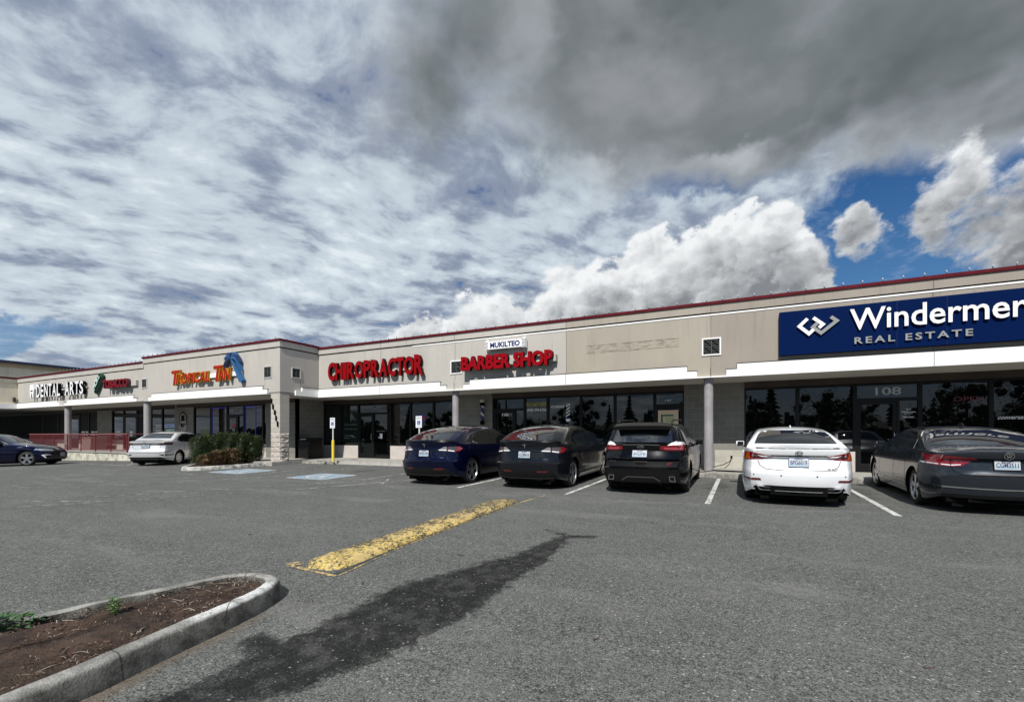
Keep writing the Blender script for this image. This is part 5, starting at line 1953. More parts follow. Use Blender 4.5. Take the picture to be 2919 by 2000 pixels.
# ================================================================ what the windows reflect: wood and wires across the road
M['wood_leaf'] = mat('wood_leaf', rough=.7, fn=f_noise((.010, .020, .008), (.030, .050, .018), .8, fine=.4))
rr = random.Random(8)
mb = MB()
def lump(cx, cy, cz, rx, rz, n1_=9, n2_=6):
    vs = []
    for j in range(n2_ + 1):
        for i in range(n1_):
            th, ph = 2 * math.pi * i / n1_, math.pi * (j / n2_ - .5)
            k_ = rr.uniform(.72, 1.12)
            vs.append((cx + rx * k_ * math.cos(ph) * math.cos(th), cy + rx * k_ * math.cos(ph) * math.sin(th), cz + rz * k_ * math.sin(ph)))
    mb.add(vs, [(j * n1_ + i, j * n1_ + (i + 1) % n1_, (j + 1) * n1_ + (i + 1) % n1_, (j + 1) * n1_ + i) for j in range(n2_) for i in range(n1_)])


def conifer(x, y, h):
    z0 = -.3
    mb.tube([(x, y, z0), (x, y, z0 + h * .95)], [h * .018, h * .003], 5, 1)
    tiers = int(h * 1.5)
    for k in range(tiers):
        f = k / tiers
        rad = h * .20 * (1 - f) ** .9 * rr.uniform(.8, 1.1) + .08
        zc = z0 + h * (.12 + .86 * f)
        n = 11
        vs = [(x, y, zc + h * .07)]
        for i in range(n * 2):
            a = math.pi * i / n
            r_ = rad * (rr.uniform(.85, 1.2) if i % 2 else rr.uniform(.35, .6))
            vs.append((x + math.cos(a) * r_, y + math.sin(a) * r_, zc - rad * .25 - rr.uniform(0, .15)))
        mb.add(vs, [(0, 1 + i, 1 + (i + 1) % (2 * n)) for i in range(2 * n)])


def broad(x, y, h):
    z0 = -.3
    mb.tube([(x, y, z0), (x + .2, y, z0 + h * .5), (x, y, z0 + h * .85)], [h * .022, h * .015, h * .003], 5, 1)
    for _ in range(20):
        c = (x + rr.gauss(0, h * .17), y + rr.gauss(0, h * .15), z0 + h * rr.uniform(.26, .86) ** 1.0)
        r_ = h * rr.uniform(.05, .095)
        lump(*c, r_, r_ * .8)
        for _ in range(75):
            d = Vector((rr.gauss(0, 1), rr.gauss(0, 1), rr.gauss(0, .9))).normalized() * r_ * rr.uniform(.85, 2.1)
            leaf(mb, Vector(c) + d, (rr.uniform(-1, 1), rr.uniform(-1, 1), rr.uniform(-.5, 1)), .24, .15, .1)


for k in range(78):
    x = -100 + k * 2.5 + rr.uniform(-1.5, 1.5)
    y = -52 + rr.uniform(-6, 6)
    h = rr.uniform(5.0, 8.5) if rr.random() < .75 else rr.uniform(8, 10.5)
    (conifer if rr.random() < .45 else broad)(x, y, h)
for x, y, h in ((2, -38, 7.2), (9, -33, 7.6), (12.5, -34, 6.5), (23, -36, 8.5), (31, -44, 10)):
    broad(x, y, h)
o = mk('roadside_wood', mb, [M['wood_leaf'], M['branch']])
o['kind'] = 'stuff'
tag(o, 'dark belt of conifers and leafy trees mirrored in the shop windows', 'wood')
mk_hedge = MB()
q = 2.6
for k in range(400):
    x0 = -120 + k * .6
    q = min(5.4, max(2.8, q + rr.uniform(-.6, .6)))
    mk_hedge.prism([(-46.5, -.3), (-45.6 + rr.uniform(-.3, .3), q * rr.uniform(.8, 1.1)), (-44.6 + rr.uniform(-.3, .3), q * .7), (-44.0, -.3)], x0, x0 + .6, 'x')
o = mk('roadside_scrub', mk_hedge, M['wood_leaf'])
o['kind'] = 'stuff'
tag(o, 'low scrub along the road mirrored at the foot of the window reflections', 'scrub')
for (x, lab) in ((-34, 'tall wooden utility pole mirrored in the left shop windows'), (6.5, 'tall wooden utility pole mirrored in the estate agency windows')):
    t = thing('utility_pole', lab, 'utility pole', (x, -33, -.24), 0, 'utility poles along the road')
    mk('pole', MB().tube([(x, -33, -.24), (x, -33, 11)], [.17, .11], 10), M['branch'], t)
    mk('crossarm', MB().box(x - 1.2, x + 1.2, -33.08, -32.92, 10.2, 10.35), M['branch'], t)
t = thing('overhead_wires', 'sagging black power cables mirrored across the shop windows', 'cable', (0, -33, 9))
for k, (z, dy) in enumerate(((10.4, 0), (10.3, .6), (9.2, .2), (8.1, .1), (7.8, .15))):
    pts = []
    for i in range(61):
        x = -130 + i * 4.5
        ph = ((x + 34) % 40.5) / 40.5
        pts.append((x, -33 + dy, z - .9 * 4 * ph * (1 - ph)))
    mk('wire', MB().tube(pts, .035 + .02 * (k > 2), 5, cap=False), M['matte_black'], t)

# scraps of bark, grit and a twig or two lying about the lot
rr = random.Random(31)
mb = MB()
for x, y, L, a in ((-2.95, 4.55, .09, .2), (-.9, 3.1, .05, 1.0), (1.0, 3.6, .05, .3), (-3.2, 3.3, .05, 2.0), (-6.2, 4.2, .06, .4), (-1.2, 7.4, .07, 2.5), (-2.6, 1.3, .04, 1.9)):
    z = gz(x, y) + .006
    mb.tube([(x, y, z), (x + math.cos(a) * L, y + math.sin(a) * L, z + .004)], [.006, .003], 5)
for _ in range(420):
    if rr.random() < .45:
        y = rr.uniform(.6, 2.9)
        x = -3.10 - .17 * (y - 1.0) + abs(rr.gauss(0, .07))
    else:
        x, y = rr.uniform(-8, 3), rr.uniform(1.2, 9.5)
    s = rr.uniform(.003, .009)
    z = gz(x, y) + s * .5
    v = [(x + rr.uniform(-s, s), y + rr.uniform(-s, s), z + rr.uniform(-s, s) * .5) for _ in range(4)]
    mb.add(v, [(0, 1, 2), (0, 1, 3), (0, 2, 3), (1, 2, 3)])
o = mk('ground_litter', mb, M['bark_chip'])
o['kind'] = 'stuff'
tag(o, 'bark scraps and grit strewn over the asphalt', 'litter')

# ================================================================ cars
def cr(profile, n=10):
    """smooth resample of a (t, v) profile (Catmull-Rom), returns interpolation function"""
    P_ = [profile[0]] + list(profile) + [profile[-1]]
    xs, ys = [], []
    for k in range(1, len(P_) - 2):
        p0, p1, p2, p3 = P_[k - 1], P_[k], P_[k + 1], P_[k + 2]
        for i in range(n):
            t_ = i / n
            f = lambda a, b_, c, d: .5 * (2 * b_ + (c - a) * t_ + (2 * a - 5 * b_ + 4 * c - d) * t_ ** 2 + (3 * b_ - a - 3 * c + d) * t_ ** 3)
            xs.append(f(p0[0], p1[0], p2[0], p3[0]))
            ys.append(f(p0[1], p1[1], p2[1], p3[1]))
    xs.append(profile[-1][0])
    ys.append(profile[-1][1])

    def g(x):
        if x <= xs[0]:
            return ys[0]
        if x >= xs[-1]:
            return ys[-1]
        lo, hi = 0, len(xs) - 1
        while hi - lo > 1:
            m_ = (lo + hi) // 2
            if xs[m_] <= x:
                lo = m_
            else:
                hi = m_
        f = (x - xs[lo]) / max(1e-9, xs[hi] - xs[lo])
        return ys[lo] + (ys[hi] - ys[lo]) * f
    return g


def paint_mat(name, c, metal=.35, rough=.28):
    def fn(b, p):
        P = b.node('ShaderNodeTexCoord').outputs['Object']
        n = b.noise(P, 2.2, 4, .6)
        nf = b.noise(P, 400, 2, .6)
        b.link(b.scale(b.mix(1.0, c, c), .93 + n * .10 + nf * .05), p.inputs['Base Color'])
        b.link(rough + n * .10, p.inputs['Roughness'])
    return mat('car_' + name, c, rough, metal, coat=.7 if c[0] < .3 else 1.0, spec=.05 if c[0] < .3 else .5, fn=fn)


M['tyre'] = mat('tyre', (.010, .010, .010), .75)
M['rim'] = mat('rim', (.50, .50, .52), .28, .9)
M['rim_dark'] = mat('rim_dark', (.03, .03, .032), .4, .6)
M['car_glass'] = mat('car_glass', (.006, .0075, .008), .02, spec=.7, ior=1.6)
M['rear_glass'] = mat('rear_glass', (.012, .014, .016), .02, spec=.8, ior=1.75)
M['chrome'] = mat('chrome', (.75, .75, .76), .12, 1.0)
M['tail_red'] = mat('tail_red', (.22, .004, .010), .12, coat=1.0)
M['tail_dark'] = mat('tail_dark', (.10, .004, .007), .12, coat=1.0)
M['tail_clear'] = mat('tail_clear', (.22, .20, .20), .15, .2, coat=1.0)
M['tail_white'] = mat('tail_white', (.80, .78, .78), .2, coat=1.0)
M['head_clear'] = mat('head_clear', (.42, .45, .48), .1, .5, coat=1.0)
M['plate'] = mat('plate', (.48, .51, .53), .5)
M['plate_text'] = mat('plate_text', (.03, .05, .12), .5)
M['plate_blue'] = mat('plate_blue', (.32, .42, .50), .5)
M['orange'] = mat('orange_lens', (.55, .10, .01), .2, coat=1.0)


class Car:
    def __init__(s, name, label, x, y, heading, group, paint, P):
        s.P = P
        s.paint = paint
        x, y = adj((x, y))
        s.root = thing(name, label, 'car', (x, y, 0), 0, group)
        # settle on the sloping lot: pitch from the ground under both axles
        h = R(heading)          # 90 = facing +y
        s.root.location.z = gz(x, y)
        fx, fy = math.cos(h) * P['wb'], math.sin(h) * P['wb']
        pitch = math.atan2(gz(x + fx, y + fy) - gz(x, y), P['wb'])
        s.root.rotation_euler = (pitch, 0, h - math.pi / 2)
        s.build()

    # ---- body shell
    def build(s):
        P = s.P
        ro, wb, fo, W, TR = P['ro'], P['wb'], P['fo'], P['W'], P['R']
        y0, y1 = -ro, wb + fo
        if 'squash' in P:
            P['top'] = [(a, z if z < 1.15 else 1.15 + (z - 1.15) * P['squash']) for a, z in P['top']]
            P['sq'] = P.pop('squash')
        top, sh = cr(P['top']), cr(P['sh'])
        dR, dF = cr(P['dR']), cr(P['dF'])
        sill = P.get('sill', .20)
        Ra = TR + .055
        ys = set()
        for k in range(9):
            ys.add(round(y0 + .28 * (k / 8) ** 1.6, 4))
            ys.add(round(y1 - .32 * (k / 8) ** 1.6, 4))
        for yc in (0, wb):
            for k in range(13):
                ys.add(round(yc + Ra * math.cos(math.pi * k / 12) * 1.0, 4))
            ys.add(round(yc - Ra - .012, 4))
            ys.add(round(yc + Ra + .012, 4))
        k = y0 + .36
        while k < y1 - .36:
            if all(abs(k - q) > .05 for q in ys):
                ys.add(round(k, 4))
            k += .09
        for p in P['top'] + P.get('extra', []):
            if all(abs(p[0] - q) > .02 for q in ys) and y0 < p[0] < y1:
                ys.add(round(p[0], 4))
        ys = sorted(ys)
        tanT = P.get('tumble', .42)

        def zlow(y):
            z = sill
            for yc in (0, wb):
                d = abs(y - yc)
                if d <= Ra + 1e-6:
                    z = max(z, TR + math.sqrt(max(0, Ra * Ra - d * d)))
            # tucked-up ends
            z = max(z, sill + P.get('rtuck', .05) * max(0, 1 - (y - y0) / .5), sill + .03 * max(0, 1 - (y1 - y) / .5))
            return z

        def plan(y):
            f = 1.0
            t_ = (y - y0) / P.get('rround', .42)
            if t_ < 1:
                f = min(f, 1 - P.get('rplan', .11) * (1 - max(0, t_)) ** 2.2)
            t_ = (y1 - y) / .75
            if t_ < 1:
                f = min(f, 1 - .20 * (1 - max(0, t_)) ** 2.2)
            return f * W / 2
        rowsL = [0, .04, .11, .22, .34, .47, .60, .71, .80, .88, .95, 1.0]
        for zl_ in P.get('ledge', []):
            rowsL.append((zl_ - sill) / (sh(y0) - sill))
        rowsL = sorted(set(rowsL))
        rowsU = [.12, .32, .55, .76, .90, .97, 1.0]
        nb_ = 12
        cols = [math.sin(math.pi / 2 * (-1 + 2 * k / nb_)) for k in range(nb_ + 1)]
        tops = [max(top(y), sh(y) + .012) for y in ys]
        shs = [min(sh(y), tops[i] - .012) for i, y in enumerate(ys)]
        crown = P.get('crown', .045)

        def half(i, z):
            y = ys[i]
            w, zs, zt = plan(y), shs[i], tops[i] - crown
            f = (z - sill) / max(.05, zs - sill)
            if f <= 1:
                # lower side: tucked sill, fullest a third up, crease near the shoulder
                g = 1 - .045 * max(0, 1 - f / .32) ** 1.6 - P.get('shin', .045) * max(0, (f - .45) / .55) ** 1.7
                g += .012 * math.exp(-((f - P.get('crease', .78)) / .05) ** 2)
                return w * g
            xs_ = w * (1 - P.get('shin', .045))
            h_ = z - zs
            x = xs_ - h_ * tanT - .012
            full = max(1e-3, (tops[i] - crown) - zs)
            q = h_ / full
            x -= .055 * max(0, (q - .80) / .20) ** 2 * min(1, full / .25)
            return max(.1, x)

        def shift(i, b_, z):
            y = ys[i]
            fr = max(0, 1 - (y - y0) / P.get('rfall', .8)) ** 1.5
            ff = max(0, 1 - (y1 - y) / 1.1) ** 1.5
            ab = abs(b_) ** 2.6
            return fr * (dR(z) + P.get('rbow', .10) * ab) - ff * (dF(z) + .16 * ab)
        V, F_ = [], []
        nr = len(rowsL) + len(rowsU)
        grid = {}

        def vid(key, co):
            if key not in grid:
                grid[key] = len(V)
                V.append(co)
            return grid[key]

        def rowz(i, j):
            zs, zt = shs[i], tops[i] - crown
            if zt < zs + .004:
                zs = zt - .004
            if j < len(rowsL):
                z = sill + (zs - sill) * rowsL[j]
                return max(z, zlow(ys[i]))
            return max(zs + (zt - zs) * rowsU[j - len(rowsL)], zlow(ys[i]))

        def sidev(i, j, sg):
            z = rowz(i, j)
            return vid(('s', i, j, sg), (sg * half(i, z), ys[i] + shift(i, 1, z), z))
        N = len(ys)
        for sg in (-1, 1):
            for i in range(N - 1):
                for j in range(nr - 1):
                    F_.append((sidev(i, j, sg), sidev(i + 1, j, sg), sidev(i + 1, j + 1, sg), sidev(i, j + 1, sg)))

        def topv(i, k):
            if k in (0, nb_):
                return sidev(i, nr - 1, -1 if k == 0 else 1)
            z = rowz(i, nr - 1)
            b_ = cols[k]
            zz = z + crown * (1 - abs(b_) ** 2.4)
            return vid(('t', i, k), (b_ * half(i, z), ys[i] + shift(i, b_, z), zz))
        for i in range(N - 1):
            for k in range(nb_):
                F_.append((topv(i, k), topv(i + 1, k), topv(i + 1, k + 1), topv(i, k + 1)))

        def endv(i, j, k):
            if k in (0, nb_):
                return sidev(i, j, -1 if k == 0 else 1)
            if j == nr - 1:
                return topv(i, k)
            z = rowz(i, j)
            return vid(('e', i, j, k), (cols[k] * half(i, z), ys[i] + shift(i, cols[k], z), z))
        for i in (0, N - 1):
            for j in range(nr - 1):
                for k in range(nb_):
                    F_.append((endv(i, j, k), endv(i, j + 1, k), endv(i, j + 1, k + 1), endv(i, j, k + 1)))
        # floor
        for i in range(N - 1):
            F_.append((sidev(i, 0, -1), sidev(i + 1, 0, -1), sidev(i + 1, 0, 1), sidev(i, 0, 1)))
        bm = bmesh.new()
        bv = [bm.verts.new(v) for v in V]
        for f in F_:
            try:
                bm.faces.new([bv[q] for q in f])
            except ValueError:
                pass
        bmesh.ops.remove_doubles(bm, verts=bm.verts, dist=.0012)
        bmesh.ops.dissolve_degenerate(bm, dist=.0005, edges=bm.edges)
        bmesh.ops.recalc_face_normals(bm, faces=bm.faces)
        bm.verts.index_update()
        bm.verts.ensure_lookup_table()
        mb = MB()
        mb.add([v.co.copy() for v in bm.verts], [tuple(v.index for v in f.verts) for f in bm.faces])
        s.bvh = BVHTree.FromBMesh(bm)
        bm.free()
        mats = [s.paint, M['matte_black']]
        mb.mi = []
        for f in mb.f:
            zc = sum(mb.v[q][2] for q in f) / len(f)
            xa = max(abs(mb.v[q][0]) for q in f) - min(abs(mb.v[q][0]) for q in f)
            n_ = (Vector(mb.v[f[1]]) - Vector(mb.v[f[0]])).cross(Vector(mb.v[f[2]]) - Vector(mb.v[f[1]]))
            xs_ = [mb.v[q][0] for q in f]
            mb.mi.append(1 if (min(xs_) < -.3 and max(xs_) > .3) else 0)
        s.body = mk('body', mb, mats, s.root, smooth=38, local=True)
        s.half, s.ys, s.y0, s.y1 = half, ys, y0, y1
        ub = MB().box(-.62, .62, y0 + .22, y1 - .35, sill - .075, sill + .12).box(-.52, .52, -.18, .18, .13, .30).box(-.70, .70, y0 + .20, y0 + .36, sill + .005, sill + .15).box(-.45, .45, y0 + .10, y0 + .199, sill + .02, sill + .15)  # black boxes as floor and axle, added to block light under the car
        mk('underbody_occluder', ub, M['matte_black'], s.root, local=True)
        # wheels
        for sg in (-1, 1):
            for yc in (0, wb):
                s.wheel(sg * (W / 2 - .035), yc, TR, sg)

    def wheel(s, xo, yc, TR, sg):
        P = s.P
        tw = P.get('tw', .225)
        rr_ = TR * P.get('rimf', .72)
        rim = P.get('rimmat', M['rim'])
        w = MB()
        a = -sg
        prof = [(a * tw, rr_), (a * (tw - .02), TR - .02), (a * (tw - .05), TR), (a * .05, TR), (a * .018, TR - .018), (a * .004, TR - .05), (a * .0, rr_ + .02), (a * .012, rr_)]
        w.lathe(prof, (xo, yc, TR), 'x', 40)
        wh = mk('wheel', w, M['tyre'], s.root, smooth=40, local=True)
        d = MB().lathe([(a * .012, rr_ + .001), (a * .02, rr_ - .012), (a * .05, rr_ - .025), (a * .12, rr_ - .03), (a * .125, 0)], (xo, yc, TR), 'x', 40)
        o = mk('rim_barrel', d, M['rim_dark'], wh, smooth=40, local=True)
        sp = MB()
        ns = P.get('spokes', 5)
        style = P.get('spoke_style', 'twin')
        for k in range(ns):
            for tt in ((-1, 1) if style == 'twin' else (0,)):
                a0 = 2 * math.pi * k / ns + .3
                dw = .16 * tt
                w0, w1 = (.022, .020) if style == 'twin' else ((.035, .05) if style == 'fat' else (.022, .04))
                c0 = (math.cos(a0 + dw * 1.6) * .045, math.sin(a0 + dw * 1.6) * .045)
                c1 = (math.cos(a0 + dw) * (rr_ - .006), math.sin(a0 + dw) * (rr_ - .006))
                dx_, dy_ = c1[0] - c0[0], c1[1] - c0[1]
                L = math.hypot(dx_, dy_)
                nx_, ny_ = -dy_ / L, dx_ / L
                quad = [(c0[0] + nx_ * w0, c0[1] + ny_ * w0), (c1[0] + nx_ * w1, c1[1] + ny_ * w1), (c1[0] - nx_ * w1, c1[1] - ny_ * w1), (c0[0] - nx_ * w0, c0[1] - ny_ * w0)]
                sp.prism([(yc + q[0], TR + q[1]) for q in quad], xo + a * .022, xo + a * .05, 'x')
        sp.lathe([(a * .05, .06), (a * .016, .055), (a * .012, .03), (a * .012, 0)], (xo, yc, TR), 'x', 20)
        sp.lathe([(a * .03, rr_ - .022), (a * .010, rr_ - .014), (a * .008, rr_ - .002), (a * .02, rr_ + .004)], (xo, yc, TR), 'x', 40)
        mk('rim', sp, rim, wh, smooth=30, local=True)

    # ---- surface patches projected on the body
    def patch(s, poly, axis, m, name, off=.004, parent=None, mirror=False, cell=.06, thick=0.0, sign=-1):
        q_ = s.P.get('sq', 1.0)
        if axis in 'xy' and q_ != 1.0 and name.startswith(('side_', 'window_', 'quarter_')):
            poly = [(a, z if z < 1.15 else 1.15 + (z - 1.15) * q_) for a, z in poly]
        """poly in (x,z) for axis 'y' (sign -1: seen from behind, +1: from the front),
        in (y,z) for axis 'x' (sign: which side), in (x,y) for axis 'z'"""
        res = []
        sets = [(poly, sign)]
        if mirror:
            sets.append(([(-p[0], p[1]) for p in poly], sign) if axis in 'yz' else (poly, -sign))
        for poly_, sg in sets:
            bm = bmesh.new()
            try:
                bm.faces.new([bm.verts.new((p[0], p[1], 0)) for p in poly_])
            except ValueError:
                continue
            for ax_, idx in (((1, 0, 0), 0), ((0, 1, 0), 1)):
                lo = min(p[idx] for p in poly_)
                hi = max(p[idx] for p in poly_)
                n = int((hi - lo) / cell)
                for k in range(1, n + 1):
                    q = lo + (hi - lo) * k / (n + 1)
                    co = [0, 0, 0]
                    co[idx] = q
                    bmesh.ops.bisect_plane(bm, geom=bm.verts[:] + bm.edges[:] + bm.faces[:], plane_co=co, plane_no=ax_, dist=1e-5)
            bm.verts.ensure_lookup_table()
            ok = {}
            for v in bm.verts:
                a_, c_ = v.co.x, v.co.y
                if axis == 'y':
                    o_, d_ = Vector((a_, sg * 8, c_)), Vector((0, -sg, 0))
                elif axis == 'x':
                    o_, d_ = Vector((sg * 4, a_, c_)), Vector((-sg, 0, 0))
                else:
                    o_, d_ = Vector((a_, c_, 4)), Vector((0, 0, -1))
                hit, nrm, _, _ = s.bvh.ray_cast(o_, d_)
                if hit is None:
                    hit, nrm, _, _ = s.bvh.find_nearest(o_ + d_ * (7 if axis == 'y' else 3.3))
                if nrm.dot(d_) > 0:
                    nrm = -nrm
                ok[v.index] = (hit, nrm)
            bm.verts.index_update()
            for v in bm.verts:
                hit, nrm = ok[v.index]
                v.co = hit + nrm * off
            mb = MB()
            mb.add([v.co.copy() for v in bm.verts], [tuple(v.index for v in f.verts) for f in bm.faces])
            nv = len(mb.v)
            if thick >= 0:
                border = [e for e in bm.edges if len(e.link_faces) == 1]
                back = {}
                for e in border:
                    for v in e.verts:
                        if v.index not in back:
                            back[v.index] = len(mb.v)
                            hit, nrm = ok[v.index]
                            mb.v.append(tuple(hit - nrm * .004))
                    a_, c_ = e.verts[0].index, e.verts[1].index
                    mb.f.append((a_, c_, back[c_], back[a_]))
                    mb.mi.append(0)
            bm.free()
            res.append(mk(name, mb, m, parent or s.root, smooth=40, local=True))
        return res

    def stripe(s, pts, w, axis, m, name, off=.003, parent=None, mirror=False, sign=-1):
        """thin line following a polyline on the body"""
        L, Rr = [], []
        P2 = [Vector(p) for p in pts]
        for k, p in enumerate(P2):
            d = (P2[min(k + 1, len(P2) - 1)] - P2[max(k - 1, 0)]).normalized()
            n_ = Vector((-d.y, d.x)) * w / 2
            L.append(tuple(p + n_))
            Rr.append(tuple(p - n_))
        out = []
        mbs = []
        for sg, flip in (((sign, False), (sign if axis in 'yz' else -sign, True)) if mirror else ((sign, False),)):
            mb = MB()
            dense = []
            for k in range(len(pts) - 1):
                seg = (P2[k + 1] - P2[k]).length
                n = max(1, int(seg / .05))
                for i in range(n + (1 if k == len(pts) - 2 else 0)):
                    f = i / n
                    dense.append((Vector(L[k]).lerp(Vector(L[k + 1]), f), Vector(Rr[k]).lerp(Vector(Rr[k + 1]), f)))
            vs = []
            for l_, r_ in dense:
                for q in (l_, r_):
                    a_, c_ = (-q.x if (flip and axis in 'yz') else q.x), q.y
                    if axis == 'y':
                        o_, d_ = Vector((a_, sg * 8, c_)), Vector((0, -sg, 0))
                    elif axis == 'x':
                        o_, d_ = Vector((sg * 4, a_, c_)), Vector((-sg, 0, 0))
                    else:
                        o_, d_ = Vector((a_, c_, 4)), Vector((0, 0, -1))
                    hit, nrm, _, _ = s.bvh.ray_cast(o_, d_)
                    if hit is None:
                        hit, nrm, _, _ = s.bvh.find_nearest(o_ + d_ * (7 if axis == 'y' else 3.3))
                    if nrm.dot(d_) > 0:
                        nrm = -nrm
                    vs.append(hit + nrm * off)
            mb.add(vs, [(2 * k, 2 * k + 1, 2 * k + 3, 2 * k + 2) for k in range(len(dense) - 1)])
            out.append(mk(name, mb, m, parent or s.body, local=True))
        return out

    def hit(s, x, z, sg=-1):
        h, n, _, _ = s.bvh.ray_cast(Vector((x, sg * 8, z)), Vector((0, -sg, 0)))
        if h is None:
            h, n, _, _ = s.bvh.find_nearest(Vector((x, s.y0 if sg < 0 else s.y1, z)))
        if n.y * sg < 0:
            n = -n
        return h, n

    def place(s, o, x, z, sg=-1, off=.01, maxtilt=.5):
        """move an object modelled around the origin (facing -y) onto the tail"""
        h, n = s.hit(x, z, sg)
        t_ = max(-maxtilt, min(maxtilt, math.asin(max(-1, min(1, n.z)))))
        o.location = h + n * off
        o.rotation_euler = (-t_ if sg < 0 else t_, 0, 0 if sg < 0 else math.pi)

    def plate(s, x, z, text, sg=-1, frame=True, w=.305, h=.155):
        o = mk('licence_plate', MB().box(-w / 2, w / 2, -.006, .004, -h / 2, h / 2), M['plate'], s.root, local=True)
        s.place(o, x, z, sg, .014)
        if frame:
            f = .009
            mb = MB().box(-w / 2 - f, w / 2 + f, -.010, .002, h / 2, h / 2 + f).box(-w / 2 - f, w / 2 + f, -.010, .002, -h / 2 - f, -h / 2)
            mb.box(-w / 2 - f, -w / 2, -.010, .002, -h / 2, h / 2).box(w / 2, w / 2 + f, -.010, .002, -h / 2, h / 2)
            mk('plate_frame', mb, frame if frame is not True else M['plastic_black'], o, local=True)
        mk('plate_tint', MB().box(-w / 2 + .012, w / 2 - .012, -.0072, -.0062, -h / 2 + .012, -.008), M['plate_blue'], o, local=True)
        lettering(text, -w / 2 + .022, w / 2 - .022, -.045, .035, -.0072, .0015, [M['plate_text']] * 2, o, 'plate_letters', bold=.02, split=False, local=True)
        mk('plate_header', MB().box(-.07, .07, -.0076, -.0062, .050, .064), M['plate_text'], o, local=True)
        return o

    def windows(s, front, rear, trim=None, glass=None, quarter=None):
        glass = glass or M['car_glass']
        for sg in (-1, 1):
            if trim:
                s.patch(trim, 'x', M['plastic_black'], 'window_surround', .002, sign=sg)
            for nm, w in (('side_window', front), ('side_window', rear), ('quarter_window', quarter)):
                if w:
                    s.patch(w, 'x', glass, nm, .0055, sign=sg)

    def mirrors(s, y, z, m=None):
        for sg in (-1, 1):
            w = s.P['W'] / 2
            pr = [(y - .07, z - .07), (y + .05, z - .065), (y + .10, z - .01), (y + .06, z + .055), (y - .06, z + .065), (y - .085, z)]
            a, c = (w - .05, w + .13) if sg > 0 else (-w - .13, -w + .05)
            o = mk('door_mirror', MB().prism(pr, a, c, 'x'), m or s.paint, s.root, smooth=30, local=True, bevel=.02)
            mk('mirror_glass', MB().prism([(y - .092, z - .055), (y - .092, z + .052), (y - .088, z + .052), (y - .088, z - .055)], a + .03, c - .015, 'x'), M['car_glass'], o, local=True)
            mk('mirror_arm', MB().box(min(sg * (w - .12), sg * w), max(sg * (w - .12), sg * w), y - .03, y + .04, z - .085, z - .04), M['plastic_black'], o, local=True)

    def door_lines(s, ys_, z0, z1, handles=()):
        for sg in (-1, 1):
            for y in ys_:
                s.stripe([(y, z0), (y, z1)], .010, 'x', M['dark_gap'], 'door_seam', sign=sg)
            for (y, z) in handles:
                s.patch([(y, z), (y + .17, z), (y + .17, z + .028), (y, z + .028)], 'x', s.paint, 'door_handle', .022, sign=sg)


STALL = 'cars parked nose-in along the shop walkway'

# ---- electric crossovers (two)
CROSS = dict(squash=.90, ledge=[.635, .665], ro=1.00, wb=2.89, fo=.86, W=1.92, R=.355, sill=.21, tumble=.47, crown=.055, rplan=.16, rround=.95, rbow=.20, rfall=.9, shin=.05, crease=.80,
             top=[(-1.0, 1.145), (-.93, 1.19), (-.75, 1.235), (-.45, 1.355), (-.05, 1.50), (.4, 1.595), (.95, 1.635), (1.4, 1.63), (1.75, 1.58), (2.2, 1.38), (2.6, 1.15), (2.75, 1.065), (3.1, 1.0), (3.45, .90), (3.65, .80), (3.75, .70)],
             sh=[(-1.0, 1.09), (-.5, 1.10), (0, 1.08), (1, 1.01), (2, .98), (2.75, .97), (3.2, .90), (3.6, .76), (3.75, .62)],
             dR=[(.20, .12), (.30, .05), (.42, .01), (.55, -.005), (.635, -.03), (.665, .035), (.80, .065), (.93, .085), (1.02, .10), (1.10, .06), (1.15, -.03), (1.2, -.05)],
             dF=[(.2, .08), (.45, 0), (.7, .05), (.9, .3)], rimf=.76, spokes=5, spoke_style='twin', tw=.25)


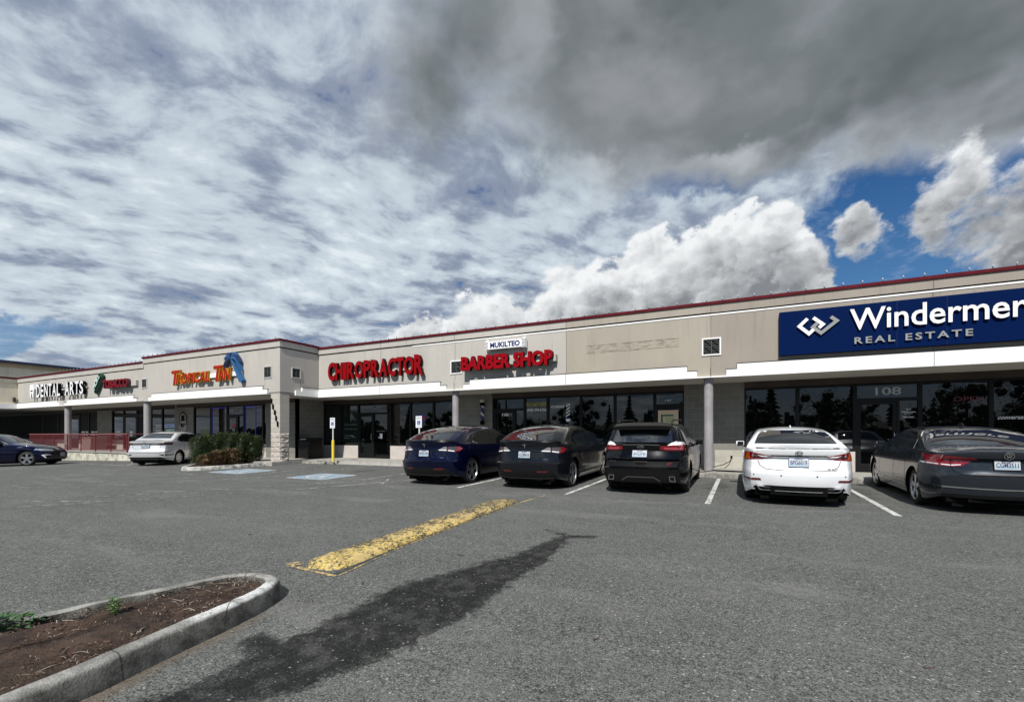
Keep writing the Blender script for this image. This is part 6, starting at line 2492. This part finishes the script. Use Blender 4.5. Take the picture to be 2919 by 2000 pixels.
def crossover(label, x, y, pname, pc, plate_text, heading=90):
    c = Car('parked_crossover', label, x, y, heading, STALL, paint_mat(pname, pc, .45, .24), CROSS)
    # rear glass with dark surround, glass roof
    c.patch([(-.63, 1.195), (.63, 1.195), (.56, 1.34), (.46, 1.50), (.30, 1.545), (-.30, 1.545), (-.46, 1.50), (-.56, 1.34)], 'y', M['rear_glass'], 'rear_window', .004)
    c.patch([(-.50, .20), (.50, .20), (.53, .9), (.52, 1.55), (-.52, 1.55), (-.53, .9)], 'z', M['car_glass'], 'roof_glass', .003)
    c.patch([(-.52, 1.80), (.52, 1.80), (.60, 2.52), (-.60, 2.52)], 'z', M['car_glass'], 'windscreen', .004)
    c.windows([(1.24, 1.03), (2.45, 1.05), (2.30, 1.18), (1.80, 1.40), (1.24, 1.475)], [(.0, 1.135), (.25, 1.075), (1.14, 1.035), (1.14, 1.47), (.55, 1.42), (.20, 1.30)],
              [(-.25, 1.125), (.2, 1.055), (2.55, 1.01), (2.42, 1.19), (1.85, 1.44), (1.3, 1.52), (.6, 1.47), (.1, 1.33)])
    # lip spoiler
    c.patch([(-.80, 1.145), (.80, 1.145), (.78, 1.172), (-.78, 1.172)], 'y', M['plastic_black'], 'spoiler_lip', .028)
    # lamps: clear inner wedge, outer lens with red edge
    c.patch([(.40, .925), (.63, .905), (.625, 1.02), (.55, 1.02)], 'y', M['tail_clear'], 'tail_light', .006, mirror=True)
    c.patch([(.648, .90), (.82, .878), (.84, .95), (.82, 1.025), (.648, 1.022)], 'y', mat('tail_smoke', (.09, .06, .06), .12, .2, coat=1.0), 'tail_light', .006, mirror=True)
    c.stripe([(.66, .925), (.80, .905)], .022, 'y', M['tail_white'], 'tail_light_lens', .009, mirror=True)
    c.stripe([(.43, .935), (.62, .93)], .02, 'y', M['tail_white'], 'tail_light_lens', .009, mirror=True)
    for o in c.patch([(.815, .885), (.865, .89), (.90, .96), (.86, 1.025), (.825, 1.025), (.84, .95)], 'y', M['tail_red'], 'tail_light', .008, mirror=True):
        o['label'] = 'red outer end of the tail light'
    c.stripe([(-.40, .912), (.40, .912)], .018, 'y', M['dark_gap'], 'tailgate_recess', .003)
    c.stripe([(.64, 1.03), (.64, .86), (.62, .66)], .008, 'y', M['dark_gap'], 'tailgate_seam', mirror=True)
    c.stripe([(-.62, .652), (.62, .652)], .010, 'y', M['dark_gap'], 'tailgate_seam')
    # black lower insert and reflectors
    c.patch([(-.80, .27), (.80, .27), (.74, .40), (.60, .475), (-.60, .475), (-.74, .40)], 'y', M['plastic_black'], 'bumper_insert', .004)
    c.patch([(.34, .43), (.56, .43), (.60, .462), (.34, .462)], 'y', M['tail_dark'], 'reflector', .007, mirror=True)
    c.stripe([(-.70, .295), (-.35, .285), (.35, .285), (.70, .295)], .014, 'y', M['frame_edge'], 'diffuser_edge', .012)
    # T emblem and script
    mb = MB().prism([(-.055, .045), (0, .052), (.055, .045), (.05, .03), (.016, .036), (.006, -.05), (-.006, -.05), (-.016, .036), (-.05, .03)], -.006, .002, 'y')
    o = mk('emblem', mb, M['chrome'], c.root, local=True)
    c.place(o, 0, 1.055, off=.010)
    mb = MB()
    for k in range(8):
        mb.box(-.09 + k * .023, -.09 + k * .023 + .015, -.004, .001, -.008, .008)
    o = mk('badge', mb, M['chrome'], c.root, local=True)
    c.place(o, .50, .735, off=.006)
    c.plate(0, .845, plate_text)
    c.mirrors(2.20, 1.08)
    c.door_lines((-.02 + .42, 1.19, 2.30), .42, 1.0)
    c.stripe([(.45, .34), (2.40, .34)], .06, 'x', M['plastic_black'], 'rocker', sign=1)
    c.stripe([(.45, .34), (2.40, .34)], .06, 'x', M['plastic_black'], 'rocker', sign=-1)
    for sg in (-1, 1):
        c.patch([(3.15, .74), (3.6, .70), (3.52, .80), (3.1, .90)], 'x', M['head_clear'], 'headlight', .005, sign=sg)
    c.plate(0, .45, plate_text, sg=1)
    return c


crossover('dark blue electric crossover parked nose-in, leftmost of the row by the barber shop', -7.36, 10.72, 'paint_blue', (.0009, .003, .024), 'BXJ2185')
crossover('dark grey electric crossover parked between the blue crossover and the black sport utility', -4.62, 11.0, 'paint_grey', (.010, .012, .016), 'CCB9610')

# ---- black sport utility
SUV = dict(squash=.93, ledge=[.62, .655, .815, .845], ro=1.02, wb=2.85, fo=.92, W=1.93, R=.37, sill=.24, tumble=.36, crown=.05, rplan=.14, rround=.90, rbow=.17, rfall=.8, shin=.06, crease=.74,
           top=[(-1.02, 1.20), (-.93, 1.26), (-.85, 1.42), (-.74, 1.58), (-.66, 1.68), (-.4, 1.715), (.3, 1.745), (1.1, 1.745), (1.6, 1.70), (2.05, 1.50), (2.5, 1.22), (2.65, 1.15), (3.1, 1.08), (3.5, .98), (3.7, .86), (3.77, .75)],
           sh=[(-1.02, 1.14), (0, 1.12), (1, 1.06), (2, 1.03), (2.65, 1.03), (3.2, .97), (3.6, .84), (3.77, .68)],
           dR=[(.24, .10), (.34, .03), (.50, .0), (.62, -.03), (.655, .04), (.70, .055), (.815, .07), (.845, .02), (1.0, .08), (1.05, .09), (1.14, .05), (1.2, .06), (1.3, .05)],
           dF=[(.2, .08), (.5, 0), (.8, .03), (1.0, .15)], rimf=.74, spokes=5, spoke_style='twin', tw=.26, rimmat=None)
SUV['rimmat'] = M['rim_dark']
c = Car('parked_sport_utility', 'black sport utility with twin square exhausts parked beside the round column', -1.93, 11.2, 90, STALL, paint_mat('paint_black', (.0022, .0024, .003), .2, .22), SUV)
c.root.scale = (.985, 1, .935)
c.patch([(-.66, 1.235), (.66, 1.235), (.63, 1.40), (.575, 1.56), (-.575, 1.56), (-.63, 1.40)], 'y', M['rear_glass'], 'rear_window', .004)
c.patch([(-.60, -.35), (.60, -.35), (.62, 1.3), (-.62, 1.3)], 'z', M['car_glass'], 'roof_glass', .003)
c.patch([(-.55, 1.72), (.55, 1.72), (.62, 2.45), (-.62, 2.45)], 'z', M['car_glass'], 'windscreen', .004)
c.windows([(1.22, 1.09), (2.38, 1.11), (2.2, 1.25), (1.72, 1.55), (1.22, 1.60)], [(.20, 1.12), (1.12, 1.09), (1.12, 1.60), (.35, 1.58)],
          [(-.62, 1.20), (-.1, 1.11), (2.5, 1.07), (2.32, 1.25), (1.75, 1.60), (1.2, 1.65), (-.45, 1.58)], quarter=[(-.52, 1.22), (.10, 1.13), (.24, 1.57), (-.40, 1.54)])
# roof spoiler overhanging the glass
sp = MB()
vs = []
for k in range(13):
    x = -.62 + 1.24 * k / 12
    e = abs(x / .62) ** 4
    vs += [(x, -.93 + .05 * e, 1.625 - .02 * e), (x, -.60, 1.705 - .03 * e), (x, -.90 + .05 * e, 1.535 - .01 * e), (x, -.66, 1.60)]
fs = []
for k in range(12):
    q = 4 * k
    fs += [(q, q + 4, q + 5, q + 1), (q + 2, q + 3, q + 7, q + 6), (q, q + 2, q + 6, q + 4), (q + 1, q + 5, q + 7, q + 3)]
fs += [(0, 1, 3, 2), (48, 50, 51, 49)]
sp.add(vs, fs)
mk('roof_spoiler', sp, M['plastic_black'], c.root, smooth=40, local=True)
for sg in (-1, 1):
    rail = MB().tube([(sg * .60, -.45, 1.70), (sg * .605, -.3, 1.755), (sg * .61, 1.2, 1.785), (sg * .60, 1.45, 1.73)], .016, 8)
    mk('roof_rail', rail, M['plastic_black'], c.root, smooth=60, local=True)
c.patch([(.40, 1.075), (.55, 1.045), (.86, 1.045), (.93, 1.12), (.90, 1.165), (.42, 1.15)], 'y', M['tail_red'], 'tail_light', .008, mirror=True)
c.patch([(.56, 1.165), (.88, 1.168), (.84, 1.235), (.72, 1.255), (.64, 1.22)], 'y', M['tail_white'], 'tail_light_lens', .008, mirror=True)
c.patch([(.48, 1.085), (.84, 1.07), (.86, 1.10), (.50, 1.115)], 'y', mat('tail_pink', (.55, .10, .14), .15, coat=1.0), 'tail_light_bar', .0105, mirror=True)
c.stripe([(.665, 1.26), (.665, 1.04)], .012, 'y', M['dark_gap'], 'tailgate_seam', mirror=True)
c.stripe([(-.40, 1.175), (0, 1.185), (.40, 1.175)], .020, 'y', M['frame_edge'], 'light_bar', .006)
c.patch([(-.74, .665), (.74, .665), (.80, .80), (-.80, .80)], 'y', M['plastic_black'], 'tailgate_band', .004)
c.stripe([(-.80, .815), (.80, .815)], .012, 'y', M['dark_gap'], 'tailgate_seam')
c.patch([(-.15, .79), (.15, .79), (.09, .71), (-.09, .71)], 'y', M['dark_gap'], 'latch_recess', .009)
c.stripe([(-.15, .785), (.15, .785)], .012, 'y', M['chrome'], 'latch_edge', .012)
c.patch([(-.78, .30), (.78, .30), (.86, .50), (.80, .60), (-.80, .60), (-.86, .50)], 'y', M['plastic_black'], 'bumper_insert', .004)
c.stripe([(-.42, .34), (-.28, .43), (.28, .43), (.42, .34)], .024, 'y', M['frame_edge'], 'diffuser_edge', .010)
for sg in (-1, 1):
    mb = MB()
    q = [(-.065, .06), (.055, .06), (.075, -.065), (-.050, -.065)]
    if sg < 0:
        q = [(-a, z) for a, z in q]
    n = 4
    inn = [(a * .76, z * .76) for a, z in q]
    for k in range(4):
        k2 = (k + 1) % 4
        mb.add([(q[k][0], -.03, q[k][1]), (q[k2][0], -.03, q[k2][1]), (inn[k2][0], -.03, inn[k2][1]), (inn[k][0], -.03, inn[k][1]),
                (q[k][0], .08, q[k][1]), (q[k2][0], .08, q[k2][1]), (inn[k2][0], .08, inn[k2][1]), (inn[k][0], .08, inn[k][1])],
               [(0, 1, 2, 3), (0, 4, 5, 1), (3, 2, 6, 7)])
    o = mk('exhaust_tip', mb, M['chrome'], c.root, local=True)
    c.place(o, sg * .66, .405, off=.012)
mb = MB()
ring(mb, 0, 0, .075, .032, .18, -.006, .0, 28)
mb.prism([(-.05, -.004), (-.02, .006), (.05, .002), (.05, .010), (-.02, .014), (-.05, .006)], -.008, -.002, 'y')
o = mk('emblem', mb, M['chrome'], c.root, local=True)
c.place(o, 0, 1.135, off=.014)
lettering('ST', -.055, .055, -.025, .025, -.002, .004, [M['tail_red'], M['tail_red']], o, 'badge_letters', bold=.03, shear=.3, split=False, local=True)
for ch in list(o.children):
    ch.parent = c.root
    c.place(ch, .60, .735, off=.012)
    ch.name = 'badge'
mb = MB()
for k in range(9):
    mb.box(-.10 + k * .023, -.10 + k * .023 + .014, -.004, .001, -.007, .007)
o = mk('badge', mb, M['frame_edge'], c.root, local=True)
c.place(o, -.60, .785, off=.010)
c.plate(-.02, .965, 'BVG3745', frame=M['chrome'])
c.mirrors(2.10, 1.15)
c.door_lines((.45, 1.17, 2.25), .5, 1.05)
c.plate(0, .5, 'BVG3745', sg=1)

# ---- white saloon
SAL = dict(ledge=[.64, .67, .90, .94], rtuck=.09, ro=1.11, wb=2.85, fo=.90, W=1.84, R=.335, sill=.19, tumble=.50, crown=.05, rplan=.16, rround=.95, rbow=.21, rfall=.8, shin=.055, crease=.80,
           top=[(-1.11, 1.075), (-1.03, 1.095), (-.80, 1.095), (-.50, 1.11), (-.38, 1.135), (-.1, 1.26), (.25, 1.385), (.6, 1.445), (1.1, 1.47), (1.5, 1.455), (1.9, 1.33), (2.35, 1.10), (2.55, 1.01), (2.9, .97), (3.3, .90), (3.6, .80), (3.75, .66)],
           sh=[(-1.11, 1.03), (-.8, 1.055), (-.3, 1.05), (.5, 1.0), (1.5, .97), (2.5, .95), (3.1, .88), (3.6, .74), (3.75, .60)],
           dR=[(.19, .10), (.30, .06), (.40, .015), (.50, -.005), (.64, -.005), (.67, .025), (.72, .045), (.86, .08), (.90, .09), (.94, .03), (1.05, .0), (1.1, -.03)],
           dF=[(.2, .08), (.45, 0), (.65, .03), (.9, .3)], rimf=.72, spokes=5, spoke_style='twin', tw=.24)
WP = paint_mat('paint_white_pearl', (.80, .81, .82), .05, .22)
c = Car('parked_saloon', 'white saloon with angular red tail lights parked beside the round column', .95, 10.80, 90, STALL, WP, SAL)
c.patch([(-.70, 1.14), (.70, 1.14), (.63, 1.29), (.56, 1.38), (.50, 1.40), (-.50, 1.40), (-.56, 1.38), (-.63, 1.29)], 'y', M['rear_glass'], 'rear_window', .004)
c.patch([(-.50, 1.62), (.50, 1.62), (.60, 2.33), (-.60, 2.33)], 'z', M['car_glass'], 'windscreen', .004)
SW = dict(front=[(1.20, 1.0), (2.30, 1.02), (2.10, 1.14), (1.62, 1.355), (1.20, 1.375)], rear=[(.20, 1.05), (1.12, 1.005), (1.12, 1.375), (.62, 1.34), (.32, 1.22)],
          trim=[(-.02, 1.075), (.3, 1.02), (2.42, .985), (2.2, 1.15), (1.68, 1.39), (1.2, 1.41), (.58, 1.375), (.22, 1.23)])
c.windows(SW['front'], SW['rear'], SW['trim'], quarter=[(.03, 1.09), (.16, 1.065), (.25, 1.19)])
# lamps
c.patch([(.43, .925), (.56, .865), (.885, .845), (.93, 1.01), (.78, 1.005), (.60, .965)], 'y', M['tail_red'], 'tail_light', .008, mirror=True)
c.patch([(.47, .925), (.60, .93), (.66, .945), (.60, .915), (.52, .905)], 'y', M['tail_white'], 'tail_light_lens', .0105, mirror=True)
c.patch([(.68, .87), (.745, .865), (.70, .965), (.66, .95)], 'y', M['tail_dark'], 'tail_light_bar', .0105, mirror=True)
c.patch([(.79, .865), (.865, .86), (.835, .985), (.80, .985)], 'y', M['orange'], 'tail_light_bar', .0105, mirror=True)
c.stripe([(-.44, .938), (.44, .938)], .022, 'y', M['dark_gap'], 'boot_recess', .004)
c.stripe([(-.68, 1.068), (0, 1.078), (.68, 1.068)], .010, 'y', M['dark_gap'], 'lip_shadow', .003)
c.stripe([(.67, 1.04), (.66, 1.02)], .008, 'y', M['dark_gap'], 'boot_seam', mirror=True)
c.stripe([(.655, .845), (.62, .75), (.52, .685), (.3, .672), (-.3, .672), (-.52, .685), (-.62, .75), (-.655, .845)], .009, 'y', M['dark_gap'], 'boot_seam')
c.patch([(-.66, .295), (.66, .295), (.74, .325), (.70, .365), (.5, .385), (-.5, .385), (-.70, .365), (-.74, .325)], 'y', M['plastic_black'], 'diffuser', .004)
c.patch([(.60, .475), (.78, .47), (.90, .495), (.90, .505), (.62, .512)], 'y', M['tail_dark'], 'reflector', .007, mirror=True)
for sg in (-1, 1):
    q = [(-.15, .03), (.15, .040), (.12, -.02), (.05, -.045), (-.11, -.045), (-.165, -.01)]
    q = [(sg * a, z) for a, z in q]
    mb = MB()
    inn = [(a * .84, z * .70) for a, z in q]
    for k in range(6):
        k2 = (k + 1) % 6
        mb.add([(q[k][0], -.02, q[k][1]), (q[k2][0], -.02, q[k2][1]), (inn[k2][0], -.02, inn[k2][1]), (inn[k][0], -.02, inn[k][1]),
                (q[k][0], .06, q[k][1]), (q[k2][0], .06, q[k2][1]), (inn[k2][0], .06, inn[k2][1]), (inn[k][0], .06, inn[k][1])],
               [(0, 1, 2, 3), (0, 4, 5, 1), (3, 2, 6, 7)])
    o = mk('exhaust_tip', mb, M['chrome'], c.root, local=True)
    c.place(o, sg * .52, .335, off=.004)
mb = MB()
ring(mb, 0, 0, .060, .036, .16, -.006, .0, 30)
mb.prism([(-.018, .022), (-.006, .022), (-.016, -.006), (.040, -.006), (.038, -.015), (-.034, -.015)], -.007, -.001, 'y')
o = mk('emblem', mb, M['frame_edge'], c.root, local=True)
c.place(o, 0, 1.005, off=.012)
mb = MB()
for a_, e_ in ((-.14, -.07), (-.05, .02), (.04, .13)):
    mb.box(a_, e_, -.003, .001, -.008, .008)
o = mk('badge', mb, M['frame_edge'], c.root, local=True)
c.place(o, .47, .705, off=.006)
for x in (-.72, -.28, .28, .72):
    o = mk('parking_sensor', MB().lathe([(0, 0), (0, .014), (.002, .015)], (0, 0, 0), 'y', 14), M['frame_edge'], c.root, local=True)
    c.place(o, x, .575, off=.003)
c.plate(0, .82, 'BPG6019', frame=M['chrome'])
c.mirrors(2.02, 1.06)
c.door_lines((.42, 1.16, 2.2), .4, .97, handles=((.95, .90), (2.0 - .15, .88)))
o = mk('roof_antenna', MB().prism([(.48, 1.45), (.60, 1.50), (.66, 1.50), (.70, 1.455)], -.012, .012, 'x'), WP, c.root, local=True, bevel=.006)
c.plate(0, .42, 'BPG6019', sg=1)
for sg in (-1, 1):
    c.patch([(3.2, .68), (3.6, .64), (3.5, .76), (3.15, .80)], 'x', M['head_clear'], 'headlight', .005, sign=sg)
c.patch([(-.35, .28), (.35, .28), (.42, .60), (-.42, .60)], 'y', M['plastic_black'], 'grille', .005, sign=1)

# ---- grey saloon at the right edge
SAL2 = dict(SAL, squash=.90, ro=1.12, wb=2.80, fo=.92, W=1.84, R=.335, tumble=.46, rbow=.20,
            top=[(-1.12, 1.04), (-1.05, 1.065), (-.85, 1.07), (-.55, 1.10), (-.42, 1.135), (-.1, 1.27), (.3, 1.41), (.7, 1.475), (1.2, 1.49), (1.6, 1.465), (1.95, 1.34), (2.4, 1.10), (2.58, 1.01), (2.9, .97), (3.3, .90), (3.6, .80), (3.72, .66)],
            sh=[(-1.12, 1.0), (-.8, 1.03), (-.3, 1.03), (.5, .99), (1.5, .96), (2.5, .94), (3.1, .88), (3.6, .74), (3.72, .60)],
            dR=[(.19, .08), (.30, .03), (.42, .0), (.56, -.01), (.635, -.01), (.67, .04), (.74, .055), (.89, .085), (.93, .03), (1.0, .01), (1.06, -.02)],
            spoke_style='fat', spokes=5, crease=.76)
c = Car('parked_saloon', 'dark grey saloon with chrome trim cut off by the right edge of the picture', 3.78, 11.05, 90, STALL, paint_mat('paint_slate', (.028, .034, .042), .55, .22), SAL2)
c.patch([(-.71, 1.13), (.71, 1.13), (.65, 1.26), (.57, 1.36), (.50, 1.385), (-.50, 1.385), (-.57, 1.36), (-.65, 1.26)], 'y', M['rear_glass'], 'rear_window', .004)
c.patch([(-.50, 1.72), (.50, 1.72), (.60, 2.38), (-.60, 2.38)], 'z', M['car_glass'], 'windscreen', .004)
fr_, re_ = [(1.22, 1.0), (2.33, 1.02), (2.12, 1.15), (1.66, 1.37), (1.22, 1.395)], [(.18, 1.04), (1.14, 1.005), (1.14, 1.395), (.55, 1.36), (.25, 1.22)]
tr_ = [(-.12, 1.06), (.3, 1.015), (2.45, .985), (2.22, 1.16), (1.7, 1.40), (1.2, 1.425), (.5, 1.39), (.08, 1.23)]
c.windows(fr_, re_, tr_, quarter=[(-.06, 1.085), (.10, 1.06), (.19, 1.22)])
for sg in (-1, 1):
    c.stripe([(2.45, .985), (.3, 1.012), (-.12, 1.06), (.08, 1.23), (.5, 1.39), (1.2, 1.428), (1.7, 1.405)], .014, 'x', M['chrome'], 'chrome_strip', .008, sign=sg)
c.patch([(.36, .925), (.52, .80), (.64, .785), (.90, .815), (.93, .90), (.89, .985), (.70, .97)], 'y', M['tail_red'], 'tail_light', .008, mirror=True)
c.patch([(.53, .815), (.64, .80), (.89, .828), (.90, .842), (.64, .818), (.53, .83)], 'y', M['tail_white'], 'tail_light_lens', .0105, mirror=True)
c.stripe([(.655, .97), (.64, .785)], .008, 'y', M['dark_gap'], 'lamp_seam', .0115, mirror=True)
c.stripe([(-.37, .918), (.37, .918)], .016, 'y', M['dark_gap'], 'boot_recess', .004)
c.stripe([(.64, .785), (.60, .70), (.50, .655), (-.50, .655), (-.60, .70), (-.64, .785)], .009, 'y', M['dark_gap'], 'boot_seam')
c.patch([(-.40, .665), (.40, .665), (.36, .70), (-.36, .70)], 'y', M['frame_edge'], 'plate_ledge', .004)
c.stripe([(-.86, .455), (0, .44), (.86, .455)], .022, 'y', M['chrome'], 'chrome_strip', .010)
c.patch([(-.76, .29), (.76, .29), (.80, .335), (-.80, .335)], 'y', M['plastic_black'], 'bumper_insert', .004)
mb = MB()
ring(mb, 0, 0, .062, .062, .12, -.006, .0, 30)
for pts in ([(-.036, .040), (-.014, -.030)], [(-.014, -.030), (0, .004)], [(0, .004), (.014, -.030)], [(.014, -.030), (.036, .040)], [(-.014, .046), (0, .012)], [(0, .012), (.014, .046)]):
    a_, e_ = Vector(pts[0]), Vector(pts[1])
    d_ = (e_ - a_).normalized()
    n_ = Vector((-d_.y, d_.x)) * .005
    mb.prism([tuple(a_ + n_), tuple(e_ + n_), tuple(e_ - n_), tuple(a_ - n_)], -.006, 0, 'y')
o = mk('emblem', mb, M['chrome'], c.root, local=True)
c.place(o, 0, .985, off=.012)
c.plate(0, .835, 'CGM3511')
c.mirrors(2.05, 1.06)
c.door_lines((.42, 1.18, 2.25), .4, .97, handles=((.95, .89), (1.88, .87)))
o = mk('roof_antenna', MB().prism([(.55, 1.46), (.66, 1.52), (.72, 1.52), (.76, 1.465)], -.012, .012, 'x'), M['plastic_black'], c.root, local=True)
c.stripe([(.42, .33), (2.36, .33)], .016, 'x', M['chrome'], 'sill_strip', .008, sign=-1)
c.patch([(-.05, .88), (.09, .88), (.09, 1.0), (-.05, 1.0)], 'x', c.paint, 'fuel_flap', .004, sign=1)

# ---- silver saloon by the hedge
SAL3 = dict(SAL, ro=.92, wb=2.58, fo=.88, W=1.73, R=.31, sill=.20, tumble=.44, rbow=.12,
            top=[(-.92, 1.06), (-.85, 1.09), (-.65, 1.10), (-.42, 1.12), (-.30, 1.16), (0, 1.31), (.3, 1.42), (.7, 1.46), (1.1, 1.46), (1.45, 1.42), (1.85, 1.24), (2.2, 1.05), (2.4, .98), (2.8, .92), (3.2, .82), (3.46, .66)],
            sh=[(-.92, 1.02), (-.3, 1.04), (.5, .99), (1.4, .94), (2.3, .90), (2.9, .84), (3.3, .74), (3.46, .60)],
            spoke_style='thin', spokes=8, rimf=.66, tw=.20)
SV = paint_mat('paint_silver', (.66, .67, .67), .35, .24)
c = Car('parked_saloon', 'silver compact saloon with thin dark red tail lights parked beside the hedge', -22.75, 11.35, 121, STALL, SV, SAL3)
c.root['group'] = 'cars on the left of the lot'
c.patch([(-.62, 1.17), (.62, 1.17), (.52, 1.35), (.46, 1.385), (-.46, 1.385), (-.52, 1.35)], 'y', M['rear_glass'], 'rear_window', .004)
c.patch([(-.50, 1.50), (.50, 1.50), (.58, 2.15), (-.58, 2.15)], 'z', M['car_glass'], 'windscreen', .004)
c.windows([(1.05, .98), (2.08, .99), (1.9, 1.12), (1.45, 1.32), (1.05, 1.345)], [(.12, 1.03), (.97, .985), (.97, 1.345), (.5, 1.32), (.22, 1.2)],
          [(-.05, 1.06), (.2, 1.005), (2.18, .96), (1.98, 1.13), (1.5, 1.36), (1.05, 1.38), (.46, 1.355), (.12, 1.2)])
c.patch([(.38, .955), (.62, .91), (.84, .89), (.86, .985), (.62, .985)], 'y', M['tail_dark'], 'tail_light', .008, mirror=True)
c.stripe([(-.42, .955), (.42, .955)], .026, 'y', M['dark_gap'], 'boot_recess', .004)
c.stripe([(-.62, 1.055), (0, 1.065), (.62, 1.055)], .012, 'y', M['dark_gap'], 'lip_shadow', .003)
c.stripe([(.58, .90), (.54, .76), (.4, .715), (-.4, .715), (-.54, .76), (-.58, .90)], .009, 'y', M['dark_gap'], 'boot_seam')
c.stripe([(-.86, .62), (-.55, .56), (.55, .56), (.86, .62)], .014, 'y', M['frame_edge'], 'bumper_crease')
c.patch([(.52, .50), (.84, .49), (.84, .45), (.66, .44)], 'y', M['plastic_black'], 'bumper_vent', .006, mirror=True)
c.patch([(-.70, .30), (.70, .30), (.74, .33), (.62, .38), (-.62, .38), (-.74, .33)], 'y', M['plastic_black'], 'bumper_insert', .004)
c.stripe([(-.78, .335), (-.6, .40), (.6, .40), (.78, .335)], .022, 'y', SV, 'bumper_lip', .018)
c.plate(0, .84, 'BLN7402')
mb = MB()
ring(mb, 0, 0, .050, .028, .2, -.005, .0, 24)
o = mk('emblem', mb, M['chrome'], c.root, local=True)
c.place(o, 0, 1.02, off=.012)
c.mirrors(1.86, 1.03)
c.door_lines((.36, 1.01, 2.0), .4, .93)
mk('roof_antenna', MB().tube([(0, .35, 1.43), (0, .18, 1.58)], .007, 6), M['plastic_black'], c.root, local=True)

# ---- dark blue hatchback driving in from the left
HAT = dict(ro=.80, wb=2.63, fo=.84, W=1.80, R=.325, sill=.19, tumble=.44, crown=.045, rplan=.10, rround=.4, rbow=.12, rfall=.7, shin=.05, crease=.80,
           top=[(-.80, 1.2), (-.7, 1.32), (-.5, 1.42), (0, 1.465), (.6, 1.48), (1.05, 1.47), (1.4, 1.39), (1.9, 1.13), (2.10, 1.03), (2.4, .985), (2.8, .93), (3.1, .86), (3.35, .76), (3.47, .64)],
           sh=[(-.8, 1.05), (0, 1.0), (1, .97), (2.0, .94), (2.6, .88), (3.1, .78), (3.35, .70), (3.47, .58)],
           dR=[(.2, .08), (.5, 0), (.9, .05), (1.3, .1)], dF=[(.19, .09), (.30, .02), (.42, 0), (.55, .01), (.66, .05), (.8, .10)], rimf=.74, spokes=5, spoke_style='fat', tw=.21)
NB_ = paint_mat('paint_deep_blue', (.002, .003, .018), .45, .22)
c = Car('blue_hatchback', 'deep blue hatchback with bright five-spoke wheels nosing in from the left edge', -29.62, 7.50, 42, 'cars on the left of the lot', NB_, HAT)
M['rim_bright'] = mat('rim_bright', (.75, .75, .75), .3, .4)
c.windows([(.95, 1.0), (1.86, 1.0), (1.7, 1.12), (1.3, 1.33), (.95, 1.36)], [(-.1, 1.04), (.87, 1.0), (.87, 1.36), (.05, 1.35)],
          [(-.3, 1.08), (0, 1.0), (2.0, .975), (1.8, 1.13), (1.35, 1.37), (.9, 1.40), (-.1, 1.38)])
c.patch([(-.52, 1.25), (.52, 1.25), (.62, 1.98), (-.62, 1.98)], 'z', M['rear_glass'], 'windscreen', .004)
c.patch([(-.56, 1.14), (.56, 1.14), (.45, 1.36), (-.45, 1.36)], 'y', M['rear_glass'], 'rear_window', .004)
c.patch([(.40, .64), (.80, .66), (.82, .735), (.70, .75), (.42, .70)], 'y', M['head_clear'], 'headlight', .007, mirror=True, sign=1)
for sg in (-1, 1):
    c.patch([(2.90, .70), (3.25, .655), (3.24, .72), (2.95, .78)], 'x', M['head_clear'], 'headlight', .006, sign=sg)
    c.patch([(2.32, .83), (2.50, .83), (2.50, .845), (2.32, .845)], 'x', M['chrome'], 'side_badge', .008, sign=sg)
    c.stripe([(.45, .30), (2.2, .30)], .05, 'x', M['plastic_black'], 'rocker', sign=sg)
c.patch([(-.42, .63), (.42, .63), (.42, .69), (-.42, .69)], 'y', M['plastic_black'], 'grille', .006, sign=1)
c.patch([(-.46, .26), (.46, .26), (.50, .52), (-.50, .52)], 'y', M['plastic_black'], 'lower_grille', .005, sign=1)
c.stripe([(.78, .47), (.58, .47)], .03, 'y', M['tail_white'], 'daytime_light', .012, mirror=True, sign=1)
c.stripe([(.80, .475), (.74, .34)], .03, 'y', M['tail_white'], 'daytime_light', .012, mirror=True, sign=1)
c.stripe([(.76, .32), (-.76, .32)], .03, 'y', M['frame_edge'], 'bumper_lip', .010, sign=1)
mb = MB()
ring(mb, 0, 0, .06, .06, .15, -.006, 0, 26)
o = mk('emblem', mb, M['chrome'], c.root, local=True)
c.place(o, 0, .66, sg=1, off=.016)
c.plate(0, .47, 'CGV0482', sg=1)
c.mirrors(1.68, 1.02, M['plastic_black'])
c.door_lines((.36, .91, 1.95), .4, .95, handles=((.66, .86), (1.55, .84)))
